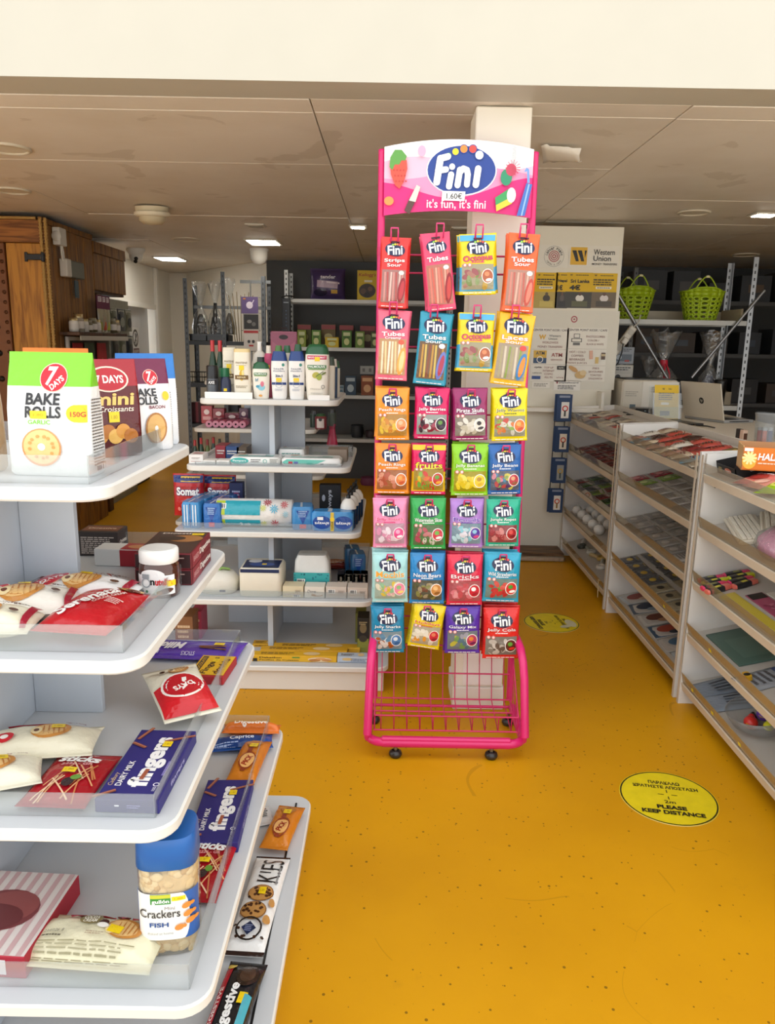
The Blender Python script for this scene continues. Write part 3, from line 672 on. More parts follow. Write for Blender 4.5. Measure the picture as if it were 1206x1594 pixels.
# ================================================================== SQUARE TOWER GONDOLAS
LV = [0.12, 0.395, 0.685, 0.965, 1.25]
SHW = mat('C6C8CA', 0.42, vary=0.03, scale=6); SHEDGE = mat('DEDCD5', 0.4, vary=0.03); GREY = mat('B9C0C8', 0.5, vary=0.04)
def gondola(cx, cy, hs, label, guards, groove=True, sx=0.0):
    g = thing('gondola_shelf', label, 'shelving', TR(cx, cy, 0), None, 'stepped square gondolas')
    b = hs[0]
    part('plinth', MB().box(-b + 0.02, b - 0.02, -b + 0.02, b - 0.02, 0.0005, LV[0] - 0.026, SHEDGE, 0.004), g)
    pw = [0.26, 0.205, 0.16, 0.127]
    for k in range(5):
        h = hs[k]; z = LV[k]; mb = MB()
        o0 = rrect(2 * h, 2 * h, 0.055, 6); o1 = rrect(2 * h - 0.008, 2 * h - 0.008, 0.051, 6)
        n = len(o0)
        vs = [(x, y, z - 0.025) for x, y in o1] + [(x, y, z - 0.021) for x, y in o0] + [(x, y, z - 0.004) for x, y in o0] + [(x, y, z) for x, y in o1]
        for r_ in range(3): mb.add(vs, [(r_ * n + i, r_ * n + (i + 1) % n, (r_ + 1) * n + (i + 1) % n, (r_ + 1) * n + i) for i in range(n)], SHEDGE, True)
        mb.add(vs[:n], [list(range(n))[::-1]], SHW); mb.add(vs[-n:], [list(range(n))], SHW)
        sh = part('shelf', mb, g)
        if k == 0 and groove:
            q = h - 0.045
            part('groove_strip', MB().box(q - 0.002, q + 0.003, -q, q, z + 0.0002, z + 0.003, plastic('1A1A1A')).box(-q, q, -q - 0.003, -q + 0.002, z + 0.0002, z + 0.003, plastic('1A1A1A')), sh)
        if k in guards:
            gh = guards[k]; q = h - 0.04; t = 0.0015
            for (x0, x1, y0, y1) in ((-q, q, -q - t, -q + t), (q - t, q + t, -q, q), (-q, q, q - t, q + t), (-q - t, -q + t, -q, q)):
                part('price_guard', MB().box(x0, x1, y0, y1, z + 0.0003, z + gh, ACRYL), sh, label='clear acrylic guard strip')
        if k < 4:
            w = pw[k]; top = LV[k + 1] - 0.0255; s = w + (0.075 if sx == 0 else 0.03)
            part('cross_panel', MB().box(-w, sx - 0.0125, -0.009, 0.009, z + 0.0003, top, GREY, 0.001), g)
            part('cross_panel', MB().box(sx + 0.0125, w, -0.009, 0.009, z + 0.0003, top, GREY, 0.001), g)
            part('spine_panel', MB().box(sx - 0.012, sx + 0.012, -s, s, z + 0.0003, top, GREY, 0.001), g)
    return g
LGX, LGY, LGH = -0.785, 1.585, [0.567, 0.495, 0.43, 0.37, 0.305]
MGX, MGY, MGH = -0.525, 3.66, [0.54, 0.47, 0.41, 0.36, 0.305]
BGX, BGY, BGH = -0.83, 5.12, [0.56, 0.49, 0.43, 0.38, 0.32]
gondola(LGX, LGY, LGH, 'white stepped gondola of snacks closest to the camera', {1: 0.05, 2: 0.045, 3: 0.05, 4: 0.05}, True, -0.001)
gondola(MGX, MGY, MGH, 'white stepped gondola of toiletries and paper goods beside the candy stand', {1: 0.03, 2: 0.03, 3: 0.012}, False)
gondola(BGX, BGY, BGH, 'white stepped gondola of soaps and cans hidden behind the toiletries gondola', {}, False)

# ================================================================== PINK CANDY STAND
PINK = mat('D8256E', 0.32, vary=0.05, scale=8); PINKD = mat('C9255F', 0.4, vary=0.08)
SY = 2.88
st = thing('candy_stand', 'bright pink wheeled wire stand of hanging candy bags with printed header', 'display stand', TR(0, 0, 0))
XL, XR = -0.040, 0.500
part('post', MB().tube([(XL, SY, 0.10), (XL, SY, 2.145)], 0.013, PINK, 12), st); part('post', MB().tube([(XR + 0.005, SY, 0.10), (XR - 0.01, SY, 2.145)], 0.013, PINK, 12), st)
for x in (XL, XR - 0.01): part('post_cap', MB().lathe([(0.0135, 2.14), (0.0135, 2.152), (0.001, 2.156)], PINK, 12, TR(x, SY, 0)), st)
for x in (XL, XR): part('post_joint', MB().lathe([(0.0145, 1.80), (0.0145, 1.83)], PINKD, 12, TR(x, SY, 0)), st)
# tubular base: side hoops and front and rear bars
def side(x, s):
    pts = [(x, SY, 0.36)] + [(x, SY - 0.06 - a, 0.36 + b) for a, b in ((0, 0.002), (0.1, 0.0))]
    pts = [(x, SY, 0.395), (x + 0.004 * s, SY - 0.10, 0.398), (x + 0.008 * s, SY - 0.17, 0.385), (x + 0.011 * s, SY - 0.215, 0.35), (x + 0.014 * s, SY - 0.24, 0.30), (x + 0.018 * s, SY - 0.27, 0.16), (x + 0.02 * s, SY - 0.285, 0.09)]
    return pts
for x, s in ((XL, -1), (XR, 1)): part('side_hoop', MB().tube(side(x, s), 0.0155, PINK, 10), st)
fx0, fx1, fy = XL - 0.02, XR + 0.02, SY - 0.288
ring = [(a, b, 0.062) for a, b in [(x, y) for x, y in [(fx0 + 0.06 - 0.06 * math.sin(R(t)), fy + 0.06 - 0.06 * math.cos(R(t))) for t in range(0, 91, 15)][::-1]]]
ring += [(fx1 - 0.06 + 0.06 * math.sin(R(t)), fy + 0.06 - 0.06 * math.cos(R(t)), 0.062) for t in range(0, 91, 15)]
ring = [(fx0, SY + 0.01, 0.062)] + ring + [(fx1, SY + 0.01, 0.062)]
part('base_ring', MB().tube(ring, 0.0165, PINK, 10), st)
part('rear_bar', MB().tube([(fx0, SY + 0.01, 0.062), (fx1, SY + 0.01, 0.062)], 0.006, PINK, 8), st)
part('base_band', MB().box(fx0 + 0.05, fx1 - 0.05, fy - 0.012, fy + 0.012, 0.045, 0.085, PINK, 0.006), st)
for x, s in ((fx0, 1), (fx1, -1)): part('corner_drop', MB().tube([(x, fy + 0.02, 0.10), (x + 0.003 * s, fy + 0.03, 0.062)], 0.0155, PINK, 10), st)
for (x, y) in ((0.045, 2.60), (0.400, 2.60), (fx0 + 0.02, 2.86), (fx1 - 0.02, 2.86)):
    c_ = part('caster', MB().lathe([(0.001, 0.0005), (0.02, 0.002), (0.025, 0.012), (0.022, 0.022), (0.012, 0.028)], plastic('2B2926'), 14, TR(x, y, 0)), st)
    part('stem', MB().lathe([(0.008, 0.026), (0.008, 0.05)], steel('8A8580'), 8, TR(x, y, 0)), c_)
# wire basket
bx0, bx1 = XL + 0.005, XR - 0.005; by0, by1 = fy + 0.018, SY - 0.005
BK = [(by0, 0.16), (by0 + 0.004, 0.10), (by1 - 0.06, 0.13), (by1, 0.33)]
for j in range(11):
    x = bx0 + (bx1 - bx0) * (j + 0.5) / 11
    part('basket_wire', MB().tube([(x, a, b) for a, b in BK] , 0.0021, PINKD, 5), st)
for (a, b) in (BK[0], BK[1], (by0 + 0.12, 0.117), BK[2], (by1 - 0.03, 0.225), (by1, 0.33), (by1, 0.40)):
    part('basket_rail', MB().tube([(bx0, a, b), (bx1, a, b)], 0.0032, PINKD, 6), st)
for x in (bx0, bx1):
    for j in range(5):
        t = j / 4; ya = by0 + (by1 - by0) * t
        part('side_wire', MB().tube([(x, ya, 0.16 + 0.17 * t), (x, by0 + 0.01 + (by1 - by0 - 0.07) * t, 0.105 + 0.02 * t)], 0.002, PINKD, 5), st)
    part('side_rail', MB().tube([(x, by0, 0.16), (x, by1, 0.39)], 0.003, PINKD, 6), st); part('side_rail', MB().tube([(x, by0, 0.10), (x, by1 - 0.06, 0.13)], 0.003, PINKD, 6), st)
for zz in [P(700, y, Y=SY).z for y in (398, 426, 514, 541, 645, 730, 745, 815, 900, 915, 938, 960)]:
    part('cross_rail', MB().tube([(XL, SY, zz), (XR, SY, zz)], 0.0035, PINKD, 6), st)
# header board
HY = SY - 0.018
hz = lambda py: P(714, py, Y=HY).z
hw0, hw1 = XL + 0.008, XR - 0.018
hc, hw = (hw0 + hw1) / 2, hw1 - hw0
zt, zb = hz(231), hz(338); arch_t, arch_b = 0.028, 0.020
top = lambda t: zt + arch_t * (1 - (2 * t - 1) ** 2); bot = lambda t: zb + arch_b * (1 - (2 * t - 1) ** 2)
NB = 16
mb = MB(); out = [(hw0 + hw * i / NB, bot(i / NB)) for i in range(NB + 1)] + [(hw0 + hw * i / NB, top(i / NB)) for i in range(NB, -1, -1)]
vs = [(x, HY - 0.004, z) for x, z in out] + [(x, HY + 0.004, z) for x, z in out]; n = len(out)
mb.add(vs, [(i, n + i, n + (i + 1) % n, (i + 1) % n) for i in range(n)], PINK)
qs = [(i, i + 1, n - 2 - i, n - 1 - i) for i in range(NB)]
mb.add(vs[:n], qs, mat('F6EFF0', 0.3, vary=0)); mb.add(vs[n:], [q[::-1] for q in qs], PINK)
hd = part('header_board', mb, st, label='arched header board printed with a blue oval logo')
pr = Print(lambda u, v, n: (hc + u * hw, HY - 0.004 - n, zb + v * (zt - zb)), 0.0006, 0.0004)
asp = hw / (zt - zb)
def wave(f, lo, col, N=20):
    pts = []; fs = []
    for i in range(N + 1):
        t = i / N; u = t - 0.5; b_ = (lo(t) - zb) / (zt - zb) if lo else 0
        pts += [(u, b_), (u, f(t))]
    pr.put(pts, [(2 * i, 2 * i + 2, 2 * i + 3, 2 * i + 1) for i in range(N)], col)
wave(lambda t: 0.77 + 0.10 * math.sin(6.0 * t + 0.2), bot, 'F3B7CB')
wave(lambda t: 0.66 + 0.16 * math.sin(5.2 * t - 2.0) * 0.6 - 0.03, bot, 'EE8FB4')
wave(lambda t: 0.36 + 0.13 * math.cos(6.0 * t + 0.3) + 0.10 * t, bot, 'DE1F78')
def he(cx, cy, rx, ry, c, rot=0, n=28): pr.ell(cx, cy, rx, ry * 1, c, 0, n, 1)
K = asp   # v units are board heights; u units board widths
he(0.02, 0.68, 0.237, 0.37, 'F6F2F4', 0, 36); he(0.02, 0.68, 0.229, 0.352, '20408F', 0, 36)
for (u, v, r_, c) in ((-0.07, 0.885, 0.018, '8CC84B'), (-0.025, 0.945, 0.021, 'F2D32A'), (0.03, 0.985, 0.024, 'F08A3C'), (0.09, 0.985, 0.024, 'E4483F'), (0.135, 0.90, 0.027, 'FAF8F6')):
    he(u, v, r_ * 1.2, r_ * 1.2 * K, '20408F'); he(u, v, r_, r_ * K, c)
def hletter(pts, wd):
    for a, b in zip(pts[:-1], pts[1:]):
        du, dv = (b[0] - a[0]) * K, b[1] - a[1]; L = math.hypot(du, dv); nx, ny = -dv / L * wd, du / L * wd
        pr.put([(a[0] + nx / K, a[1] + ny), (a[0] - nx / K, a[1] - ny), (b[0] - nx / K, b[1] - ny), (b[0] + nx / K, b[1] + ny)], [(0, 1, 2, 3)], 'FBFAF8'); pr.n -= pr.step * 0.9
    for a in pts: he(a[0], a[1], wd / K, wd, 'FBFAF8', 0, 14); pr.n -= pr.step * 0.9
    pr.n += pr.step * 0.3
hletter([(-0.145, 0.50), (-0.125, 0.84)], 0.052); hletter([(-0.125, 0.84), (-0.075, 0.87)], 0.048); hletter([(-0.14, 0.665), (-0.085, 0.685)], 0.045)
hletter([(-0.062, 0.44), (-0.05, 0.61)], 0.047); he(-0.045, 0.725, 0.02, 0.02 * K, 'FBFAF8')
hletter([(-0.005, 0.46), (0.008, 0.68)], 0.047); hletter([(0.005, 0.64), (0.03, 0.70), (0.055, 0.68), (0.062, 0.62), (0.058, 0.47)], 0.045)
hletter([(0.118, 0.47), (0.13, 0.70)], 0.05)
pr.text("it's fun, it's fini", -0.01, 0.175, 0.40, 0.15, 'F6D9E4', 0.015)
pr.rect(-0.03, 0.30, 0.155, 0.14, 'F4F1EE', -2); pr.text('1.60€', -0.025, 0.30, 0.105, 0.085, '2A2628', 0.01)
# sweets pictured on the header
pr.poly([(-0.46, 0.72), (-0.455, 0.60), (-0.425, 0.44), (-0.395, 0.39), (-0.365, 0.50), (-0.345, 0.68), (-0.35, 0.80), (-0.40, 0.86), (-0.445, 0.84)], 'D4503F'); pr.poly([(-0.465, 0.70), (-0.46, 0.84), (-0.43, 0.95), (-0.385, 0.95), (-0.35, 0.86), (-0.36, 0.80), (-0.385, 0.80), (-0.40, 0.74), (-0.43, 0.74), (-0.445, 0.66)], '5C9A45')
for k in range(12): he(-0.435 + 0.022 * (k % 4) + 0.008 * (k // 4), 0.66 - 0.08 * (k // 4), 0.006, 0.006 * K, 'BE3A30', 0, 8); pr.n -= pr.step * .9
he(-0.25, 0.94, 0.026, 0.08, 'EBA9C4'); he(-0.465, 0.21, 0.032, 0.065, 'F0904A')
pr.put([(-0.36, 0.07), (-0.325, 0.02), (-0.285, 0.22), (-0.325, 0.26)], [(0, 1, 2, 3)], '5A3A34'); pr.put([(-0.33, 0.22), (-0.285, 0.20), (-0.255, 0.42), (-0.28, 0.45)], [(0, 1, 2, 3)], 'D9CFC4')
he(0.32, 0.58, 0.038, 0.12, '2E8C66'); he(0.35, 0.69, 0.035, 0.09, 'C4425C')
for k in range(14): a = k * 26; pr.put([(0.36, 0.72), (0.36 + 0.05 * math.cos(R(a)), 0.72 + 0.05 * K * math.sin(R(a))), (0.362 + 0.05 * math.cos(R(a + 7)), 0.72 + 0.05 * K * math.sin(R(a + 7)))], [(0, 1, 2)], 'C4425C'); pr.n -= pr.step * 0.8
pr.n += pr.step * 4
pr.put([(0.26, 0.10), (0.25, 0.28), (0.345, 0.42), (0.365, 0.22)], [(0, 1, 2, 3)], '3C9A57'); pr.put([(0.262, 0.08), (0.257, 0.17), (0.357, 0.29), (0.365, 0.2)], [(0, 1, 2, 3)], 'E8C63A'); he(0.358, 0.32, 0.03, 0.11, 'F6F2EC')
pr.put([(0.40, 0.02), (0.455, 0.02), (0.495, 0.48), (0.455, 0.50)], [(0, 1, 2, 3)], '3E6DB8'); pr.put([(0.428, 0.02), (0.438, 0.02), (0.478, 0.48), (0.468, 0.49)], [(0, 1, 2, 3)], '8FB2DE'); pr.put([(0.46, 0.5), (0.478, 0.5), (0.468, 0.70), (0.45, 0.72), (0.435, 0.66), (0.447, 0.66), (0.455, 0.67)], [(0, 1, 2, 3, 6), (6, 3, 4, 5)], '6E98D2')
pr.done(hd)
part('grip_tape', MB().box(hw1 - 0.075, hw1 - 0.06, HY - 0.0062, HY - 0.0058, zt - 0.05, top(0.87) - 0.003, ACRYL), hd)

# ------------------------------------------------------------------ candy bags on hooks
def fini(pr, cx, cy, w):
    h = w * 0.62
    pr.ell(cx, cy, w * 0.5, h * 0.5, '171E46', -6, 24, 3)
    for k, c in enumerate(('8CC84B', 'F2D32A', 'F08A3C', 'E4483F')): pr.ell(cx + w * (-0.12 + 0.11 * k), cy + h * (0.36 + 0.06 * math.sin(k)), w * 0.05, w * 0.05, c, 0, 10, 1)
    pr.text('Fini', cx, cy - h * 0.03, w * 0.74, h * 0.72, 'FBFAF8', 0.022, rot=5)
BAGS = {}
def candy_bag(key, w, h, base, window, name, pal, blobc, txt='F7F4F0', rim=None, top_c=None, long=False, wtop=None, cell=None):
    """one printed candy bag: film body, print, picture of the sweets showing in the window"""
    t = 0.026 if long else 0.034
    pal = tuple(''.join('%02X' % int(int(q[i:i + 2], 16) * (0.78 if k == 0 else 0.92)) for i in (0, 2, 4)) for k, q in enumerate(pal))
    fm = foil(base); bands = [(-0.44, -0.5 + window, foil(cell))] if cell else None
    m_, fn = pillow(w, h, t, fm, 0.011, len(BAGS) + 3, 14, 20, 0.0011, bands)
    pr = Print(fn, 0.0020, 0.00016, True)
    zb_, wh = -h / 2 + 0.014, h * window
    if top_c: pr.rect(0, h * 0.43, w * 0.96, h * 0.10, top_c, 0, 8, 1)
    lw = w * (0.62 if not long else 0.72)
    ly = h * (0.27 if not long else 0.32)
    wy = zb_ + wh / 2
    rg = random.Random(key)
    if long:                                  # ribbons of sweets running down the window
        pr.rect(0, wy, w * 0.86, wh * 0.92, pal[0], 0, 8, 8)
        for k in range(7):
            x = (k - 3) * w * 0.105; pr.rect(x, wy - h * 0.01, w * 0.06, wh * 0.82, pal[1 + k % (len(pal) - 1)], 2 * math.sin(k * 2.1), 1, 8); pr.n -= pr.step * 0.8
        pr.n += pr.step * 3
        pr.ell(w * 0.30, wy - wh * 0.1, w * 0.13, wh * 0.36, blobc[0], -8, 16, 3); pr.ell(w * 0.31, wy - wh * 0.1, w * 0.075, wh * 0.27, blobc[1], -8, 16, 3)
        pr.ell(w * 0.27, wy + wh * 0.38, w * 0.10, w * 0.075, blobc[-1], 0, 12, 2)
        nm = name.split('|')
        pr.text(nm[0], 0, h * 0.165, w * 0.74, h * 0.062, txt, 0.018, 2, rim=rim, rimw=0.02)
        if len(nm) > 1: pr.text(nm[1], 0, h * 0.105, w * 0.52, h * 0.045, txt, 0.015, 2, rim=rim, rimw=0.018)
    else:
        pr.rect(0, wy, w * 0.88, wh * 0.94, pal[0], 0, 8, 6)
        pr.blobs(-w * 0.07, wy - wh * 0.04, w * 0.74, wh * 0.86, pal[1:], 17, w * 0.10, key if isinstance(key, int) else len(key) * 7 + ord(key[0]), 0.62, rim=None)
        # large sweet pictured at the lower corner
        pr.ell(w * 0.27, wy + wh * 0.02, w * 0.17, w * 0.19, 'F4EFEA', 0, 16, 3); pr.ell(w * 0.27, wy + wh * 0.02, w * 0.15, w * 0.17, blobc[0], 0, 16, 3)
        pr.ell(w * 0.25, wy + wh * 0.10, w * 0.07, w * 0.06, blobc[1], 0, 12, 2); pr.ell(w * 0.30, wy - wh * 0.12, w * 0.09, w * 0.04, blobc[-1], 10, 12, 2)
        for k in (0, 1): pr.ell(-w * (0.36 - 0.13 * k), wy + wh * 0.44, w * 0.052, w * 0.052, 'F0D8D4', 0, 10, 1); pr.ring(-w * (0.36 - 0.13 * k), wy + wh * 0.44, w * 0.036, w * 0.05, 'D2574E', 12)
        pr.text(name, 0, h * 0.085, w * 0.80, h * (0.075 if name not in ('fruits', 'Octopus', 'Mochis') else 0.115), txt, 0.012, 0 if name != 'Octopus' else 4, rim=rim, rimw=0.018)
        pr.lines(0, h * 0.028, w * 0.36, h * 0.022, 1, txt, 0.8)
    fini(pr, 0, ly, lw)
    pr.lines(0, -h / 2 + 0.006, w * 0.8, 0.005, 1, 'E8DFDA', 0.5)
    pr.rect(0, h / 2 - 0.017, 0.030, 0.007, '3A1020', 0, 3)
    BAGS[key] = (m_.mesh('candy_bag'), pr.mb.mesh('print'))
    return BAGS[key]
#       rect in the photo                key   lean  base      window name            palette of the window                    corner picture              text      rim      extra
ROWS = [
 [((591, 369, 635, 480), 'strips', 2, 'D8322E', .50, 'Strips|Sour', ('C98C84', 'D9928A', 'B9504C', 'E8C0B4'), ('8E1F28', 'B8323A', 'E8D8D0'), 'FBF3EE', '8E1F22', dict(long=True), 'red long candy bag with red strips'),
  ((660, 362, 705, 484), 'tubesp', -7, 'E2476C', .56, 'Tubes', ('E08A74', 'E8806C', 'D9604E', 'F0A890'), ('8C1A22', 'C03A34', 'F6EDE4'), 'FBF6F2', '9C2446', dict(long=True), 'rose pink long candy bag with salmon tubes'),
  ((714, 364, 772, 459), 'octo', -2, 'EBCB1C', .44, 'Octopus', ('C9BE9A', '8FA06A', 'B07A6A', 'C9A24A', 'A0585A', '7A8C4A'), ('A85A38', 'D9845A', 'F2EAE0'), 'D8346C', '6E1440', dict(top_c='4FA7CE', cell='4FA7CE'), 'yellow and blue candy bag with brown octopus sweet'),
  ((786, 363, 835, 486), 'tubeso', 3, 'E8622C', .50, 'Tubes|Sour', ('D8A08A', 'D98A78', 'C46254', 'E8B4A0'), ('B84434', 'D97A64', 'F6EDE4'), 'FBF6F2', '8E2E12', dict(long=True), 'vivid orange long candy bag with pale red tubes')],
 [((586, 483, 636, 592), 'creamy', 2, 'E2647C', .56, 'Tubes|Creamy', ('EBB27C', 'F1E3BE', 'E8D29A', 'F4EBD2'), ('E8A04A', 'F0C88A', 'E4583E'), 'FBF3EE', 'B83A5A', dict(long=True), 'pink and peach long candy bag with cream tubes'),
  ((648, 487, 699, 599), 'tubest', 5, '2B93AE', .56, 'Tubes|Sour', ('8C6A4A', 'C8923C', 'D9B85A', '8E4A2E'), ('6A74B8', 'A8324C', 'E8ECF0'), 'F8F6F2', '125468', dict(long=True), 'teal long candy bag with brown striped tubes'),
  ((711, 488, 769, 577), 'octo', 1, None, 0, '', (), (), '', '', {}, ''),
  ((770, 488, 826, 600), 'laces', 6, 'EDB51C', .54, 'Laces|Sour', ('C9B49A', 'B0A27A', 'D9C8B0', '8FA04A'), ('3C7AB0', 'E8862C', 'D2423C'), 'F8EFE4', 'C8541C', dict(long=True), 'golden yellow long candy bag with tangled laces')],
 [((584, 604, 637, 685), 'peach', -1, 'EC9426', .44, 'Peach Rings', ('D9A04A', 'EBC23C', 'E8B050', 'D88A2E'), ('E0905A', 'F0B890', 'C85A2E'), 'FBEFE0', 'B05A12', {}, 'orange candy bag with yellow peach rings'),
  ((645, 604, 699, 683), 'berries', 0, 'D4145E', .42, 'Jelly Berries', ('B8BEB8', '8E2038', '3A1A26', 'D9DCD6', 'A84058'), ('2B1A2E', '5E8C3A', '4A3A50'), 'FBEFF2', '8A0A3C', {}, 'magenta candy bag with dark berries'),
  ((704, 605, 759, 685), 'skulls', -2, '94275F', .43, 'Pirate Skulls', ('A89C8C', 'DDD6C4', 'C9BFA8', 'E8E2D4'), ('D9D4C8', '2B2428', '3A3038'), 'F8EEF2', '5A1238', {}, 'plum candy bag with bone coloured skulls'),
  ((765, 605, 821, 686), 'worms', -2, 'EAD512', .42, 'Jelly Worms', ('B8B49A', '8FB04A', 'D97A3A', 'D9D4C4', 'C84A3A'), ('D9783A', 'E8A85A', 'C8503A'), '3C5A28', 'F6EFD0', {}, 'bright yellow candy bag with mixed worms')],
 [((583, 690, 637, 768), 'peach2', 0, 'E88A22', .42, 'Peach Rings', ('C87A4A', 'D9866A', 'E09A7A', 'B8583A'), ('D9783A', 'E8A050', 'C04A1E'), 'FBEFE0', 'A8500E', {}, 'orange candy bag with coral sugared rings'),
  ((640, 691, 694, 769), 'fruits', 0, 'D8175C', .46, 'fruits', ('C9A43A', 'D43A2E', '6EA83A', 'E8C02A', 'E0702A', '8CB84A'), ('C0342A', '5E9A3A', 'E8A02A'), 'F2DC3A', '5E3A10', dict(top_c='F0C01E', cell='E8B81E'), 'magenta and yellow candy bag with round fruit balls'),
  ((702, 691, 760, 771), 'bananas', -1, '8CCB22', .42, 'Jelly Bananas', ('C9B81E', 'F2D92A', 'E8C81C', 'F6E45A'), ('E8C83A', 'B88A2A', 'D9B02A'), 'F2F6DC', '3E7A10', {}, 'lime green candy bag with yellow bananas'),
  ((759, 692, 811, 769), 'beans', -2, '2461A8', .42, 'Jelly Beans', ('6A7488', 'C04A4A', '4A8CB0', 'D9C85A', '5A3A6A', '8EA85A', 'D98A9A'), ('B8404A', 'D9A07A', '8E5A3A'), 'EAF0F6', '123A78', {}, 'cobalt blue candy bag with multicoloured beans')],
 [((580, 775, 633, 852), 'kisses', -1, 'EC8FB6', .44, 'Jelly Kisses', ('E8B4C8', 'F2D4DE', 'E89AB8', 'F6E4EA'), ('E0508C', 'F4A8C8', 'FBEFF4'), 'D8286C', 'F8DCE8', {}, 'candy pink bag with pale marshmallow kisses'),
  ((639, 775, 694, 854), 'melon', -1, '33A650', .43, 'Watermelon Slices', ('6E8C5A', 'B84A5A', 'C87A7A', '5E9A4A', 'E0D8CC'), ('C83A4A', '6EB04A', 'F0E8E0'), 'F2F6EE', '14602A', {}, 'mid green candy bag with watermelon slices'),
  ((699, 776, 752, 852), 'pencils', 0, 'AE7FCB', .45, 'Pencils', ('9AB8C8', '8CCBD9', 'F0C8D8', 'BFE0E8', 'E8E4EE'), ('5A3A9A', '8CC0D9', 'D2407A'), '6A4AA8', 'F0E8F6', {}, 'lilac candy bag with pale blue pencils'),
  ((756, 777, 808, 850), 'ropes', -1, '27AE8C', .40, 'Jungle Ropes', ('B0545A', 'C86A6A', 'A83A44', 'D98A84'), ('A8242C', 'D9504A', '7A1420'), 'EAF6F0', '0E6A50', {}, 'sea green candy bag with red ropes')],
 [((579, 860, 635, 937), 'mochis', -1, 'A9DBDA', .42, 'Mochis', ('C8DCC8', 'E8C84A', '9AC89A', 'F0E4C8', 'F2B8C0'), ('E88AA0', '8CB87A', 'F0D27A'), 'E8A23A', 'FBF2DC', {}, 'mint candy bag with pastel balls'),
  ((637, 861, 692, 939), 'bears', 0, '2C86C4', .43, 'Neon Bears', ('6A6A5A', '8C8A4A', '7A4A3A', 'A89A7A', '5A5A3A'), ('C88A4A', 'E8B87A', '8E5A2A'), 'EEF4F8', '14508A', {}, 'azure candy bag with brown gummy bears'),
  ((695, 863, 751, 941), 'bricks', -1, 'E2304E', .44, 'Bricks', ('D96A70', 'E8808A', 'D2545E', 'F0A0A4'), ('C81E34', 'F2F0EE', 'A01428'), 'F8E4E6', '9A1028', {}, 'coral red candy bag with pink brick sweets'),
  ((752, 860, 809, 936), 'straws', 1, '2FA3C4', .43, 'Wild Strawberries', ('8AA8A0', 'D23A3A', 'C82E34', '5EA04A', 'E05A50'), ('D2302E', '4A9A3A', 'F6F0EA'), 'EEF6F8', '0F6A88', {}, 'turquoise candy bag with strawberries')],
 [((577, 944, 629, 1015), 'sharks', -1, '1F86AE', .42, 'Jelly Sharks', ('9AB4BE', 'E8E4DE', 'B8602A', 'D9DEE0', '5A8AA8'), ('4A7AB0', 'D9E4EC', '2A5A8A'), 'EEF6F8', '0C4A68', {}, 'dark teal candy bag with shark shapes'),
  ((639, 940, 689, 1008), 'holid', 8, 'EED21A', .46, 'Holidays', ('E4D8B8', 'F2E8CE', 'F6EFDC', 'EFA23A', 'F4EAD6'), ('C8283A', 'E07A5A', '8E1A2A'), 'D8482A', 'FBEFC8', {}, 'lemon yellow candy bag with fried egg sweets'),
  ((692, 944, 747, 1016), 'galaxy', -1, '5B32A8', .44, 'Galaxy Mix', ('8E98A0', '7AA05A', 'C8C04A', 'A8A8B4', '5A7A8C'), ('B83A5A', 'E0863A', '6A1A4A'), 'F0ECF8', '34147A', {}, 'violet candy bag with assorted sweets'),
  ((751, 946, 808, 1024), 'cola', -1, 'E02A26', .40, 'Jelly Cola', ('A0988E', 'C8C0B4', '8A8278', 'D9D2C8', '6A5A50'), ('5A2A1E', '5EA03A', 'D9302A'), 'F8E8E4', '9A1210', {}, 'scarlet candy bag with sugared cola bottles')],
]
HK = mat('D43A76', 0.35, vary=0.05)
BY = 2.755
for r_, row in enumerate(ROWS):
    for c_, (q, key, lean, base, win, name, pal, blobc, txt, rim, ex, lab) in enumerate(row):
        cx, zb_, w, h = stand(*q, BY)
        if key not in BAGS: candy_bag(key, w, h, base, win, name, pal, blobc, txt, rim, **ex)
        bm_, pm_ = BAGS[key]
        if not lab: lab = 'yellow and blue candy bag with brown octopus sweet'
        M = TR(cx, BY, zb_ + h / 2, 0, 0, 0) @ Matrix.Rotation(R(lean), 4, 'Y') @ Matrix.Rotation(R(-2), 4, 'X')
        l0 = '%s, %s row of the pink stand' % (lab, ('top', 'second', 'third', 'fourth', 'fifth', 'sixth', 'bottom')[r_])
        o = thing('candy_bag', l0, 'candy bag', M, bm_, 'candy bags on the pink stand')
        part('print', pm_, o)
        # one or two bags of the same kind behind it on the hook
        rg = random.Random(r_ * 5 + c_)
        nb = 2 if r_ in (0, 2, 5, 6) else 1
        for k in range(nb):
            dx = rg.uniform(-0.007, 0.009); M2 = TR(cx + dx, BY + 0.031 * (k + 1), zb_ + h / 2 + rg.uniform(-0.004, 0.005), 0, 0, 0) @ Matrix.Rotation(R(lean + rg.uniform(-2.5, 2.5)), 4, 'Y')
            b2 = thing('candy_bag', ('%s bag behind the %s' % (('next', 'hindmost')[k], l0)).replace(' candy bag', '').replace(' of the pink stand', '').replace(' with ', ' of ').replace('and blue ', '').replace('and yellow ', '').replace('and peach ', ''), 'candy bag', M2, bm_, 'candy bags on the pink stand')
            part('print', pm_, b2)
        # hook of bent pink wire, rooted on a cross rail
        ht = zb_ + h + (0.004 if r_ < 2 else -0.010)
        hh = 0.022 if r_ < 2 else 0.008
        hw_ = 0.012
        part('hook', MB().tube([(cx - hw_, SY - 0.004, ht - 0.02), (cx - hw_, BY - 0.01, ht - 0.018), (cx - hw_, BY - 0.022, ht + hh * 0.4), (cx - hw_, BY - 0.024, ht + hh), (cx + hw_, BY - 0.024, ht + hh), (cx + hw_, BY - 0.022, ht + hh * 0.4), (cx + hw_, BY - 0.01, ht - 0.018), (cx + hw_, SY - 0.004, ht - 0.02)], 0.003, HK, 6), st)

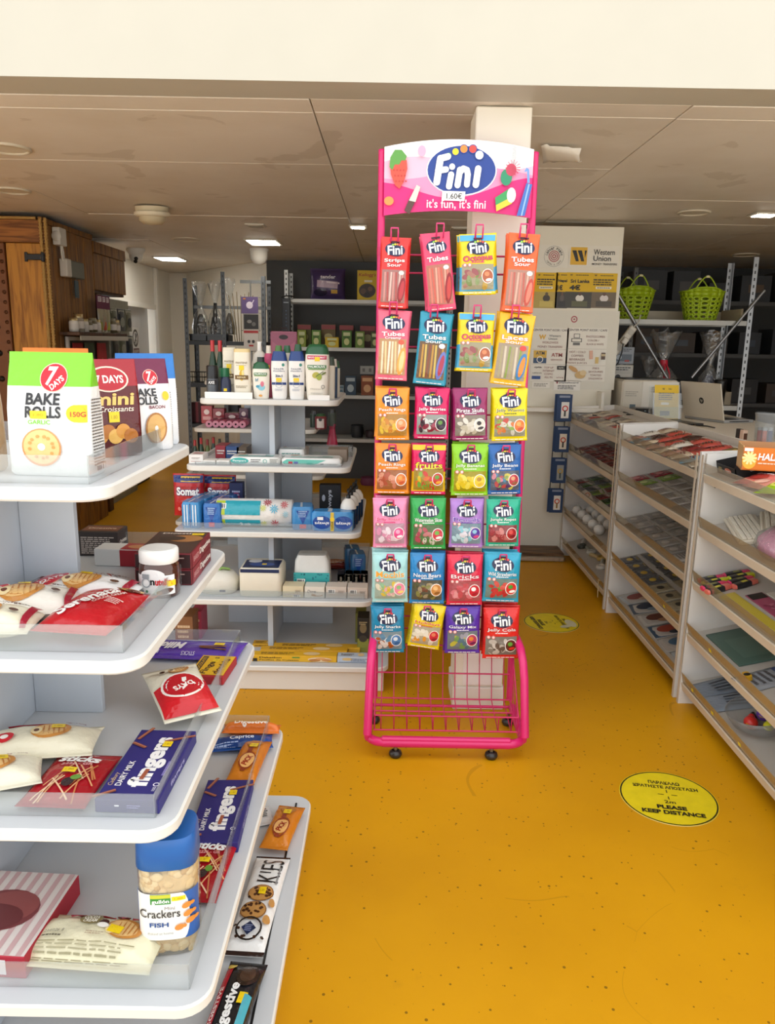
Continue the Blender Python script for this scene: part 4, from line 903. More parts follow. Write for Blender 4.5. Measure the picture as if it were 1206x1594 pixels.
# ================================================================== SNACKS ON THE NEAR GONDOLA
EPS = 0.0006
def ellipsoid(mb, c, r, m, n=10, k=6, rot=None):
    T = Matrix.Translation(c) @ (rot or Matrix()) @ Matrix.Diagonal((r[0], r[1], r[2], 1))
    mb.lathe([(max(0.02, math.sin(math.pi * i / k)), -math.cos(math.pi * i / k)) for i in range(k + 1)], m, n, T)
    return mb
def price_tag(pr, u, v, w=0.026, h=0.016, rot=0, col='F5D21A', txt=True):
    pr.rect(u, v, w, h, col, rot, 2, 1)
    if txt: pr.text('1.80', u, v, w * 0.6, h * 0.35, 'B59A10', 0.0, rot)
def gusset(w, d, h, body, topm, split=0.73):
    """block-bottom snack bag: front towards -y, pinched flat along its top"""
    S = [(0, 0.95, 0.86), (0.03, 1.0, 1.0), (0.3, 0.99, 1.05), (0.55, 0.985, 0.96), (split, 0.98, 0.70), (0.86, 0.98, 0.36), (0.95, 0.98, 0.10), (1.0, 0.975, 0.03)]
    sec = [(a * h, b * w / 2, c * d / 2) for a, b, c in S]
    k = [i for i, s in enumerate(S) if s[0] == split][0]
    mb = MB().loft(sec[:k + 1], body, 36, 7, False); mb.loft(sec[k:], topm, 36, 7, False)
    mb.add([(x, y, z) for x, y, z in mb.v[:36]], [list(range(36))[::-1]], body)
    def hy(z):
        for (z0, a0, b0), (z1, a1, b1) in zip(sec[:-1], sec[1:]):
            if z <= z1 + 1e-9: t = (z - z0) / (z1 - z0); return b0 + (b1 - b0) * t
        return sec[-1][2]
    fn = lambda u, v, n: (u, -hy(v) * (1 - min(1, abs(u) / (w / 2)) ** 7) ** (1 / 7) - n, v)
    fr = lambda u, v, n: (w / 2 * 0.985 + n, u * hy(v) * 2 / d, v)
    return mb, fn, fr
def days(pr, cx, cy, r, rot=0, sy=1.0):
    pr.ell(cx, cy, r, r * sy, 'F1C9B4', rot, 28, 3); pr.ell(cx, cy, r * 0.94, r * 0.94 * sy, 'C4162A', rot, 28, 3)
    pr.text('7', cx - r * 0.15, cy + r * 0.1 * sy, r * 0.8, r * 1.3 * sy, 'FBF6F2', 0.03, rot, 0.2); pr.text('DAYS', cx + r * 0.25, cy - r * 0.35 * sy, r * 1.15, r * 0.42 * sy, 'FBF6F2', 0.03, rot + 42, 0.1)
def bake_bag(label, x, y, rz, w, d, h, topc, bodyc, name, kind, M=None):
    mb, fn, fr = gusset(w, d, h, foil(bodyc), foil(topc))
    o = thing('snack_bag', label, 'snack bag', M or TR(x, y, LV[4] + EPS, 0, 0, rz), mb, 'snack bags on the top shelf')
    pr = Print(fn, 0.0012, 0.00025, True)
    if kind == 'roll':
        days(pr, 0.012, h * 0.80, h * 0.115)
        pr.text('BAKE', -0.005, h * 0.63, w * 0.40, h * 0.095, '2A2A2C', 0.03, 0, 0.05); pr.text('ROLLS', -0.005, h * 0.525, w * 0.42, h * 0.095, '2A2A2C', 0.03, 0, 0.05)
        pr.text(name, -0.012, h * 0.445, w * 0.26, h * 0.035, topc, 0.02)
        pr.ell(-0.01, h * 0.24, w * 0.23, h * 0.155, 'E2975A', 0, 28, 4); pr.ell(-0.01, h * 0.243, w * 0.21, h * 0.14, 'F0C884', 0, 28, 4); pr.ell(-0.01, h * 0.245, w * 0.045, h * 0.03, 'F7F3EC', 0, 16, 2)
        for k in range(12): a = k * 2.4; pr.ell(-0.01 + w * 0.14 * math.cos(a), h * 0.243 + h * 0.09 * math.sin(a), 0.0035, 0.003, 'D99E54', 0, 8, 1); pr.n -= pr.step * 0.8
        pr.n += pr.step * 2
        price_tag(pr, -0.012, h * 0.505, 0.03, 0.014)
        pr.ell(w * 0.36, h * 0.52, w * 0.11, h * 0.07, 'F0C21E', 0, 18, 2); pr.rect(w * 0.43, h * 0.52, w * 0.10, h * 0.14, 'F0C21E', 0, 2, 1); pr.text('150G', w * 0.385, h * 0.515, w * 0.17, h * 0.04, 'B8482A', 0.02)
    elif kind == 'bacon':
        days(pr, 0.02, h * 0.80, h * 0.085)
        pr.text('BAKE', 0, h * 0.64, w * 0.42, h * 0.085, '2A2A2C', 0.03); pr.text('ROLLS', 0, h * 0.55, w * 0.44, h * 0.085, '2A2A2C', 0.03); pr.text('BACON', w * 0.2, h * 0.48, w * 0.28, h * 0.035, '7A1838', 0.02)
        pr.ell(-w * 0.26, h * 0.44, w * 0.13, h * 0.09, 'D9968C', 20, 16, 2); pr.ell(-w * 0.24, h * 0.38, w * 0.12, h * 0.06, 'E8BCB0', -10, 16, 2); pr.ell(-w * 0.27, h * 0.43, w * 0.08, h * 0.03, 'C46A62', 20, 12, 2)
        pr.ell(w * 0.16, h * 0.25, w * 0.19, h * 0.17, 'B07434', 0, 24, 4); pr.ell(w * 0.16, h * 0.25, w * 0.16, h * 0.15, 'DDAE66', 0, 24, 4); pr.ell(w * 0.16, h * 0.25, w * 0.03, h * 0.03, 'F4F0E8', 0, 12, 2)
        pr.ell(w * 0.36, h * 0.60, w * 0.06, h * 0.05, 'F0C21E', 0, 14, 2); pr.rect(-w * 0.2, h * 0.1, 0.012, 0.02, '6A8A5A')
    elif kind == 'mini':
        pr.ell(-w * 0.02, h * 0.80, w * 0.34, h * 0.13, 'F0D8C4', 0, 24, 3); pr.ell(-w * 0.02, h * 0.80, w * 0.31, h * 0.115, 'B41A28', 0, 24, 3); pr.text('7 DAYS', 0, h * 0.80, w * 0.46, h * 0.08, 'F8EFE8', 0.03)
        pr.text('mini', w * 0.02, h * 0.60, w * 0.72, h * 0.12, 'E8C06A', 0.03, 0, 0.1); pr.text('Croissants', w * 0.05, h * 0.50, w * 0.6, h * 0.055, 'F2E4D4', 0.01, 0, 0.2)
        for k in range(5): pr.ell(w * (-0.25 + 0.13 * k), h * (0.22 + 0.05 * (k % 2)), w * 0.13, h * 0.075, ('D9943A', 'B86E24', 'E8B45A')[k % 3], 30 * k, 16, 2)
        price_tag(pr, 0.0, h * 0.42, 0.022, 0.022)
    else:
        pr.rect(0, h * 0.3, w * 0.6, h * 0.4, 'E8E6E4', 0, 4)
    pr.done(o)
    pr = Print(fr, 0.0012)
    if kind in ('roll', 'bacon', 'plain'): pr.lines(0.0, h * 0.36, d * 0.66, h * 0.56, 22, '6E6A66', 0.45); pr.rect(0, h * 0.10, d * 0.4, h * 0.012, '3A3A3C'); pr.barcode(0, h * 0.06, d * 0.5, h * 0.05)
    pr.done(o)
    return o
Z5 = LV[4]
cx, _, w, h = stand(14, 552, 140, 733, 1.42, Z5)
bake_bag('big white and lime green snack bag with garlic bread ring, front of top shelf', -0.615, 1.425, -3, 0.158, 0.075, 0.222, '7CCB2E', 'F3F3F1', 'GARLIC', 'roll')
bake_bag('green topped snack bag cut off at the picture edge, top shelf', -0.80, 1.43, 3, 0.150, 0.07, 0.225, '7CBF38', 'D4B48A', 'CHEESE', 'mini')
bake_bag('brown red snack bag of mini croissants beside the garlic bag', -0.60, 1.655, 38, 0.125, 0.06, 0.205, 'A3222C', '5E1A1C', '', 'mini')
bake_bag('orange topped snack bag peeking out behind the garlic bag', -0.74, 1.74, 10, 0.14, 0.06, 0.225, 'E87A1E', 'E9DCCB', '', 'plain')
bake_bag('white snack bag with maroon top and bacon slices', -0.565, 1.755, 42, 0.135, 0.06, 0.205, '6E1840', 'F1EFEE', '', 'bacon')
bake_bag('white snack bag with bright blue top, last on the top shelf', -0.575, 1.84, 36, 0.14, 0.045, 0.215, '2C7AC8', 'EEF0F2', '', 'plain')

# ---- second shelf from the top
Z4 = LV[3]
def block(name, label, cat, w, d, h, x, y, z, rz, m, group=None, bev=0.0015):
    o = thing(name, label, cat, TR(x, y, z + EPS, 0, 0, rz), carton(w, d, h, m, bev), group)
    def F(face, base=0.0005, step=0.0002):
        fn = {'front': front(-d / 2), 'top': topf(h), 'right': rightf(w / 2), 'left': leftf(-w / 2)}[face]
        return Print(fn, base, step)
    return o, F
o, F = block('biscuit_box', 'dark brown biscuit carton standing at the rear of the second shelf', 'carton', 0.10, 0.075, 0.062, -0.72, 1.895, Z4, 0, card('2E2524'))
p_ = F('front'); p_.lines(0, 0.028, 0.085, 0.045, 9, 'B8ACA4'); p_.done(o); p_ = F('top'); p_.rect(0, 0, 0.09, 0.05, '6B3A22'); p_.text('Digestive', 0, 0, 0.07, 0.016, 'D9C8B0'); p_.done(o); p_ = F('right'); p_.text('Original', 0, 0.032, 0.05, 0.014, 'E8E0D8', 0.02); p_.done(o)
o, F = block('biscuit_box', 'white and red wafer carton lying behind the hazelnut spread jar', 'carton', 0.155, 0.06, 0.042, -0.62, 1.80, Z4, -3, card('D9DAD8'))
p_ = F('top'); p_.rect(0.03, 0, 0.09, 0.058, 'A8323A'); p_.ell(0.03, 0, 0.035, 0.018, 'C88A5A'); p_.done(o); p_ = F('front'); p_.rect(0.03, 0.021, 0.09, 0.04, '9A1E2C'); p_.done(o)
for k in range(2):
    o, F = block('biscuit_box', ('dark red chocolate digestive carton at the bottom behind the spread jar', 'dark red chocolate digestive carton lying on top of another one')[k], 'carton', 0.125, 0.20, 0.036, -0.495, 1.735, Z4 + 0.0368 * k, 1, card('6E1A24'))
    p_ = F('right'); p_.rect(-0.05, 0.018, 0.085, 0.034, '8E2430'); p_.text('Digestive', 0.035, 0.018, 0.11, 0.018, 'F2ECE6', 0.025); p_.text('BAKED', -0.055, 0.018, 0.05, 0.012, 'D9A0A0', 0.02); p_.done(o)
    if k:
        p_ = F('top'); p_.rect(0, 0, 0.118, 0.19, '3A2018'); p_.ell(-0.02, -0.05, 0.035, 0.03, '8E5A2A'); p_.ell(0.02, 0.03, 0.04, 0.032, 'A87038'); p_.ell(-0.01, 0.03, 0.03, 0.02, '2A140E'); p_.text('Digestive', 0, 0.075, 0.09, 0.016, 'E8DCCB', 0.02); price_tag(p_, 0.04, 0.07, 0.028, 0.018); p_.done(o)
    p_ = F('front'); p_.rect(0, 0.018, 0.12, 0.03, '2E1214'); p_.lines(0, 0.018, 0.1, 0.02, 4, 'B09088'); p_.done(o)
# hazelnut spread jar
jx_, jy_ = -0.483, 1.575
jw = 0.041
o = thing('spread_jar', 'hazelnut spread jar with white lid and white label', 'jar', TR(jx_, jy_, Z4 + EPS, 0, 0, -6), MB().loft([(0, jw * 0.86, jw * 0.8), (0.006, jw * 0.98, jw * 0.9), (0.05, jw, jw * 0.94), (0.068, jw * 0.97, jw * 0.9), (0.076, jw * 0.85, jw * 0.82)], mat('4A2416', 0.15, vary=0.03, coat=0.6), 28, 2.5))
part('lid', MB().loft([(0.074, jw * 0.94, jw * 0.9), (0.075, jw * 0.97, jw * 0.93), (0.098, jw * 0.97, jw * 0.93), (0.102, jw * 0.92, jw * 0.88)], plastic('F2F1EE'), 28, 2.4).loft([(0.102, jw * 0.86, jw * 0.8), (0.1035, jw * 0.84, jw * 0.78)], plastic('E9E8E4'), 28, 2.4), o)
jf = lambda u, v, n: (u, -(jw * 0.945 + n) * (1 - min(1, abs(u) / (jw + n)) ** 2.5) ** 0.4, v)
pr = Print(jf, 0.0006, 0.0003)
pr.rect(0, 0.031, jw * 1.92, 0.042, 'F1F0EE', 0, 24, 1); pr.ell(0, 0.053, jw * 0.62, 0.012, 'F1F0EE', 0, 20, 2)
pr.text('n', 0.0, 0.037, 0.010, 0.011, '1A1A1A', 0.04); pr.text('utella', 0.0215, 0.0385, 0.031, 0.015, 'D2232A', 0.04); price_tag(pr, 0.035, 0.034, 0.012, 0.012, txt=False)
pr.ell(0.025, 0.018, 0.014, 0.006, '5A2E1A', 15, 14, 2); pr.ell(0.014, 0.015, 0.006, 0.005, 'B8782E', 0, 10, 1)
pr.ring(-0.014, 0.036, 0.008, 0.0105, '9AA0A4', 20); pr.rect(-0.014, 0.05, 0.016, 0.01, '8E9498', 0, 3); pr.ell(-0.022, 0.018, 0.003, 0.003, '8E9498'); pr.ell(-0.012, 0.018, 0.003, 0.003, '5A8A6A'); pr.lines(-0.01, 0.0125, 0.035, 0.004, 2, '7A7A7A')
pr.done(o)
def snack(label, name, w, h, t, base, x, y, z, rz, draw, tilt=0, roll=0, seed=1, wr=0.0022, seal=0.014, cat='snack pack', band=None, group=None, pw=2.6, dz=0):
    m_, fn = pillow(w, h, t, foil(base), seal, seed, 20, 24, wr * 0.8, band, 0.75, pw)
    o = thing(name, label, cat, lay(x, y, z + t / 2 * 0.75 + 0.002 + dz, rz, tilt, roll), m_, group)
    pr = Print(fn, 0.0028, 0.0002, True); draw(pr, w, h); pr.done(o)
    return o
def croissant(pr, cx, cy, r, rot=0):
    pr.ell(cx, cy, r * 1.25, r * 0.85, 'C98A42', rot, 20, 3); pr.ell(cx - r * 0.1, cy, r * 1.05, r * 0.68, 'E2B878', rot, 20, 3)
    for k in range(5): pr.ell(cx + r * (-0.45 + 0.32 * k), cy, r * 0.05, r * (0.55 + 0.1 * math.sin(k)), 'B87634', rot, 10, 1)
    pr.ell(cx - r * 0.85, cy - r * 0.2, r * 0.36, r * 0.42, 'EBD4A0', rot, 16, 2); pr.ell(cx - r * 0.85, cy - r * 0.2, r * 0.17, r * 0.2, '6A3C28', rot, 14, 2)
def d_crois(word):
    def f(pr, w, h):                       # long axis runs across (w)
        days(pr, -w * 0.29, -h * 0.02, h * 0.36, 0, 0.85)
        croissant(pr, w * 0.03, -h * 0.10, h * 0.28, 10)
        pr.text(word, w * 0.16, h * 0.26, w * 0.30, h * 0.15, '8E3A2A', 0.0, 0, 0.25)
        pr.ell(w * 0.33, -h * 0.10, w * 0.04, h * 0.05, '5A3828', 10, 14, 2)
        pr.lines(w * 0.33, h * 0.26, w * 0.18, h * 0.12, 3, '6A6460'); price_tag(pr, w * 0.03, h * 0.10, w * 0.11, h * 0.10)
        pr.rect(-w * 0.45, 0, w * 0.05, h * 0.8, '9E1830', 0, 2, 8); pr.rect(w * 0.45, 0, w * 0.05, h * 0.8, '9E1830', 0, 2, 8)
    return f
snack('white croissant pack with maroon ends lying farthest back on the second shelf', 'croissant_pack', 0.235, 0.115, 0.062, 'EFEDEA', -0.625, 1.512, Z4, -4, d_crois('Double'), seed=11)
snack('cream and white croissant pack lying left of the red wafer bag', 'croissant_pack', 0.215, 0.125, 0.07, 'EDE8DC', -0.705, 1.415, Z4, 10, d_crois('Croissant'), seed=12)
snack('cream croissant pack lying against the front guard, second shelf', 'croissant_pack', 0.21, 0.115, 0.065, 'EBE3C8', -0.735, 1.318, Z4, 4, d_crois('Croissant'), seed=13)
def d_seren(pr, w, h):
    pr.text('Serenata', -w * 0.10, -h * 0.06, h * 0.60, w * 0.24, 'FBF4EE', 0.03, 62, 0.15); pr.text('COCOA CREAM', w * 0.16, h * 0.02, h * 0.34, w * 0.06, 'F2DCD4', 0.02, 62)
    pr.lines(w * 0.28, -h * 0.05, w * 0.2, h * 0.12, 4, 'F0C8C4'); pr.ell(w * 0.26, h * 0.32, w * 0.16, h * 0.09, 'D9A85A', 20, 16, 2); pr.ell(w * 0.3, h * 0.28, w * 0.10, h * 0.04, '6A2A1A', 20, 12, 2); price_tag(pr, w * 0.1, h * 0.37, 0.025, 0.016)
snack('bright red wafer bag lying at the corner of the second shelf', 'wafer_bag', 0.145, 0.225, 0.06, 'B8141E', -0.548, 1.392, Z4, -7, d_seren, seed=14)

# ---- third shelf
Z3 = LV[2]
def d_milka(pr, w, h):
    pr.text('Milka', -w * 0.28, -h * 0.02, w * 0.30, h * 0.34, 'F4F0F8', 0.04, 180, 0.2); pr.text('STICKS', -w * 0.05, -h * 0.33, w * 0.15, h * 0.10, 'C8BCE0', 0.02, 180)
    pr.rect(w * 0.20, -h * 0.12, w * 0.30, h * 0.06, '6A3A24', -6, 4, 1); pr.rect(w * 0.18, -h * 0.02, w * 0.30, h * 0.06, '7E4A2E', 6, 4, 1); price_tag(pr, w * 0.24, h * 0.12, 0.028, 0.018, 180); pr.rect(-w * 0.40, -h * 0.30, w * 0.05, h * 0.12, 'D9D0EC')
snack('purple chocolate stick pack lying at the far end of the third shelf', 'chocolate_pack', 0.245, 0.125, 0.022, '5A3AA8', -0.498, 1.915, Z3, -3, d_milka, seed=15, wr=0.0008, pw=7)
o, F = block('biscuit_pack', 'yellow and red chocolate finger twin pack on the third shelf', 'carton', 0.088, 0.125, 0.022, -0.428, 1.79, Z3, -4, card('A81E24'))
p_ = F('top'); p_.rect(0, 0.002, 0.084, 0.115, 'E8B81E'); p_.text('Fingers', -0.006, 0, 0.10, 0.022, '3A1A10', 0.03, 84); p_.text('double', 0.022, -0.003, 0.09, 0.018, '5A1A14', 0.03, 84); p_.rect(-0.031, 0, 0.014, 0.105, '2A1A2E'); p_.text('CHOCOLATE', -0.031, 0, 0.09, 0.008, 'E8B81E', 0.02, 90); price_tag(p_, 0.0, 0.03, 0.016, 0.02); p_.done(o)
def d_tri(pr, w, h):
    pr.rect(0, -h * 0.2, w * 0.96, h * 0.5, 'C81A24', 0, 10, 8); pr.ell(w * 0.02, -h * 0.02, w * 0.40, h * 0.23, 'F4EEE6', 12, 24, 4); pr.ell(w * 0.02, -h * 0.02, w * 0.36, h * 0.20, 'BE1826', 12, 24, 4)
    pr.text('7', w * 0.06, h * 0.0, w * 0.3, h * 0.2, 'FBF6F2', 0.03, -160); pr.text('DAYS', w * 0.02, -h * 0.05, w * 0.4, h * 0.08, 'FBF6F2', 0.03, -165)
    croissant(pr, w * 0.10, h * 0.33, w * 0.17, 20); pr.ell(-w * 0.22, h * 0.3, w * 0.05, w * 0.05, '3A201A', 0, 12, 1)
snack('red and cream croissant pack standing twisted near the edge of the third shelf', 'croissant_pack', 0.125, 0.18, 0.045, 'E9E2CC', -0.452, 1.585, Z3, 32, d_tri, seed=16, tilt=14, dz=0.03)
def fingers(label, x, y, z, rz=0, w=0.113, l=0.248, h=0.026):
    o, F = block('biscuit_box', label, 'carton', w, l, h, x, y, z, rz, card('2A2470'), bev=0.001)
    p = F('top')
    p.text('fingers', w * 0.06, l * 0.02, l * 0.72, w * 0.44, 'F6F4F2', 0.045, 90); p.text('Cadbury', -w * 0.40, -l * 0.24, l * 0.17, w * 0.10, 'D9B88A', 0.0, 90, 0.25); p.text('DAIRY MILK', -w * 0.28, -l * 0.16, l * 0.34, w * 0.10, 'F0ECEC', 0.02, 90)
    for (u, v, r_, L) in ((-0.36, 0.43, 70, .05), (0.30, 0.36, 25, .06), (-0.34, 0.24, 150, .035), (-0.40, -0.44, 35, .04)): p.rect(w * u, l * v, L, 0.008, '8E4E36', r_); p.rect(w * u, l * v + 0.0015, L, 0.003, 'B8745A', r_)
    p.rect(w * 0.05, -l * 0.18, 0.034, 0.008, 'A0563A', 86); price_tag(p, w * 0.14, l * 0.26, 0.018, 0.02); p.lines(w * 0.36, -l * 0.1, 0.006, l * 0.4, 1, '8A80C0'); p.ring(w * 0.34, -l * 0.32, 0.004, 0.006, 'E8E4F0', 14); p.text('100', w * 0.34, -l * 0.38, 0.012, 0.006, 'E8E4F0', 0.0, 90); p.done(o)
    p = F('front'); p.rect(-0.018, h * 0.55, 0.008, 0.003, 'F2F0F8'); p.lines(0.012, h * 0.5, 0.025, 0.008, 2, '8A86C8'); p.done(o)
    p = F('right'); p.text('fingers', -0.01, h * 0.5, 0.09, h * 0.5, 'B8B0D8', 0.02); p.done(o)
fingers('purple chocolate fingers carton at the corner of the third shelf', -0.445, 1.33, Z3, -1)
def d_sticks(pr, w, h):
    rg = random.Random(4)
    for k in range(13): pr.rect(w * rg.uniform(-.3, .3), h * rg.uniform(-.3, .2), 0.003, h * 0.42, ('E0A070', 'F0C8A0', 'C87A4A')[k % 3], rg.uniform(-50, 50), 1, 6); pr.n -= pr.step * 0.6
    pr.n += pr.step * 5
    pr.text('Choco', 0, h * 0.40, w * 0.42, h * 0.075, 'F4ECE8', 0.02, 0, 0.2); pr.text('sticks', -w * 0.02, h * 0.28, w * 0.66, h * 0.15, 'F8F4F2', 0.04, -4, 0.1); pr.text('2226 - GR', 0, h * 0.16, w * 0.5, h * 0.05, 'E8A0A0', 0.03)
    pr.ell(w * 0.06, -h * 0.18, w * 0.09, h * 0.07, '3A2A2A', 0, 14, 2); pr.ell(w * 0.14, -h * 0.10, w * 0.08, h * 0.05, '6A9A3A', 20, 12, 2); price_tag(pr, -w * 0.04, h * 0.03, 0.026, 0.016)
snack('red pretzel stick bag lying beside the chocolate fingers on the third shelf', 'stick_bag', 0.125, 0.175, 0.025, 'A81622', -0.578, 1.29, Z3, -2, d_sticks, seed=17)
def d_cream(pr, w, h):
    croissant(pr, w * 0.12, -h * 0.02, h * 0.27, 12); price_tag(pr, w * 0.17, h * 0.08, 0.026, 0.016, 5)
    pr.ell(-w * 0.25, -h * 0.18, h * 0.16, h * 0.11, 'C41E2A', 0, 16, 2); pr.ell(-w * 0.25, -h * 0.18, h * 0.07, h * 0.05, 'F0E8E0', 0, 12, 1); pr.text('Cocoa', w * 0.3, h * 0.25, w * 0.18, h * 0.10, 'A03A3A', 0.02)
    pr.rect(-w * 0.1, h * 0.36, w * 0.4, h * 0.10, 'A82A3A', 0, 4, 2)
snack('cream croissant pack at the rear of the third shelf', 'croissant_pack', 0.23, 0.115, 0.06, 'E7E0C6', -0.685, 1.395, Z3, 8, d_cream, seed=18)
snack('cream croissant pack lying along the front guard of the third shelf', 'croissant_pack', 0.21, 0.11, 0.058, 'E9E3CC', -0.735, 1.27, Z3, 22, d_cream, seed=19)

# ---- fourth shelf
Z2 = LV[1]
snack('orange biscuit roll at the far end of the fourth shelf', 'biscuit_roll', 0.165, 0.05, 0.042, 'E0762A', -0.378, 2.02, Z2, 1, lambda p, w, h: (p.rect(0, h * 0.3, w * 0.8, h * 0.2, '8E1E1A', 0, 8, 2), p.text('Digestive', 0, -h * 0.05, w * 0.6, h * 0.3, 'F6E8D8', 0.03)), seed=21, pw=6)
snack('blue wafer pack lying before the orange roll on the fourth shelf', 'wafer_pack', 0.17, 0.075, 0.03, '1E4E9A', -0.392, 1.95, Z2, 10, lambda p, w, h: (p.ell(0, 0.0, w * 0.36, h * 0.36, '163C80', 8, 20, 3), p.text('Caprice', 0, 0, w * 0.4, h * 0.3, 'E8EEF6', 0.02), price_tag(p, w * 0.22, h * 0.2, 0.025, 0.014), p.lines(-w * 0.25, -h * 0.3, w * 0.4, h * 0.2, 3, 'A8C0E8')), seed=22)
def d_pick(pr, w, h):
    pr.rect(0, h * 0.0, w * 0.16, h * 0.7, '8E3A1E', 0, 2, 8); pr.ell(w * 0.05, -h * 0.16, w * 0.30, h * 0.14, 'E8B06A', 0, 20, 3); pr.ring(w * 0.05, -h * 0.16, w * 0.25, w * 0.29, '8E3A1E', 20, sy=1.7)
    pr.text('PICK', w * 0.05, -h * 0.16, h * 0.20, w * 0.22, '9A2A1A', 0.04, 75); pr.poly([(w * 0.3 * math.cos(R(60 * k)) + w * 0.05, h * 0.25 + h * 0.13 * math.sin(R(60 * k))) for k in range(6)], 'B8782E'); price_tag(pr, w * 0.05, h * 0.18, 0.022, 0.022)
snack('orange brown biscuit roll on the fourth shelf beyond the purple carton', 'biscuit_roll', 0.075, 0.215, 0.05, 'C8761E', -0.352, 1.84, Z2, -4, d_pick, seed=23, pw=5)
fingers('purple chocolate fingers carton on the fourth shelf behind the cracker jar', -0.377, 1.62, Z2, 2)
snack('red pretzel stick bag on the fourth shelf against the cracker jar', 'stick_bag', 0.10, 0.20, 0.025, 'A81622', -0.372, 1.43, Z2, -3, d_sticks, seed=24)
# cracker jar
jx_, jy_ = -0.392, 1.25
jtop = P(265, 1300, Y=jy_ - 0.03).z - Z2
H = min(jtop, 0.25)
cw, cd = 0.054, 0.05
CRK = mat('D9B87C', 0.6, vary=0.25, scale=60)
o = thing('cracker_jar', 'clear jar of fish crackers with a square blue lid, fourth shelf', 'jar', TR(jx_, jy_, Z2 + EPS, 0, 0, 8), MB().loft([(0, cw * 0.86, cd * 0.86), (0.006, cw * 0.97, cd * 0.97), (H * 0.5, cw, cd), (H * 0.70, cw, cd), (H * 0.76, cw * 0.93, cd * 0.93)], glassy('jar_plastic', 'F6F4EE', 0.86, 0.05), 32, 3.2))
ins = MB().loft([(0.004, cw * 0.80, cd * 0.80), (0.01, cw * 0.9, cd * 0.9), (H * 0.70, cw * 0.92, cd * 0.92), (H * 0.74, cw * 0.6, cd * 0.6)], CRK, 24, 3.2)
rg = random.Random(9)
for k in range(150):
    a = rg.uniform(0, 2 * math.pi); z = rg.choice((rg.uniform(0.008, H * 0.17), rg.uniform(H * 0.56, H * 0.73), rg.uniform(0.01, H * 0.72)))
    ca, sa = math.cos(a), math.sin(a); x = cw * 0.90 * math.copysign(abs(ca) ** 0.62, ca); y = cd * 0.90 * math.copysign(abs(sa) ** 0.62, sa)
    ellipsoid(ins, (x, y, z), (0.011, 0.0035, 0.008), mat(rg.choice(('E2C48A', 'CFA866', 'EAD3A2')), 0.6, vary=0.1), 8, 5, Matrix.Rotation(a + 1.57, 4, 'Z') @ Matrix.Rotation(rg.uniform(-.6, .6), 4, 'Y'))
cr = part('crackers', ins, o); cr['kind'] = 'stuff'
part('lid', MB().loft([(H * 0.75, cw * 1.0, cd * 1.0), (H * 0.755, cw * 1.03, cd * 1.03), (H * 0.97, cw * 1.0, cd * 1.0), (H, cw * 0.95, cd * 0.95)], plastic('1E5FA8'), 32, 3.4), o)
jl = lambda u, v, n: (u, -(cd + 0.0008 + n) * max(0, 1 - min(1, abs(u) / (cw + 0.0008 + n)) ** 3.2) ** (1 / 3.2), v)
pr = Print(jl, 0.0005, 0.00025)
pr.rect(0.0, H * 0.36, cw * 1.99, H * 0.40, '2C5FA8', 0, 36, 1); pr.rect(-0.012, H * 0.36, cw * 1.45, H * 0.40, 'F1EEE8', 0, 24, 1); pr.ell(cw * 0.52, H * 0.36, 0.012, H * 0.20, 'F1EEE8', 0, 18, 2)
pr.rect(-0.010, H * 0.515, 0.036, H * 0.085, '3E8C3A', 0, 8, 1); pr.rect(-0.010, H * 0.54, 0.036, H * 0.03, 'C8C83A', 0, 8, 1); pr.text('gullón', -0.010, H * 0.495, 0.031, H * 0.04, 'F4F4F0', 0.03); price_tag(pr, 0.022, H * 0.515, 0.024, H * 0.035)
pr.text('Mini', 0.006, H * 0.44, 0.018, H * 0.028, '8A8480', 0.0); pr.text('Crackers', -0.012, H * 0.395, 0.072, H * 0.07, '3A342E', 0.01); pr.text('FISH', -0.014, H * 0.30, 0.034, H * 0.038, '2C4E8C', 0.03); pr.text('Baked at home', -0.012, H * 0.225, 0.045, H * 0.02, 'A8A29C', 0.0)
for (u, v) in ((0.036, .45), (0.038, .38), (0.022, .275), (0.042, .32)): pr.ell(u, H * v, 0.009, 0.006, 'D98A3A', 20, 12, 1); pr.ell(u + 0.009, H * v + 0.002, 0.004, 0.004, 'D98A3A', 0, 8, 1)
pr.done(o)
def d_cocoa(pr, w, h):
    croissant(pr, w * 0.22, h * 0.06, h * 0.22, -8); price_tag(pr, w * 0.16, h * 0.02, 0.027, 0.018, -8)
    pr.ell(-w * 0.06, h * 0.18, w * 0.09, h * 0.12, '8A7A4A', 0, 16, 2); pr.text('COCOA', -w * 0.06, h * 0.21, w * 0.12, h * 0.08, 'F4EEDC', 0.03); pr.text('CREAM', -w * 0.06, h * 0.13, w * 0.11, h * 0.07, 'F4EEDC', 0.03)
    pr.rect(-w * 0.18, h * 0.32, w * 0.14, h * 0.14, 'B0303C', 30, 3); pr.rect(-w * 0.02, h * 0.38, w * 0.18, h * 0.10, 'B8404A', 10, 3); pr.rect(w * 0.16, h * 0.33, w * 0.10, h * 0.14, 'A82A38', -40, 3); pr.rect(w * 0.3, h * 0.30, w * 0.12, h * 0.12, 'B0303C', 20, 3)
    pr.ell(w * 0.06, h * 0.10, w * 0.035, h * 0.06, '4A2A24', 0, 12, 1); pr.ell(w * 0.06, h * 0.04, w * 0.045, h * 0.05, 'F4F0E6', 0, 12, 1)
    pr.lines(0, -h * 0.34, w * 0.76, h * 0.24, 6, '9A9270', 0.4); pr.text('23/07/26  8', -w * 0.29, -h * 0.08, w * 0.15, h * 0.06, '6A6450', 0.0); pr.lines(-w * 0.29, -h * 0.17, w * 0.15, h * 0.05, 1, '6A6450'); pr.lines(w * 0.03, -h * 0.12, w * 0.14, h * 0.06, 2, 'B09A80')
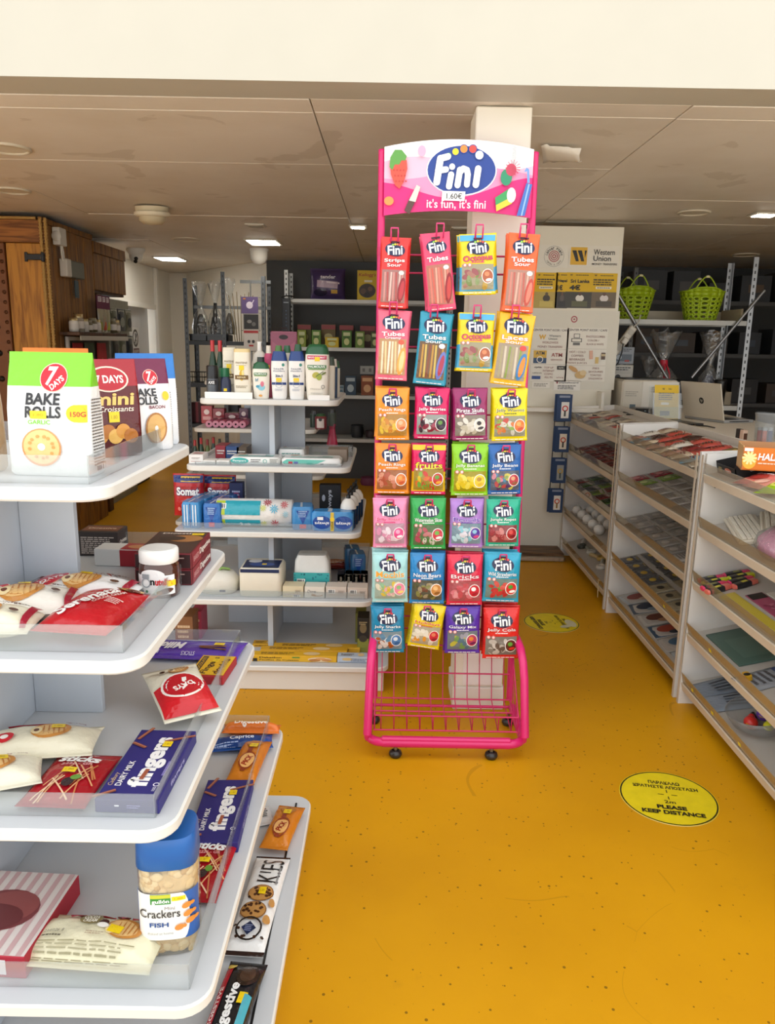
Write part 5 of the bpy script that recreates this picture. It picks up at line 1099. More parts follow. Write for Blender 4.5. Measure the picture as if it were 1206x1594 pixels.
snack('cream cocoa croissant pack lying at the front of the fourth shelf', 'croissant_pack', 0.25, 0.125, 0.058, 'E6DFBE', -0.52, 1.205, Z2, -4, d_cocoa, seed=25, wr=0.004)
o, F = block('chocolate_box', 'pink and cream striped chocolate box lying on the fourth shelf', 'box', 0.20, 0.215, 0.045, -0.715, 1.258, Z2, -3, card('B01E34'))
p_ = F('top'); p_.rect(0, 0, 0.198, 0.213, 'DCD2CC')
for k in range(9): p_.rect(-0.088 + 0.022 * k, 0.0, 0.010, 0.212, 'C8A4A4'); p_.n -= p_.step * 0.9
p_.n += p_.step * 2
p_.ell(0.0, 0.0, 0.07, 0.055, '7A3A3C'); p_.ell(0.01, 0.01, 0.055, 0.042, '8E4A48'); p_.ell(-0.01, -0.02, 0.06, 0.035, '6A2E30'); p_.done(o)
p_ = F('front'); p_.rect(0.05, 0.022, 0.03, 0.03, 'F0E8E8'); p_.done(o)
# ---- base shelf
Z1 = LV[0]
snack('orange brown biscuit roll on the base shelf at the far end', 'biscuit_roll', 0.08, 0.20, 0.05, 'CC7A20', -0.283, 1.96, Z1, -8, d_pick, seed=26, pw=5)
snack('small white sachet half hidden behind the base shelf biscuit roll', 'sachet', 0.06, 0.09, 0.012, 'DADADA', -0.355, 2.03, Z1, 20, lambda p, w, h: (p.lines(0, 0, w * 0.7, h * 0.4, 4, '4A4A4A'), p.rect(0, h * 0.3, w * 0.6, h * 0.1, '8A1E2A')), seed=27)
def d_cook(pr, w, h):
    pr.text('KIES', w * 0.10, h * 0.28, h * 0.28, w * 0.62, '1E1A1A', -0.005, 90); pr.lines(w * 0.36, h * 0.22, 0.005, h * 0.4, 1, '8A8A8A')
    rg = random.Random(2)
    for (u, v) in ((0.02, 0.02), (-0.04, -0.16)):
        pr.ell(w * u, h * v, w * 0.36, h * 0.085, '8A5A2A', 0, 22, 3); pr.ell(w * u, h * v, w * 0.33, h * 0.078, 'BF8C4E', 0, 22, 3)
        for k in range(16): a, r_ = rg.uniform(0, 6.28), rg.uniform(0.05, 0.28); pr.ell(w * u + w * r_ * math.cos(a), h * v + h * r_ * 0.23 * math.sin(a), 0.004, 0.005, '4A2A18', rg.uniform(0, 90), 6, 1); pr.n -= pr.step * 0.8
        pr.n += pr.step * 4
    price_tag(pr, w * 0.06, h * 0.03, 0.018, 0.024); pr.ring(-w * 0.02, -h * 0.32, w * 0.30, w * 0.35, '1E1A1A', 24); pr.rect(-w * 0.02, -h * 0.32, w * 0.28, w * 0.28, '1E2A4A', 45); pr.lines(-w * 0.02, -h * 0.32, w * 0.2, w * 0.2, 4, '8A94B8')
    for k in range(10): pr.ell(w * rg.uniform(-.42, .42), h * rg.uniform(-.4, 0.0), 0.004, 0.005, '3A2418', rg.uniform(0, 90), 6, 1); pr.n -= pr.step * 0.9
    pr.ell(w * 0.40, -h * 0.08, w * 0.08, h * 0.04, 'BF8C4E', 0, 12, 1); pr.ell(w * 0.38, -h * 0.24, w * 0.1, h * 0.04, 'BF8C4E', 0, 12, 1)
snack('white cookie pack with two chocolate chip cookies on the base shelf', 'cookie_pack', 0.092, 0.345, 0.04, 'EEEDEA', -0.30, 1.66, Z1, -3, d_cook, seed=28, pw=5, band=[(-0.5, -0.45, foil('2A1A18')), (0.47, 0.5, foil('2A1A18'))])
def d_dig(pr, w, h):
    pr.rect(-w * 0.36, 0, w * 0.16, h * 0.86, 'B02430', 0, 2, 10); pr.text('DIGESTIVE', -w * 0.36, -h * 0.05, h * 0.4, w * 0.09, 'F0E4E0', 0.02, 90); pr.text('Digestive', -w * 0.02, -h * 0.06, h * 0.52, w * 0.34, 'F4F4F2', 0.04, 90)
    pr.ell(w * 0.16, h * 0.30, w * 0.28, h * 0.13, '2E2018', 0, 20, 3); pr.ell(w * 0.16, h * 0.30, w * 0.2, h * 0.09, '4A3426', 0, 20, 3); price_tag(pr, w * 0.24, h * 0.06, 0.018, 0.03); pr.ell(-w * 0.34, h * 0.40, w * 0.12, h * 0.05, 'E8C83A', 0, 14, 1); pr.rect(w * 0.36, -h * 0.15, w * 0.18, h * 0.5, '4FA8B8', 0, 2, 8); pr.ell(w * 0.25, -h * 0.32, w * 0.14, h * 0.06, 'D9A45A', 0, 14, 1)
snack('black and teal digestive biscuit roll on the base shelf nearest the camera', 'biscuit_roll', 0.085, 0.27, 0.05, '1E1E22', -0.305, 1.33, Z1, -6, d_dig, seed=29, pw=5)

# ================================================================== TOILETRIES AND PAPER GOODS ON THE MIDDLE GONDOLA
def bottle(name, label, cat, x, y, z, secs, m, p=2.6, rz=0, capsecs=None, capm=None, group=None, draw=None, n=24, capname='cap'):
    """moulded bottle: superellipse rings (z, hx, hy); cap rings likewise; draw(print, surface width at z)"""
    o = thing(name, label, cat, TR(x, y, z + EPS, 0, 0, rz), MB().loft(secs, m, n, p), group)
    if capsecs: part(capname, MB().loft(capsecs, capm, n, p), o)
    if draw:
        allsec = list(secs)
        def hxy(zz):
            for a, b in zip(allsec[:-1], allsec[1:]):
                if zz <= b[0]:
                    t = (zz - a[0]) / max(1e-6, b[0] - a[0]); return a[1] + (b[1] - a[1]) * t, a[2] + (b[2] - a[2]) * t
            return allsec[-1][1], allsec[-1][2]
        def fn(u, v, nn):
            hx, hy = hxy(v); return (u, -(hy + nn) * max(0, 1 - min(1, abs(u) / (hx + nn)) ** p) ** (1 / p), v)
        pr = Print(fn, 0.0008, 0.0003); draw(pr); pr.done(o)
    return o
YT = MGY - MGH[4] + 0.05          # front row on the top shelf
def rect_on(x0, y0, x1, y1, Y, Z): cx, _, w, h = stand(x0, y0, x1, y1, Y, Z); return cx, w, h
G5 = 'bottles on the toiletries gondola'
# white shower gel, green cap (big)
cx, w, h = rect_on(475, 536, 513, 632, YT, Z5)
def d_pal(h, w, max_=True):
    def f(p):
        if max_: p.rect(0, h * 0.765, w * 0.78, h * 0.07, 'C83A5A', 0, 8); p.text('MAXI FORMAT', 0, h * 0.765, w * 0.7, h * 0.035, 'F6E4E8', 0.02); price_tag(p, 0.002, h * 0.735, 0.022, 0.018, txt=False)
        p.rect(0, h * 0.60, w * 0.76, h * 0.06, '2E7A3E', 0, 8); p.text('PALMOLIVE', 0, h * 0.60, w * 0.68, h * 0.038, 'F4F6F0', 0.03); p.rect(0, h * 0.555, w * 0.7, h * 0.02, '7AA05A', 0, 8)
        if max_:
            p.ell(-0.004, h * 0.45, 0.016, 0.013, 'B8B04A', 20, 14, 2); p.ell(0.010, h * 0.42, 0.012, 0.015, '9AA83A', 0, 14, 2); p.rect(0.012, h * 0.47, 0.04, 0.003, '5A6A34', 35, 2); p.ell(0.03, h * 0.48, 0.012, 0.004, '6E7A3E', 30, 12, 1)
            p.text('Moisture', 0, h * 0.20, w * 0.5, h * 0.02, '9A968E', 0.0); p.ring(w * 0.25, h * 0.24, 0.006, 0.008, '6A6A66', 14); p.lines(0, h * 0.12, w * 0.5, h * 0.03, 2, 'B8B4AC')
        else:
            p.ell(0.004, h * 0.28, 0.016, 0.014, '8CC8D8', 0, 14, 2); p.ell(0.008, h * 0.36, 0.008, 0.012, 'D9788A', 0, 12, 1); p.ell(-0.012, h * 0.30, 0.008, 0.006, '4A9AB8', 0, 12, 1); p.text('bf', -w * 0.2, h * 0.46, 0.014, 0.014, '6A9AB0', 0.02); p.ell(0, h * 0.08, 0.008, 0.005, 'E0A04A', 0, 12, 1)
    return f
def body(w, h, sh=0.82): return [(0, w * 0.40, w * 0.26), (h * 0.03, w * 0.43, w * 0.28), (h * 0.3, w * 0.47, w * 0.30), (h * 0.65, w * 0.50, w * 0.30), (h * sh, w * 0.48, w * 0.27)]
CRM = plastic('ECE6D8'); GRN = plastic('1F5A36')
bottle('shower_gel', 'largest cream shower gel bottle with dark green cap on the gondola top', 'bottle', cx, YT, Z5, body(w, h), CRM, 2.8, 0, [(h * 0.82, w * 0.48, w * 0.27), (h * 0.92, w * 0.44, w * 0.24), (h * 0.985, w * 0.36, w * 0.18), (h, w * 0.30, w * 0.14)], GRN, G5, lambda p: d_pal(h, w)(p))
cx, w, h = rect_on(393, 556, 420, 629, YT, Z5)
bottle('shower_gel', 'small cream shower gel bottle with green shoulder and black cap', 'bottle', cx, YT, Z5, body(w, h, 0.72), CRM, 2.6, 0, [(h * 0.72, w * 0.48, w * 0.27), (h * 0.84, w * 0.40, w * 0.24), (h * 0.885, w * 0.22, w * 0.18)], GRN, G5, lambda p: d_pal(h, w, False)(p))
part('flip_top', MB().loft([(h * 0.885, w * 0.21, w * 0.19), (h, w * 0.2, w * 0.18)], plastic('16241C'), 16, 2.6, T=TR(cx, YT, Z5)).mesh('flip_top'), [q for q in bpy.data.objects if q.name.startswith('shower_gel')][-1], TR(-cx, -YT, -Z5))
def d_hs(h, w):
    def f(p):
        p.ell(w * 0.26, h * 0.72, 0.006, 0.007, '3A8A7A', 0, 12, 1); p.text('head&', 0, h * 0.64, w * 0.6, h * 0.035, '4A5A78', 0.0); p.text('shoulders', 0, h * 0.595, w * 0.68, h * 0.035, '4A5A78', 0.0); p.text('2in1', 0, h * 0.49, w * 0.42, h * 0.05, '1E2E5A', 0.03)
        price_tag(p, 0, h * 0.405, 0.024, 0.018, txt=False); p.rect(0, h * 0.33, w * 0.86, h * 0.05, '1E3A78', 0, 8); p.ring(0, h * 0.32, 0.014, 0.0155, 'A8B4C8', 20); p.lines(0, h * 0.2, w * 0.5, h * 0.05, 3, 'B0B8C4')
    return f
for k, (a, b) in enumerate(((422, 448), (449, 475))):
    cx, w, h = rect_on(a, 547, b, 631, YT, Z5)
    bottle('shampoo_bottle', ('white shampoo bottle with navy cap next to the small green one', 'white shampoo bottle with navy cap next to the largest shower gel')[k], 'bottle', cx, YT, Z5, body(w, h, 0.80), plastic('EFEDE8'), 2.7, 0, [(h * 0.80, w * 0.48, w * 0.27), (h * 0.90, w * 0.43, w * 0.24), (h, w * 0.36, w * 0.18)], plastic('1E3F80'), G5, d_hs(h, w))
def d_pant(h, w):
    def f(p):
        p.text('PANTENE', 0, h * 0.72, w * 0.66, h * 0.04, '8A7A5A', 0.02); p.lines(0, h * 0.67, w * 0.6, h * 0.02, 1, 'B0A488'); price_tag(p, 0, h * 0.62, 0.022, 0.020, txt=False)
        p.ell(0, h * 0.47, 0.010, h * 0.11, 'D9B03A', 0, 16, 2); p.ell(0.006, h * 0.50, 0.005, h * 0.07, 'F0DC8A', 10, 12, 1); p.rect(0, h * 0.43, w * 0.76, h * 0.085, '6E5020', 0, 6); p.text('REPAIR', 0, h * 0.43, w * 0.5, h * 0.035, 'E8D8A8', 0.02); p.lines(0, h * 0.24, w * 0.7, h * 0.05, 3, '9A8E74')
    return f
for k, (q, Y) in enumerate((((364, 543, 391, 628), YT), ((347, 541, 369, 622), YT + 0.09))):
    cx, w, h = rect_on(*q, Y, Z5)
    bottle('shampoo_bottle', ('cream shampoo bottle with gold drop label in the front row', 'cream shampoo bottle standing behind the gold drop one')[k], 'bottle', cx, Y, Z5, [(0, w * 0.45, w * 0.28), (h * 0.03, w * 0.48, w * 0.3), (h * 0.5, w * 0.5, w * 0.3), (h * 0.93, w * 0.47, w * 0.28)], plastic('EBE3CF'), 3.2, 0, [(h * 0.93, w * 0.47, w * 0.28), (h * 0.985, w * 0.46, w * 0.27), (h, w * 0.43, w * 0.24)], plastic('E0C88E' if k == 0 else 'E2DAC4'), G5, d_pant(h, w))
# sprays at the left
cx, w, h = rect_on(321, 569, 341, 626, YT + 0.01, Z5)
bottle('deodorant_can', 'black and grey deodorant spray at the shelf corner', 'spray can', cx, YT + 0.01, Z5, [(0, w * .48, w * .48), (h * .55, w * .48, w * .48), (h * .62, w * .42, w * .42)], mat('55585C', 0.35, 0.4, 0.2, 50), 2, 0, [(h * .60, w * .47, w * .47), (h * .97, w * .45, w * .45), (h, w * .40, w * .40)], plastic('121214'), None, lambda p: (p.rect(0, h * .48, w * .7, h * .14, '1A1A1C', 0, 6), p.text('AXE', 0, h * .48, w * .5, h * .09, 'E8E8E8', 0.03)))
cx, w, h = rect_on(344, 587, 360, 627, YT, Z5)
bottle('roll_on', 'navy roll-on deodorant with yellow price sticker', 'deodorant', cx, YT, Z5, [(0, w * .42, w * .34), (h * .45, w * .5, w * .4), (h * .5, w * .48, w * .38)], plastic('1A2A52'), 2.4, 0, [(h * .5, w * .5, w * .4), (h * .85, w * .46, w * .38), (h, w * .3, w * .26)], plastic('16203E'), None, lambda p: (price_tag(p, 0, h * .40, .014, .012, txt=False), p.lines(0, h * .25, w * .6, h * .12, 2, '8A96B8')))
cx, w, h = rect_on(341, 573, 358, 624, YT + 0.07, Z5)
bottle('deodorant_can', 'dark spray can with green cap behind the navy roll-on', 'spray can', cx, YT + 0.07, Z5, [(0, w * .5, w * .5), (h * .7, w * .5, w * .5)], plastic('2A3A40'), 2, 0, [(h * .7, w * .5, w * .5), (h, w * .46, w * .46)], plastic('2E7A52'))
# second row
cx, w, h = rect_on(326, 530, 346, 590, YT + 0.16, Z5)
for k in range(2):
    bottle('dish_soap', ('dark green soap bottle with red cap by the rack upright', 'second dark green soap bottle with red cap, nearer the cream bottles')[k], 'bottle', cx - 0.014 + 0.034 * k, YT + 0.16, Z5, [(0, .018, .013), (h * .55, .018, .013), (h * .8, .008, .008)], glassy('green_liquid', '2E4A34', 0.35), 2.3, 0, [(h * .8, .009, .009), (h, .009, .009)], plastic('B8282C'))
cx, w, h = rect_on(394, 532, 415, 620, YT + 0.12, Z5)
bottle('pump_bottle', 'milky white bottle with white pump behind the small green gel', 'bottle', cx, YT + .12, Z5, [(0, .034, .024), (h * .6, .036, .024), (h * .78, .026, .02), (h * .84, .010, .010)], plastic('DCD8CC'), 2.4, 0, [(h * .84, .010, .010), (h * .97, .009, .009), (h, .012, .008)], plastic('EDEAE2'))
cx, w, h = rect_on(411, 538, 426, 620, YT + 0.10, Z5)
bottle('pump_bottle', 'pink bottle with white cap between the shampoos', 'bottle', cx, YT + .10, Z5, [(0, .024, .018), (h * .7, .027, .018), (h * .85, .014, .012)], plastic('C8406E'), 2.3, 0, [(h * .85, .012, .012), (h, .010, .010)], plastic('EDE2D0'), None, lambda p: price_tag(p, 0, h * .6, .014, .012, txt=False))
for k, (px, cc, lab) in enumerate(((434, '4E7A34', 'olive'), (447, '2E6A44', 'green'), (464, '1F5A36', 'dark green'), (441, 'B02A3A', 'red'))):
    cx, w, h = rect_on(px - 8, (538, 538, 536, 546)[k], px + 8, 612, YT + 0.10 + 0.05 * (k % 2), Z5)
    bottle('shampoo_bottle', 'shampoo bottle with %s cap in the rear row, mostly hidden' % lab, 'bottle', cx, YT + .10 + .05 * (k % 2), Z5, [(0, .018, .014), (h * .8, .021, .015), (h * .86, .017, .013)], plastic('E6E0D2'), 2.6, 0, [(h * .86, .018, .014), (h, .013, .010)], plastic(cc))
for k in range(3):
    cx, w, h = rect_on(508 + 4 * k, 556 + 3 * k, 520 + 4 * k, 628 - 2 * k, YT + .06 + .07 * k, Z5)
    bottle('lotion_bottle', '%s pale lotion bottle in the row along the right edge' % ORD[k], 'bottle', cx, YT + .06 + .07 * k, Z5, [(0, .02, .016), (h * .8, .021, .016)], plastic(('E2DCCB', '2E4A6A', 'D8D2C2')[k]), 2.8, 0, [(h * .8, .02, .015), (h, .016, .012)], plastic(('3A4A3A', 'D9D5CA', '2E5A3A')[k]))
for (a, b, lab) in ((319, 393, 'white shelf price strip before the sprays'), (480, 513, 'white shelf price strip before the largest shower gel')):
    c0, c1 = P(a, 620, Y=YT - 0.04).x, P(b, 620, Y=YT - 0.04).x
    thing('price_strip', lab, 'price strip', TR(0, 0, Z5 + EPS), MB().box(c0, c1, YT - .0425, YT - .0395, 0, .028 if a < 400 else .022, paint('F3F2EE')))

# ---- second shelf: soaps and wipes
Y4 = MGY - MGH[3] + 0.043
def gbox(name, label, cat, q, Y, Z, d, m, draw=None, rz=0, top=None, group=None, bev=0.0012):
    cx, _, w, h = stand(*q, Y, Z)
    o = thing(name, label, cat, TR(cx, Y + d / 2, Z + EPS, 0, 0, rz), carton(w, d, h, m, bev), group)
    if draw: p = Print(front(-d / 2), 0.0006, 0.0004); draw(p, w, h); p.done(o)
    if top: p = Print(topf(h), 0.0006, 0.0004); top(p, w, d); p.done(o)
    return o
soap = lambda p, w, h: (p.lines(0, h * .6, w * .6, h * .2, 2, '8A7A70'), p.rect(0, h * .25, w * .7, h * .08, 'C8A8A0'))
gbox('soap_box', 'white soap carton at the corner of the wipes shelf', 'carton', (294, 708, 316, 730), Y4 + .01, Z4, .10, card('E6E2DC'), soap, 0, lambda p, w, d: (p.rect(0, 0, w * .7, d * .5, 'D9A8A0'), p.lines(0, 0, w * .5, d * .3, 3, '9A4A4A')))
for k, q in enumerate(((316, 717, 335, 731), (337, 717, 357, 732))):
    gbox('soap_box', ('low white soap carton beside the corner one', 'low white soap carton touching the wipes')[k], 'carton', q, Y4, Z4, .06, card('E9E5DE'), soap)
for k, (q, cc) in enumerate((((335, 694, 352, 708), '8E2A34'), ((350, 695, 372, 709), '2E4A7A'), ((368, 696, 384, 708), '5A4A3A'))):
    gbox('toothpaste_box', ('dark red', 'blue', 'brown')[k] + ' toothpaste carton at the rear of the wipes shelf', 'carton', q, Y4 + .18, Z4, .12, card(cc), lambda p, w, h: p.lines(0, h * .5, w * .7, h * .4, 2, 'D9D4CC'))
def wipes(label, q, Y, cc, word, t, d, rz, seed, z=Z4):
    cx, _, w, h = stand(*q, Y, z)
    m_, fn = pillow(w, d, t, foil('E9EAE8'), .01, seed, 14, 12, .0012, pw=6)
    o = thing('wipes_pack', label, 'wipes pack', lay(cx, Y + d / 2, z + t / 2 * .8 + .001, rz), m_)
    p = Print(fn, .0015, .0003, True); p.rect(-w * .1, -d * .30, w * .72, d * .34, cc, 0, 10, 4); p.text(word, -w * .22, -d * .28, w * .3, d * .16, 'F6F8F8', .03); p.ell(w * .12, d * .16, w * .2, d * .2, 'D9E8E4', 0, 20, 2); p.rect(w * .34, -d * .3, w * .2, d * .3, 'D9DAD4', 0, 4); p.lines(w * .34, -d * .3, w * .16, d * .2, 4, '7A7A78'); p.rect(-w * .38, d * .2, w * .12, d * .3, 'E8C8B8', 0, 3); p.done(o)
    # printed front end of the pack
    return o
def wipes_block(label, q, Y, d, cc, draw):
    cx, _, w, h = stand(*q, Y, Z4)
    mb = MB().loft([(0, w * .48, d * .47), (h * .15, w * .5, d * .5), (h * .75, w * .5, d * .5), (h, w * .46, d * .44)], foil('E8E8E4'), 36, 8)
    o = thing('wipes_pack', label, 'wipes pack', TR(cx, Y + d / 2, Z4 + EPS), mb)
    p = Print(lambda u, v, n: (u, -d / 2 - n, v), .0008, .0003, True); draw(p, w, h); p.done(o)
    p = Print(topf(h), .0008, .0004, True); p.rect(0, -d * .08, w * .7, d * .5, cc, 0, 2); p.rect(0, d * .1, w * .35, d * .36, 'F0F0EC'); p.lines(w * .25, -d * .2, w * .3, d * .2, 3, '8A9A9A'); p.ell(-w * .3, d * .2, w * .08, d * .12, 'E0B090'); p.done(o)
wipes_block('baby wipes pack with teal oval label, front of the wipes shelf', (357, 712, 436, 734), Y4 + .005, .11, '8CC8BC', lambda p, w, h: (p.ell(-w * .3, h * .5, w * .18, h * .42, '4FB0A8', 0, 20), p.text('Pampers', -w * .3, h * .5, w * .26, h * .28, 'F4FAF8', .02), p.lines(w * .02, h * .55, w * .2, h * .5, 2, '7A7A78'), p.ring(w * .2, h * .5, h * .2, h * .27, '5AB0A0', 16), p.rect(w * .38, h * .5, w * .18, h * .7, 'CFCFC8'), p.lines(w * .38, h * .5, w * .15, h * .6, 5, '8A8A86')))
wipes_block('larger wet wipes pack with mint swoosh, front of the wipes shelf', (437, 714, 531, 738), Y4, .12, 'BFDCD4', lambda p, w, h: (p.poly([(-w * .48, h * .45), (-w * .44, h * .18), (w * .05, h * .14), (w * .25, h * .8), (-w * .4, h * .85)], '6CC0B0'), p.rect(-w * .34, h * .38, w * .07, h * .36, 'B83A4A'), p.rect(-w * .25, h * .38, w * .07, h * .36, '5A6AA8'), p.ell(-w * .02, h * .28, w * .06, h * .14, '3AA08E'), p.text('64', w * .18, h * .28, w * .05, h * .22, '4A4A48', .02), p.lines(w * .36, h * .25, w * .2, h * .16, 2, '9A9A96')))
wipes_block('white wipes pack lying behind the mint one', (432, 700, 474, 712), Y4 + .15, .10, 'D9E4E0', lambda p, w, h: p.lines(0, h * .5, w * .7, h * .5, 2, '8AB0A8'))
cx, _, w, h = stand(484, 692, 545, 710, Y4 + .3, Z4)
tr_ = thing('clear_tray', 'clear plastic tray at the rear right of the wipes shelf', 'tray', TR(cx, Y4 + .36, Z4 + EPS), MB().box(-.1, .1, -.06, .06, 0, .003, CLEARP).box(-.1, .1, -.062, -.059, 0, .04, CLEARP).box(-.1, .1, .059, .062, 0, .04, CLEARP).box(-.102, -.099, -.062, .062, 0, .04, CLEARP).box(.099, .102, -.062, .062, 0, .04, CLEARP))
gbox('soap_box', 'grey brown carton at the right edge of the wipes shelf', 'carton', (510, 700, 540, 714), Y4 + .14, Z4, .10, card('8A7A6A'), None)

# ---- third shelf: dishwasher tabs, pads, kitchen roll
Y3 = MGY - MGH[2] + 0.046
def somat(label, q, Y, seed):
    cx, _, w, h = stand(*q, Y, Z3)
    m_, fn = pillow(w, h, .05, foil('B81E28'), .008, seed, 10, 12, .0015)
    o = thing('detergent_bag', label, 'detergent bag', TR(cx, Y + .03, Z3 + h / 2 + .001), m_)
    p = Print(fn, .0015, .0003, True); p.rect(0, h * .38, w * .96, h * .16, '1E3A7A', 0, 8, 2); p.rect(w * .08, h * .38, w * .62, h * .12, 'E0B42A', 0, 6, 1); p.text('18+5 GRATIS', w * .08, h * .38, w * .55, h * .075, '1E2A5A', .02); p.rect(-w * .02, h * .10, w * .86, h * .22, 'A8141E', 0, 6, 2); p.text('Somat', 0, h * .10, w * .74, h * .19, 'F4F2F2', .04, rim='1A2A6A')
    p.ell(w * .18, -h * .2, w * .1, h * .1, 'F0C8A0', 0, 12, 2); 
    for k in range(4): p.ell(-w * (.3 - .12 * k), -h * .32, w * .05, h * .05, 'E88A80', 0, 10, 1)
    p.done(o)
somat('red dishwasher tablet bag at the left end of the third shelf', (267, 739, 316, 790), Y3 + .22, 51)
somat('red dishwasher tablet bag behind the blue pad packs', (315, 741, 366, 786), Y3 + .26, 52)
def pads(label, cx, cy, z, w, d, h, c1, word, rz, tilt=0):
    mb = MB().loft([(0, w * .47, d * .47), (h * .1, w * .5, d * .5), (h * .88, w * .5, d * .5), (h, w * .44, d * .46)], foil(c1), 32, 6)
    o = thing('pad_pack', label, 'pad pack', TR(cx, cy, z + EPS, 0, 0, rz), mb, 'blue pad packs')
    p = Print(front(-d / 2 - .0004), .0008, .0003, True)
    if word == 'end':
        for k in range(5): p.rect(-w * .3 + w * .15 * k, h * .5, w * .06, h * .8, 'DDE6EE'); p.n -= p.step
        p.n += p.step; p.rect(0, h * .5, w * .05, h * .9, '1E4A8A')
    elif word == 'tri':
        p.poly([(0, h * .25), (-w * .3, h * .85), (w * .3, h * .85)], '1E4A9A'); p.lines(0, h * .7, w * .4, h * .3, 4, 'A8C8E8'); p.rect(0, h * .16, w * .3, h * .18, 'D83A5A')
    else:
        p.ell(-w * .24, h * .45, w * .22, h * .34, '1E4A9A', 0, 20); p.ell(w * .26, h * .45, w * .22, h * .34, '1E4A9A', 0, 20); p.text('always', -w * .24, h * .42, w * .34, h * .2, 'F0F4F8', .02, 180); p.text('always', w * .26, h * .42, w * .34, h * .2, 'F0F4F8', .02, 180)
        p.rect(0, h * .5, w * .08, h * .96, 'E0C04A'); price_tag(p, 0, h * .62, w * .1, h * .16, txt=False); p.text('PLATINUM', 0, h * .3, h * .4, w * .045, '5A4A1A', .02, 90); p.rect(-w * .28, h * .66, w * .14, h * .16, 'F2F4F6')
    p.done(o)
    p = Print(topf(h), .0008, .0003, True); p.rect(-w * .06, 0, w * .1, d * .9, 'C8D4DC'); p.done(o)
for k in range(3):
    q = P(289, 838, Y=Y3 + .05); pads('%s light blue pad pack from the front, outer row by the guard' % ORD[k], -0.862 + .014 * k, Y3 + .05 + .092 * k, Z3, .085, .088, .116 - .002 * k, '3E8CC4', 'end', -6)
    pads('%s blue pad pack from the front, row beside the kitchen roll' % ORD[k], -0.768 + .012 * k, Y3 + .05 + .092 * k, Z3, .085, .088, .112, '2E6CB4', 'tri', -6)
# kitchen roll twin pack
cx, _, w, h = stand(332, 786, 454, 836, Y3, Z3)
r_ = h / 2 * 1.12
mb = MB()
Y3 += .012
kr = thing('kitchen_roll', 'twin kitchen roll pack with teal band and red and blue flowers', 'kitchen roll', TR(cx, Y3 + r_, Z3 + r_ + EPS), MB().loft([(-w * .5, r_ * .5, r_ * .5), (-w * .485, r_ * .96, r_ * .96), (-w * .02, r_, r_), (0, r_ * .97, r_ * .97), (w * .02, r_, r_), (w * .485, r_ * .96, r_ * .96), (w * .5, r_ * .5, r_ * .5)], foil('E9E6E0'), 28, 2, T=TR(0, 0, 0, 0, 90)))
cyl = lambda u, v, n: (u, -(r_ + n) * math.cos(v / r_), (r_ + n) * math.sin(v / r_))
p = Print(cyl, .0012, .0004, True)
for a, b, c_ in ((-.41, .13, 'B4C83A'), (-.22, .28, '2FA0B0'),):
    p.rect(w * a, r_ * .55, w * b, r_ * 1.1, c_, 0, 4, 10); p.rect(w * a, -r_ * .62, w * b, r_ * .55, c_, 0, 4, 6)
p.rect(w * .0, r_ * .55, w * .18, r_ * 1.1, '2FA0B0', 0, 4, 10); p.rect(w * .0, -r_ * .62, w * .18, r_ * .55, '2FA0B0', 0, 4, 6)
p.barcode(-w * .39, r_ * .62, w * .09, r_ * .4)
for (u, v, rr, c_) in ((.18, .95, .34, 'A82E3E'), (.27, .45, .34, '3EA8C8'), (.13, .5, .26, 'C8CC4A'), (.28, -.6, .34, 'B03040'), (.14, -.6, .26, 'C8CC4A'), (.40, .75, .3, 'B8404A'), (.42, .1, .24, '8CC0D0')):
    for k in range(9): a = 40 * k; p.ell(w * u + r_ * rr * .55 * math.cos(R(a)), r_ * v + r_ * rr * .55 * math.sin(R(a)), r_ * rr * .45, r_ * rr * .10, c_, a, 8, 1); p.n -= p.step * .9
    p.n += p.step
p.text('2', -w * .15, -r_ * .62, r_ * .2, r_ * .25, 'F0F4F4', .02); p.text('rolls', -w * .07, -r_ * .62, r_ * .4, r_ * .22, 'F0F4F4', .02)
p.done(kr)
Y3 -= .012
cx, _, w, h = stand(452, 790, 486, 838, Y3, Z3); pads('upright blue pad pack between the kitchen roll and the wide one', cx, Y3 + .06, Z3, w, .11, h, '3A86C0', 'tri', 6)
cx, _, w, h = stand(484, 797, 550, 841, Y3 - .005, Z3); pads('wide sky blue pad pack with two dark ovals', cx, Y3 + .03, Z3, w, .075, h, '3E8CC8', 'wide', 0)
gbox('pad_box', 'black pad carton at the rear right of the third shelf', 'carton', (497, 755, 530, 787), Y3 + .26, Z3, .05, card('14161E'), lambda p, w, h: (p.text('always', .0, h * .5, h * .7, w * .25, 'C8CCD8', .02, 90), p.ell(-w * .3, h * .6, w * .08, h * .1, 'B8C0D0')))
gbox('pad_box', 'dark blue pad carton behind the pad packs, beside the panel', 'carton', (357, 752, 378, 788), Y3 + .24, Z3, .05, card('1E2A5A'), lambda p, w, h: (p.ell(0, h * .5, w * .3, h * .25, '8A3A6A'), p.lines(0, h * .7, w * .6, h * .2, 2, 'B8C0E0')))
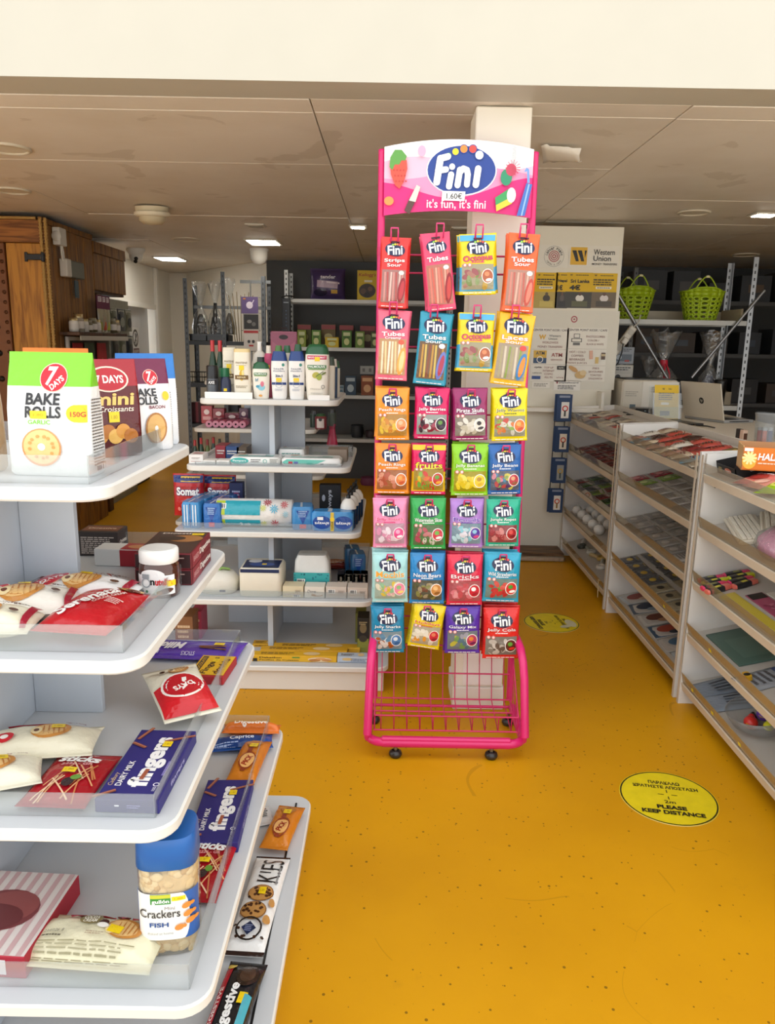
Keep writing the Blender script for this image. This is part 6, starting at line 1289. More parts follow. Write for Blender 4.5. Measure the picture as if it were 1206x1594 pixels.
for k in range(4):
    Y = Y3 + .07 + .075 * k; x = -0.175 + .008 * k
    bottle('soap_dispenser', '%s blue soap bottle with white dome and black pump from the front' % ORD[k], 'soap dispenser', x, Y, Z3, [(0, .032, .03), (.01, .035, .032), (.085, .035, .032), (.09, .033, .031)], glassy('blue_liquid', '0E3A66', 0.3), 2.2, 0, [(.088, .0355, .0325), (.105, .034, .031), (.125, .024, .022), (.134, .012, .012)], plastic('E6E2DA'), 'soap dispensers', lambda p: (p.rect(0, .05, .02, .01, 'D8E4EC'), p.rect(-.012, .045, .002, .05, '8AC8F0')), capname='dome')
    part('pump', MB().loft([(.133, .010, .010), (.15, .010, .010), (.152, .004, .004), (.17, .004, .004)], plastic('141414'), 12).box(-.006, .006, -.03, .01, .168, .178, plastic('141414'), .003), [q for q in bpy.data.objects if q.name.startswith('soap_dispenser')][-1])

# ---- fourth shelf: napkins, soap cartons
Y2 = MGY - MGH[1] + 0.045
cx, _, w, h = stand(304, 893, 369, 938, Y2 + .02, Z2)
o = thing('cotton_pack', 'round clear bag of white cotton pads', 'cotton pack', TR(cx, Y2 + .08, Z2 + EPS), MB().loft([(0, w * .40, .06), (h * .15, w * .48, .07), (h * .6, w * .49, .07), (h * .9, w * .36, .055), (h, w * .15, .03)], mat('DDD8CA', .4, vary=.08, bump=.8, bscale=40), 24, 2.6))
p = Print(front(-.0705), .001, .0003); p.rect(w * .16, h * .22, w * .14, h * .09, '3A4A6A'); p.done(o)
part('tie', MB().tube([(0, 0, h), (.02, -.01, h + .012), (.05, 0, h + .004)], .006, plastic('7A9A4A'), 6), o)
cx, _, w, h = stand(371, 886, 438, 939, Y2, Z2)
o = thing('napkin_pack', 'square cream napkin pack with navy top band', 'napkin pack', TR(cx, Y2 + .09, Z2 + EPS), MB().loft([(0, w * .48, .085), (h * .08, w * .5, .09), (h * .9, w * .5, .09), (h, w * .46, .08)], mat('E2DAC6', .35, vary=.05, bump=.5, bscale=30), 36, 8))
p = Print(topf(h), .0012, .0004); p.rect(0, -.01, w * .84, .12, '1E2A52'); p.ell(-w * .2, .03, w * .16, .025, 'D9DCE0'); p.ell(.0, -.02, w * .3, .03, '2E4A8A'); price_tag(p, .01, -.02, .02, .02, txt=False); p.done(o)
p = Print(front(-.0905), .001, .0003); p.rect(0, h * .93, w * .9, h * .12, '1E2A52'); p.done(o)
cx, _, w, h = stand(456, 888, 514, 914, Y2 + .1, Z2)
o = thing('tissue_pack', 'white tissue pack with teal dotted band', 'tissue pack', TR(cx, Y2 + .15, Z2 + EPS), MB().loft([(0, w * .48, .05), (h * .4, w * .5, .055), (h * 1.4, w * .46, .05), (h * 1.7, w * .38, .045)], mat('E4E6E2', .4, vary=.06, bump=.8, bscale=36), 32, 6))
p = Print(front(-.0555), .001, .0003); p.rect(0, h * .55, w * .96, h * .7, '3AA8A8')
rg = random.Random(5)
for k in range(26): p.ell(w * rg.uniform(-.45, .45), h * rg.uniform(.25, .85), .004, .004, '1E7A86', 0, 8, 1); p.n -= p.step
p.n += p.step * 2; p.barcode(-w * .28, h * .4, w * .22, h * .4); p.rect(w * .3, h * .35, w * .2, h * .3, '2A8A92'); p.done(o)
dove = [((440, 913, 472, 943), 'plain cream side'), ((474, 914, 505, 944), 'swirl logo side'), ((507, 914, 539, 945), 'barcode side, third'), ((541, 915, 572, 945), 'barcode side, outermost')]
for k, (q, t_) in enumerate(dove):
    def dd(p, w, h, k=k):
        if k == 1: p.text('Dove', -w * .15, h * .6, w * .42, h * .26, '4A4A5A', .0, 0, .2); p.ell(w * .12, h * .25, w * .3, h * .12, 'B8906A', 0, 14); p.ell(w * .2, h * .35, w * .2, h * .12, 'E8DCCB'); p.poly([(-w * .2, h * .42), (-w * .1, h * .38), (-w * .05, h * .42), (-w * .1, h * .34)], 'C8A04A')
        else: p.barcode(-w * .22 if k > 1 else w * .18, h * (.6 if k > 1 else .18), w * .34, h * (.36 if k > 1 else .24)); p.lines(w * .25, h * .55, w * .3, h * .3, 4, '9A8A7E'); p.rect(0, h * .3, w * .9, h * .1, 'CDBFB0')
    gbox('soap_box', 'beige bar soap carton showing its %s' % t_, 'carton', q, Y2, Z2, .075, card(('D9CBA8', 'E2DACB', 'D6C8BA', 'D4C6B8')[k]), dd)
for k in range(4):
    for j in range(2 + (k > 0)):
        q = P(531 + 12 * k, 0, Y=Y2 + .2)
        gbox('soap_box', '%s little carton up in the %s stack behind the soap row' % (ORD[j], ORD[k]), 'carton', (525 + 12 * k, 894, 536 + 12 * k, 905), Y2 + .16, Z2 + .0272 * j, .06, card(('C8BEB0', '1E222E', 'B8AE9E')[(j + (k > 1)) % 3]), lambda p, w, h: p.rect(0, h * .5, w * .3, h * .3, '8A8070')).scale = (1, 1, 1)
for k in range(2):
    cx, _, w, h = stand(551, 838, 576, 880, Y2 + .22, Z2); pads(('blue pad pack on the lower shelf, near the candy stand', 'farther blue pad pack on the lower shelf')[k], -0.14 - .03 * k, Y2 + .30 + .10 * k, Z2, .075, .09, .13, '2E6A9E', 'tri', 10)
cx, _, w, h = stand(500, 851, 548, 862, Y2 + .4, Z2)
snack('red waffle pack at the rear of the napkin shelf', 'waffle_pack', .17, .09, .05, '8E2A22', -0.26, Y2 + .45, Z2, 4, lambda p, w, h: (p.ell(0, 0, w * .3, h * .3, 'D98A5A', 0, 16, 2), p.lines(0, -h * .2, w * .7, h * .2, 2, 'F0D8C8')), seed=61)

# ---- base shelf: baking paper
Yb = MGY - MGH[0] + 0.05
def bakebox(label, q, Y, z, cc, draw, d=.05):
    return gbox('baking_paper_box', label, 'carton', q, Y, z, d, card(cc), draw, 0, lambda p, w, d: (p.lines(-w * .2, 0, w * .4, d * .5, 2, '5A3A10'), p.ell(w * .2, 0, w * .1, d * .35, 'E8C890')), 'baking paper cartons')
bakebox('long yellow baking paper carton with cookies picture on the base shelf', (392, 1021, 524, 1047), Yb, Z1, 'E0AC22', lambda p, w, h: (p.text('Dakatlon', -w * .28, h * .66, w * .26, h * .26, '3A2A10', .03), p.text('Feuilles de Cuisson', -w * .18, h * .28, w * .46, h * .2, '3A2A10', .02), p.rect(w * .02, h * .72, w * .09, h * .2, '5A8A3A'), p.ell(w * .3, h * .45, w * .14, h * .38, 'E8D0A8'), p.ell(w * .24, h * .35, w * .07, h * .2, 'B87A3A'), p.ell(w * .38, h * .4, w * .06, h * .18, 'C88A4A'), p.ell(w * .31, h * .6, w * .06, h * .16, 'D9A060'), p.rect(-w * .46, h * .3, w * .05, h * .5, '2A2418')))
bakebox('silver blue foil carton beside the yellow one on the base shelf', (525, 1023, 577, 1048), Yb, Z1, 'B9C2CC', lambda p, w, h: (p.ell(-w * .2, h * .6, w * .16, h * .25, 'D9B878'), p.lines(w * .15, h * .5, w * .5, h * .5, 3, '6A7A90'), p.rect(0, h * .12, w * .9, h * .1, '8A98AC')))
for k in range(3):
    bakebox('%s yellow baking paper carton behind the front one on the base shelf' % ORD[k], ((405, 1013, 540, 1036), (425, 1008, 560, 1030), (390, 1010, 425, 1033))[k], Yb + .055 + .053 * min(k, 1) , Z1, ('D9A220', 'DDAA2A', 'D9A220')[k] , lambda p, w, h: (p.lines(0, h * .5, w * .8, h * .5, 2, '5A3A10'),)).location.y += (0, 0, .054)[k]
gbox('coffee_pack', 'upright black and olive coffee pack at the base shelf edge', 'coffee pack', (556, 962, 574, 1014), Yb + .12, Z1, .09, card('1E1C18'), lambda p, w, h: (p.rect(0, h * .2, w * .96, h * .4, '8A8A3A'), p.ell(0, h * .4, w * .35, h * .1, '3A342A'), p.ell(0, h * .7, w * .3, h * .14, '7A6A4A'), p.lines(0, h * .85, w * .7, h * .1, 2, 'B8A87A')))
gbox('coffee_pack', 'olive coffee pack behind the black one at the base shelf edge', 'coffee pack', (553, 955, 569, 1000), Yb + .24, Z1, .09, card('7A7A34'), lambda p, w, h: p.ell(0, h * .5, w * .3, h * .2, '2E2A1E'))
for k in range(3):
    gbox('tissue_box', ('brown', 'pink striped', 'dark')[k] + ' carton on the base shelf seen past the near gondola', 'carton', ((272, 960, 300, 985), (296, 952, 313, 970), (262, 966, 276, 985))[k], Yb + .15 + .1 * k, Z1, .12, card(('8A5A34', 'B8425A', '3A3430')[k]), lambda p, w, h: p.lines(0, h * .5, w * .7, h * .5, 3, 'D9B890'))

# ================================================================== COUNTER UNITS ALONG THE RIGHT
CZ = [1.00, 0.78, 0.55, 0.32, 0.095]            # height of each tray's front edge, top first
CXF, CXB, RISE = 1.275, 1.575, 0.07
TILT = math.degrees(math.atan2(RISE, CXB - CXF))
LAM = mat('E3E0DA', 0.45, vary=0.03); LAMD = mat('D2CCC0', 0.5, vary=0.04); RAWE = mat('C9BDA9', 0.6, vary=0.1, scale=40)
UNITS = {'near': (1.75, 3.095), 'middle': (3.135, 4.235), 'far': (4.275, 5.46)}
def side_panel(y, parent):
    out = [(CXF - 0.008, 0.0005), (CXB + 0.02, 0.0005), (CXB + 0.02, 1.10), (CXF + 0.005, 1.085)]
    part('side_panel', MB().prism([(a, b) for a, b in out], 0, 0.018, LAM, Matrix.Translation((0, y + 0.018, 0)) @ Matrix.Rotation(R(90), 4, 'X')), parent)
    part('panel_edge', MB().box(CXF - 0.0095, CXF - 0.008, y, y + 0.018, 0.001, 1.08, RAWE), parent, TR(0, 0, 0) @ Matrix.Shear('XZ', 4, (0, 0)))
for key, (ya, yb) in UNITS.items():
    u = thing('counter_unit', 'white five-tray counter unit, the %s one along the aisle' % {'near': 'closest', 'middle': 'middle', 'far': 'farthest'}[key], 'shelving', TR(0, 0, 0), None, 'tray counter units')
    side_panel(ya, u); side_panel(yb - 0.018, u)
    part('back_panel', MB().box(CXB + 0.003, CXB + 0.02, ya + 0.019, yb - 0.019, 0.03, 1.10, LAMD), u)
    for k, z in enumerate(CZ):
        T = Matrix.Translation((CXF, 0, z)) @ Matrix.Rotation(R(-TILT), 4, 'Y')
        L = math.hypot(CXB - CXF, RISE)
        t = part('tray', MB().box(0.004, L - 0.004, ya + 0.019, yb - 0.019, -0.016, 0, mat('BDB8B0', 0.5, vary=0.04), 0, T), u)
        part('front_rail', MB().box(-0.004, 0.003, ya + 0.019, yb - 0.019, -0.032, 0.004, mat('CFC3AF', 0.5, vary=0.06), 0.001, T), t)
        part('lip', MB().box(0.004, 0.0065, ya + 0.02, yb - 0.02, 0.0002, 0.050, TAPE if k > 2 else glassy('lip_%d' % (k > 0), ('F0EEE8', 'E4DCCB')[k > 0], 0.85), 0, T), t, label='clear acrylic lip')
        for f_ in (0.02,): part('screw', MB().lathe([(0.004, 0), (0.001, 0.002)], steel('6A6864'), 8, TR(CXF + 0.05, yb - 0.0182 if True else 0, z - 0.05, 90)), t)
def tray_at(k, u, y, h=0.0):
    """point on tray k at distance u behind its front edge"""
    a = R(TILT)
    return Vector((CXF + u * math.cos(a) - h * math.sin(a), y, CZ[k] + u * math.sin(a) + h * math.cos(a)))
def on_tray(k, u, y, h, rz=0, lie=True):
    M = Matrix.Translation(tray_at(k, u, y, h)) @ Matrix.Rotation(R(-TILT), 4, 'Y') @ Matrix.Rotation(R(-90 + rz), 4, 'Z')
    return M @ LIE if lie else M
KNAME = ['top', 'second', 'third', 'fourth', 'bottom']
_sheet = {}
def packet(k, u, y, w, h, t, base, draw, label, group=None, rz=0, name='packet', cat='packet', lift=0.0, key=None):
    """thin printed packet lying on a tray"""
    kk = key or (base, round(w, 3), round(h, 3), draw.__name__ if draw else None)
    if kk not in _sheet:
        m_, fn = pillow(w, h, t, foil(base), 0.006, len(_sheet), 6, 6, 0.0006, back=0.6, pw=6)
        pr = Print(fn, 0.001, 0.0003)
        if draw: draw(pr, w, h)
        _sheet[kk] = (m_.mesh(name), pr.mb.mesh('print') if pr.mb.f else None)
    a, b = _sheet[kk]
    o = thing(name, label, cat, on_tray(k, u, y, t * 0.3 + 0.0015 + lift, rz), a, group)
    if b: part('print', b, o)
    return o
rg = random.Random(21)
def d_lines(c1, c2): 
    def f(p, w, h): p.rect(0, h * .34, w * .86, h * .2, c1); p.lines(0, -h * .08, w * .76, h * .5, 4, c2)
    f.__name__ = 'lines' + c1 + c2
    return f
def d_card(c1, c2):
    def f(p, w, h): p.rect(0, -h * .08, w * .8, h * .62, c1); p.ell(0, -h * .05, w * .22, h * .18, c2); p.rect(0, h * .40, w * .5, h * .05, c2)
    f.__name__ = 'card' + c1 + c2
    return f
# ---- middle unit
y0, y1 = UNITS['middle']
n = 0
for r_ in range(3):
    for c_ in range(9):
        y = y1 - 0.10 - c_ * 0.115 + rg.uniform(-.012, .012); cc = rg.choice(('8E2428', 'B0483C', 'CFC7B8', '7A2022', 'B8964A', '3A2420', 'B8A890'))
        if r_ == 0: cc = rg.choice(('C9B79A', 'B8A48A', 'D2C6B0', 'A87A6A', '6A8A98'))
        packet(0, 0.05 + 0.085 * r_, y, 0.085, 0.10, 0.024, cc, d_lines(rg.choice(('E8DCC8', 'F2EEE6', 'C82A2E')), rg.choice(('6A1A1A', '3A2A20'))), '%s candy sachet from far panel, %s row of middle unit top tray' % (ORD[c_], ('front', 'second', 'rear')[r_]), 'candy sachets in the top tray', rg.uniform(-25, 25), 'candy_sachet', 'candy sachet', rg.uniform(0, .006))
def row_of(k, ykey, ys, us, w, h, base_f, draw_f, lab, group, nm='packet', cat='packet', t=0.006, jit=4):
    for r_, u in enumerate(us):
        for c_, y in enumerate(ys):
            packet(k, u + rg.uniform(-.004, .004), y, w, h, t, base_f(r_, c_), draw_f(r_, c_), '%s %s from far panel, %s row, %s tray, %s unit' % (ORD[c_], lab, ORD[r_], KNAME[k], ykey), group, rg.uniform(-jit, jit), nm, cat)
ys = [y1 - 0.10 - 0.125 * c for c in range(8)]
row_of(1, 'middle', ys, (0.085, 0.205), 0.115, 0.105, lambda r, c: ('8E2A34' if c == 0 else '7E9A4A') if c < 2 else 'C0BAB2', lambda r, c: d_card('B23A44', 'D98A8A') if c == 0 else (d_card('8CB04A', 'C8D88A') if c == 1 else d_lines('C4BFB6', '6E6862')), 'grey card packet', 'card packets on the second tray')
row_of(2, 'middle', ys, (0.085, 0.205), 0.115, 0.105, lambda r, c: ('A09A92', 'ABA59C', '948E86')[(r + c) % 3] if c < 6 else 'BDB8B0', lambda r, c: d_card('86807A', 'B8B2AA') if c < 6 else d_lines('D0CCC6', '4A4644'), 'dull card packet', 'card packets on the third tray')
row_of(3, 'middle', ys, (0.085, 0.205), 0.115, 0.095, lambda r, c: ('5E5E60' if c < 4 else 'A89E86'), lambda r, c: d_card('4A4A4E', 'C8A83A') if c < 4 else d_card('8A7E62', '3A362E'), 'dark accessory packet', 'accessory packets on the fourth tray')
def d_mag(i):
    def f(p, w, h):
        p.rect(0, 0, w * .94, h * .94, ('B8C0C4', '4A5A6E', 'C8C4BC', '3E5A74', 'BEB6AC')[i % 5]); p.ell(-w * .1, -h * .05, w * .28, h * .26, ('8E3A2E', '2A3A54', '6A3A30', 'A84A3A', '4A6A84')[i % 5]); p.rect(0, h * .36, w * .8, h * .14, ('2A3A5A', 'D9D4CC', '3A3A3E', 'E0DCD4', '5A2A2A')[i % 5]); p.ell(w * .22, h * .08, w * .14, h * .16, ('D9B89A', '8A9AA8', 'B88A6A', '2E3A4A', 'D9A890')[i % 5])
    f.__name__ = 'mag%d' % i
    return f
for c_ in range(6):
    packet(4, 0.145, y1 - 0.12 - 0.165 * c_, 0.155, 0.20, 0.006, 'C8C4BE', d_mag(c_), '%s colouring magazine from the far panel, bottom tray of the middle unit' % ORD[c_], 'magazines on the bottom tray', rg.uniform(-6, 6), 'magazine', 'magazine')
# ---- far unit
y0, y1 = UNITS['far']
ysf = [y1 - 0.12 - 0.14 * c for c in range(8)]
row_of(0, 'far', ysf, (0.08, 0.19), 0.12, 0.10, lambda r, c: ('C4B8A4', '9A3A34', '8A8478', 'B0A48E')[(r * 3 + c) % 4], lambda r, c: d_lines('D8D0C0', '5A3A34'), 'mixed sweets packet', 'sweets packets on the far top tray', t=0.02, jit=20)
row_of(1, 'far', ysf, (0.08, 0.19), 0.12, 0.10, lambda r, c: ('8E4A48', 'A05A54', '7A3E40')[(r + c) % 3], lambda r, c: d_card('B87A74', '5A2A2A'), 'reddish packet', 'reddish packets on the far second tray', t=0.008, jit=9)
row_of(2, 'far', ysf, (0.08, 0.19), 0.12, 0.10, lambda r, c: ('8A3A3E', '4A6A3A', '5A5E6A', '86A04A')[(c + r) % 4], lambda r, c: d_lines('C8C0B4', '2A2A2A'), 'green and red packet', 'bright packets on the far third tray', t=0.006, jit=9)
BALLM = mat('DAD8D2', 0.6, vary=0.05, bump=.3)
for c_ in range(9):
    q = tray_at(3, 0.07 + 0.08 * (c_ % 2) , y1 - 0.16 - 0.072 * c_, 0.036)
    o = thing('cotton_ball', '%s white ball from the far panel in the fourth tray of the far unit' % ORD[c_], 'ball', Matrix.Translation(q), ellipsoid(MB(), (0, 0, 0), (.036, .036, .034), BALLM, 16, 10), 'white balls in the far tray')
    part('string_loop', MB().tube([(.0, 0, .033), (.008, .004, .045), (.0, .01, .05), (-.008, .004, .044), (0, 0, .033)], .0016, BALLM, 5), o)
for c_ in range(5):
    q = on_tray(4, 0.12, y1 - 0.16 - 0.17 * c_, 0.012, 20 * (c_ % 3 - 1), False)
    m_ = MB().box(-.06, .06, -.012, .012, -.010, .012, plastic(('D2D0C6', '8A8C7E', 'CBB27A', 'D8D4CA', 'C9C5BC')[c_]), .006)
    o = thing('kitchen_gadget', '%s pale hand gadget from the far panel in the bottom tray, far unit' % ORD[c_], 'gadget', q, m_, 'gadgets in the bottom tray')
    part('head', MB().lathe([(.03, -.010), (.034, 0), (.03, .012), (.012, .014), (.012, .008), (.001, .008)], plastic(('4A4C44', 'D2D0C6', 'C9A85A', 'E0DCD2', '3A3A36')[c_]), 16, TR(.07, 0, 0)), o)
thing('string_end', 'beige string hanging over the bottom rail of the far unit', 'string', TR(0, 0, 0), MB().tube([tray_at(4, .06, 4.42, .012), tray_at(4, .02, 4.40, .02), tray_at(4, -.004, 4.39, .056), tray_at(4, -.012, 4.385, .02), (CXF - .016, 4.38, .04)], .003, mat('C8B48A', .8), 6))
# ---- near unit
y0, y1 = UNITS['near']
def flat_box(label, nm, cat, k, u, y, w, d, h, m, rz=0, lift=0):
    o = thing(nm, label, cat, on_tray(k, u, y, lift + .0008, rz, False), carton(w, d, h, m))
    return o, (lambda face: Print({'front': front(-d / 2), 'top': topf(h), 'right': rightf(w / 2), 'left': leftf(-w / 2)}[face], .0006, .0003))
BLK = card('1E1C1C')
o = thing('display_box', 'open black gum display box at the far end of the near unit top tray', 'display box', on_tray(0, 0.135, 2.98, .001, 0, False), MB().box(-.085, .085, -.085, .085, 0, .004, BLK).box(-.085, .085, -.085, -.081, 0, .04, BLK).box(-.085, .085, .081, .085, 0, .055, BLK).box(-.085, -.081, -.085, .085, 0, .05, BLK).box(.081, .085, -.085, .085, 0, .05, BLK))
p = Print(front(-.085), .0008, .0003); p.ell(.02, .024, .03, .010, 'C86A4A'); p.text('Cinnamon', .02, .024, .05, .009, 'F0E4DC', .02); p.rect(-.05, .02, .03, .02, '8A7A3A'); p.done(o)
p = Print(rightf(.085), .0008, .0003); p.text('Cinnamon', 0, .026, .06, .010, 'E8DCD4', .02); p.done(o)
HAL = card('E07A1E')
o = thing('display_box', 'open orange cough drop display box on the near unit', 'display box', Matrix.Translation((1.475, 2.84, 1.062)) @ Matrix.Rotation(R(-16), 4, 'Z'), MB().box(-.16, .16, -.06, .06, 0, .004, HAL).box(-.16, .16, -.06, -.0565, 0, .085, HAL).box(-.16, .16, .0565, .06, 0, .095, card('B8895A')).box(-.16, -.1565, -.06, .06, 0, .09, card('C9A06A')).box(.1565, .16, -.06, .06, 0, .09, HAL))
p = Print(front(-.06), .0008, .0003); p.ell(-.135, .035, .024, .030, 'F2B83A', 0, 20)
for k in range(5): p.rect(-.135, .046, .05, .008, 'FBE8A0', k * 36)
p.text('HALLS', -.065, .052, .085, .026, 'FBF6F0', .03, 0, .15); p.lines(-.065, .028, .08, .008, 1, 'F8E4C8'); p.rect(.10, .035, .05, .03, 'F0C23A'); p.rect(-.14, .077, .03, .012, 'F2ECE4'); p.rect(.06, .077, .04, .012, 'F2ECE4'); p.done(o)
def bagpk(label, k, u, y, w, h, t, base, draw, rz, lift=0):
    m_, fn = pillow(w, h, t, foil(base), .01, int(y * 100), 10, 12, .0025)
    o = thing('sweets_bag', label, 'sweets bag', on_tray(k, u, y, t * .42 + .002 + lift, rz), m_); pr = Print(fn, .0018, .0003, True); draw(pr, w, h); pr.done(o)
bagpk('white edged red sweets bag lying in front of the orange display box', 0, .10, 2.80, .13, .15, .022, 'C86A62', lambda p, w, h: (p.rect(0, h * .40, w * .9, h * .12, 'EDE6E0', 0, 4), p.ell(0, -h * .05, w * .3, h * .2, 'A83A34', 0, 14, 2), p.text('Sweets', 0, h * .2, w * .6, h * .1, 'F4ECE6', .02)), 24)
bagpk('green and white sweets bag behind the red one on the near unit', 0, .17, 2.62, .13, .17, .022, '2E8A3E', lambda p, w, h: (p.rect(0, -h * .30, w * .9, h * .2, 'E8ECE4', 0, 4), p.text('Mint', 0, h * .1, w * .5, h * .16, 'F0F4E8', .03), p.ell(w * .2, -h * .05, w * .2, h * .12, 'C8403A', 0, 14, 2)), -14)
bagpk('lime green sweets bag at the edge of the near unit top tray', 0, .08, 2.60, .13, .13, .035, '9ABE1E', lambda p, w, h: (p.ell(0, 0, w * .3, h * .25, 'C8DC4A', 0, 16, 2), p.text('Lime', 0, 0, w * .4, h * .14, '3A6A14', .03)), 30)
bagpk('salmon sweets bag under the acrylic lip of the near unit', 0, .07, 2.72, .10, .10, .025, 'C8806E', lambda p, w, h: p.ell(0, 0, w * .3, h * .25, 'E0B0A0', 0, 16, 2), 10)
def keyboard(label, u, y, rz, lift):
    KW = plastic('DDD6C4')
    o = thing('computer_keyboard', label, 'keyboard', on_tray(1, u, y, lift, rz, False) @ Matrix.Diagonal((.86, .9, 1, 1)), MB().box(-.19, .19, -.065, .065, 0, .018, KW, .006))
    keys = MB()
    for r_ in range(5):
        for c_ in range(17): keys.box(-.178 + .021 * c_, -.160 + .021 * c_, -.050 + .0195 * r_, -.034 + .0195 * r_, .0182, .026, plastic('E6E0D0'), .002)
    kk = part('key_rows', keys, o); kk['kind'] = 'stuff'
    part('wrist_edge', MB().tube([(-.18, -.063, .012), (.18, -.063, .012)], .009, KW, 8), o)
    part('cable', MB().tube([(0, .065, .012), (.02, .09, .02), (.06, .1, .012), (.1, .085, .006)], .003, plastic('4A4A48'), 6), o)
keyboard('cream keyboard lying lowest at the far end of the second tray', .125, 2.90, -14, .001)
keyboard('cream keyboard propped across the other one, second tray of the near unit', .20, 2.80, -24, .030)
m_ = MB(); rgp = random.Random(3)
m_.loft([(0, .07, .10), (.015, .085, .13), (.045, .08, .125), (.07, .05, .09), (.082, .015, .03)], mat('E29AB4', .55, vary=.12, scale=25, bump=1.0, bscale=30), 24, 2.3)
o = thing('plush_pack', 'fluffy pink pack in clear wrap on the second tray of the near unit', 'soft toy pack', on_tray(1, .12, 2.60, .001, 80, False), m_)
part('wrapper', MB().loft([(.0, .082, .115), (.03, .095, .142), (.06, .082, .12), (.09, .03, .05)], CELLO, 20, 2.4), o)
# highlighters
for c_ in range(8):
    r_, i = divmod(c_, 4)
    cc = ('E0306A', 'D8E02E', 'E8386A', 'E87A6A')[i]
    o = thing('highlighter', '%s highlighter from the far panel in the %s row, third tray' % (ORD[i], ('front', 'rear')[r_]), 'highlighter', on_tray(2, .065 + .105 * r_ - .02 * (i > 1), 3.035 - .039 * i, .0115, 6 * i - 6), MB().loft([(-.048, .017, .010), (-.02, .018, .011), (.016, .018, .011)], plastic('26262A'), 16, 4), 'highlighters on the third tray')
    part('cap', MB().loft([(.016, .0175, .0105), (.044, .017, .010), (.048, .012, .007)], plastic(cc), 16, 4), o); part('tail', MB().loft([(-.056, .014, .008), (-.047, .017, .010)], plastic(cc), 16, 4), o)
    p = Print(lambda u, v, n: (u, -.011 - n, v), .0006); p.rect(0, -.005, .018, .024, 'D8D03A' if i % 2 else '8A8A4A'); p.done(o)
def ruler(label, u, y, w, h, cc, rz, draw):
    o = thing('stationery_sheet', label, 'stationery', on_tray(2, u, y, .001, rz, False), carton(w, h, .004, plastic(cc), .001)); p = Print(topf(.004), .0005, .0003); draw(p, w, h); p.done(o)
ruler('long yellow ruler lying along the third tray rail', .055, 2.66, .42, .06, 'C8B43A', 0, lambda p, w, h: [p.rect(-w * .48 + w * .03 * k, h * .42, .0012, h * .12, '5A4A14') for k in range(33)])
ruler('pink glitter stationery strip beside the yellow ruler', .135, 2.62, .40, .065, 'A84868', 0, lambda p, w, h: (p.rect(-w * .42, 0, w * .14, h * .9, '1E1A1C'), p.blobs(w * .1, 0, w * .7, h * .8, ('C87A90', '8E3050', 'D9A0B0'), 24, .012, 4, .5)))
ruler('white paper strip lying behind the pink glitter strip', .19, 2.60, .40, .03, 'D9D4C8', 0, lambda p, w, h: p.lines(0, 0, w * .8, h * .5, 1, 'A8A298'))
ruler('pale yellow notepad at the rear of the third tray', .26, 2.48, .16, .06, 'D2C46A', 6, lambda p, w, h: p.lines(0, 0, w * .8, h * .6, 3, 'A89A4A'))
o, Ff = flat_box('dark green paper folder on the fourth tray of the near unit', 'folder', 'folder', 3, .165, 2.86, .31, .22, .008, mat('4E6A60', .45, vary=.05)); p = Ff('top'); p.rect(-.148, 0, .004, .20, '3A5048'); p.rect(.02, -.02, .18, .10, '587468'); p.done(o)
packet(3, .10, 2.58, .13, .20, .006, '9AA0A8', d_lines('3A4A7A', '5A5A5E'), 'clear pack of pens on the fourth tray beyond the folder', None, 8, 'pen_pack', 'pen pack')
packet(3, .20, 2.50, .12, .18, .006, 'A8A090', d_card('C87A4A', '3A2A20'), 'orange and grey brush pack deep on the fourth tray', None, -12, 'pen_pack', 'pen pack')
o = thing('tape_measure', 'small yellow tape measure on the fourth tray', 'tape measure', on_tray(3, .04, 2.60, .001, 0, False), MB().loft([(0, .022, .012), (.022, .022, .012)], plastic('D9A82A'), 20, 4)); part('hub', MB().lathe([(.012, .0225), (.008, .024), (.001, .024)], plastic('2A2A2A'), 14), o)
def d_brush(p, w, h):
    for k in range(4): x = w * (-.28 + .19 * k); p.rect(x, h * .05, w * .07, h * .5, ('3A424C', '54606C')[k % 2], 6 - 4 * k); p.ell(x + w * .03, h * .34, w * .07, h * .09, 'B88A5A')
    p.rect(0, h * .45, w * .9, h * .08, 'B8BEC4')
for c_ in range(2):
    packet(4, .14, 2.98 - .135 * c_, .14, .24, .010, ('7E8A98', '8A96A4')[c_], d_brush, ('paint brush pack against the far panel, bottom tray of the near unit', 'paint brush pack beside the toy bowl, bottom tray')[c_], None, 6 - 14 * c_, 'brush_pack', 'brush pack')
o = thing('plastic_bowl', 'clear plastic bowl of small toys on the bottom tray', 'bowl', on_tray(4, .135, 2.63, .001, 0, False), MB().lathe([(.001, .002), (.07, .002), (.10, .03), (.118, .075), (.122, .075), (.104, .028), (.072, 0)], CLEARP, 28))
for k, (x, y, z, r_, cc, nm, lab) in enumerate(((-.03, .02, .045, .026, '6A3AA8', 'toy_figure', 'purple round toy in the clear bowl'), (.0, -.04, .042, .028, 'D0302A', 'toy_figure', 'red egg-shaped toy in the clear bowl'), (.055, .0, .048, .02, 'D9DC2A', 'toy_figure', 'yellow ball toy in the clear bowl'), (-.055, -.01, .03, .016, '2A2A2E', 'toy_figure', 'black toy part in the clear bowl'), (.02, .05, .03, .018, 'C8452E', 'toy_figure', 'orange toy part in the clear bowl'))):
    t_ = thing(nm, lab, 'toy', on_tray(4, .135, 2.63, .001, 0, False) @ Matrix.Translation((x, y, z - .012)), ellipsoid(MB(), (0, 0, 0), (r_, r_ * .9, r_ * .85), plastic(cc), 16, 10))
    part('knob', ellipsoid(MB(), (0, 0, 0), (r_ * .45, r_ * .45, r_ * .45), plastic(cc), 10, 6), t_, TR(-r_ * .8, r_ * .5, r_ * .3)); part('tag', MB().box(-.008, .008, -.001, .001, -.006, .006, plastic('E8C82A')), t_, TR(r_ * .7, -r_ * .6, r_ * .2, 60))
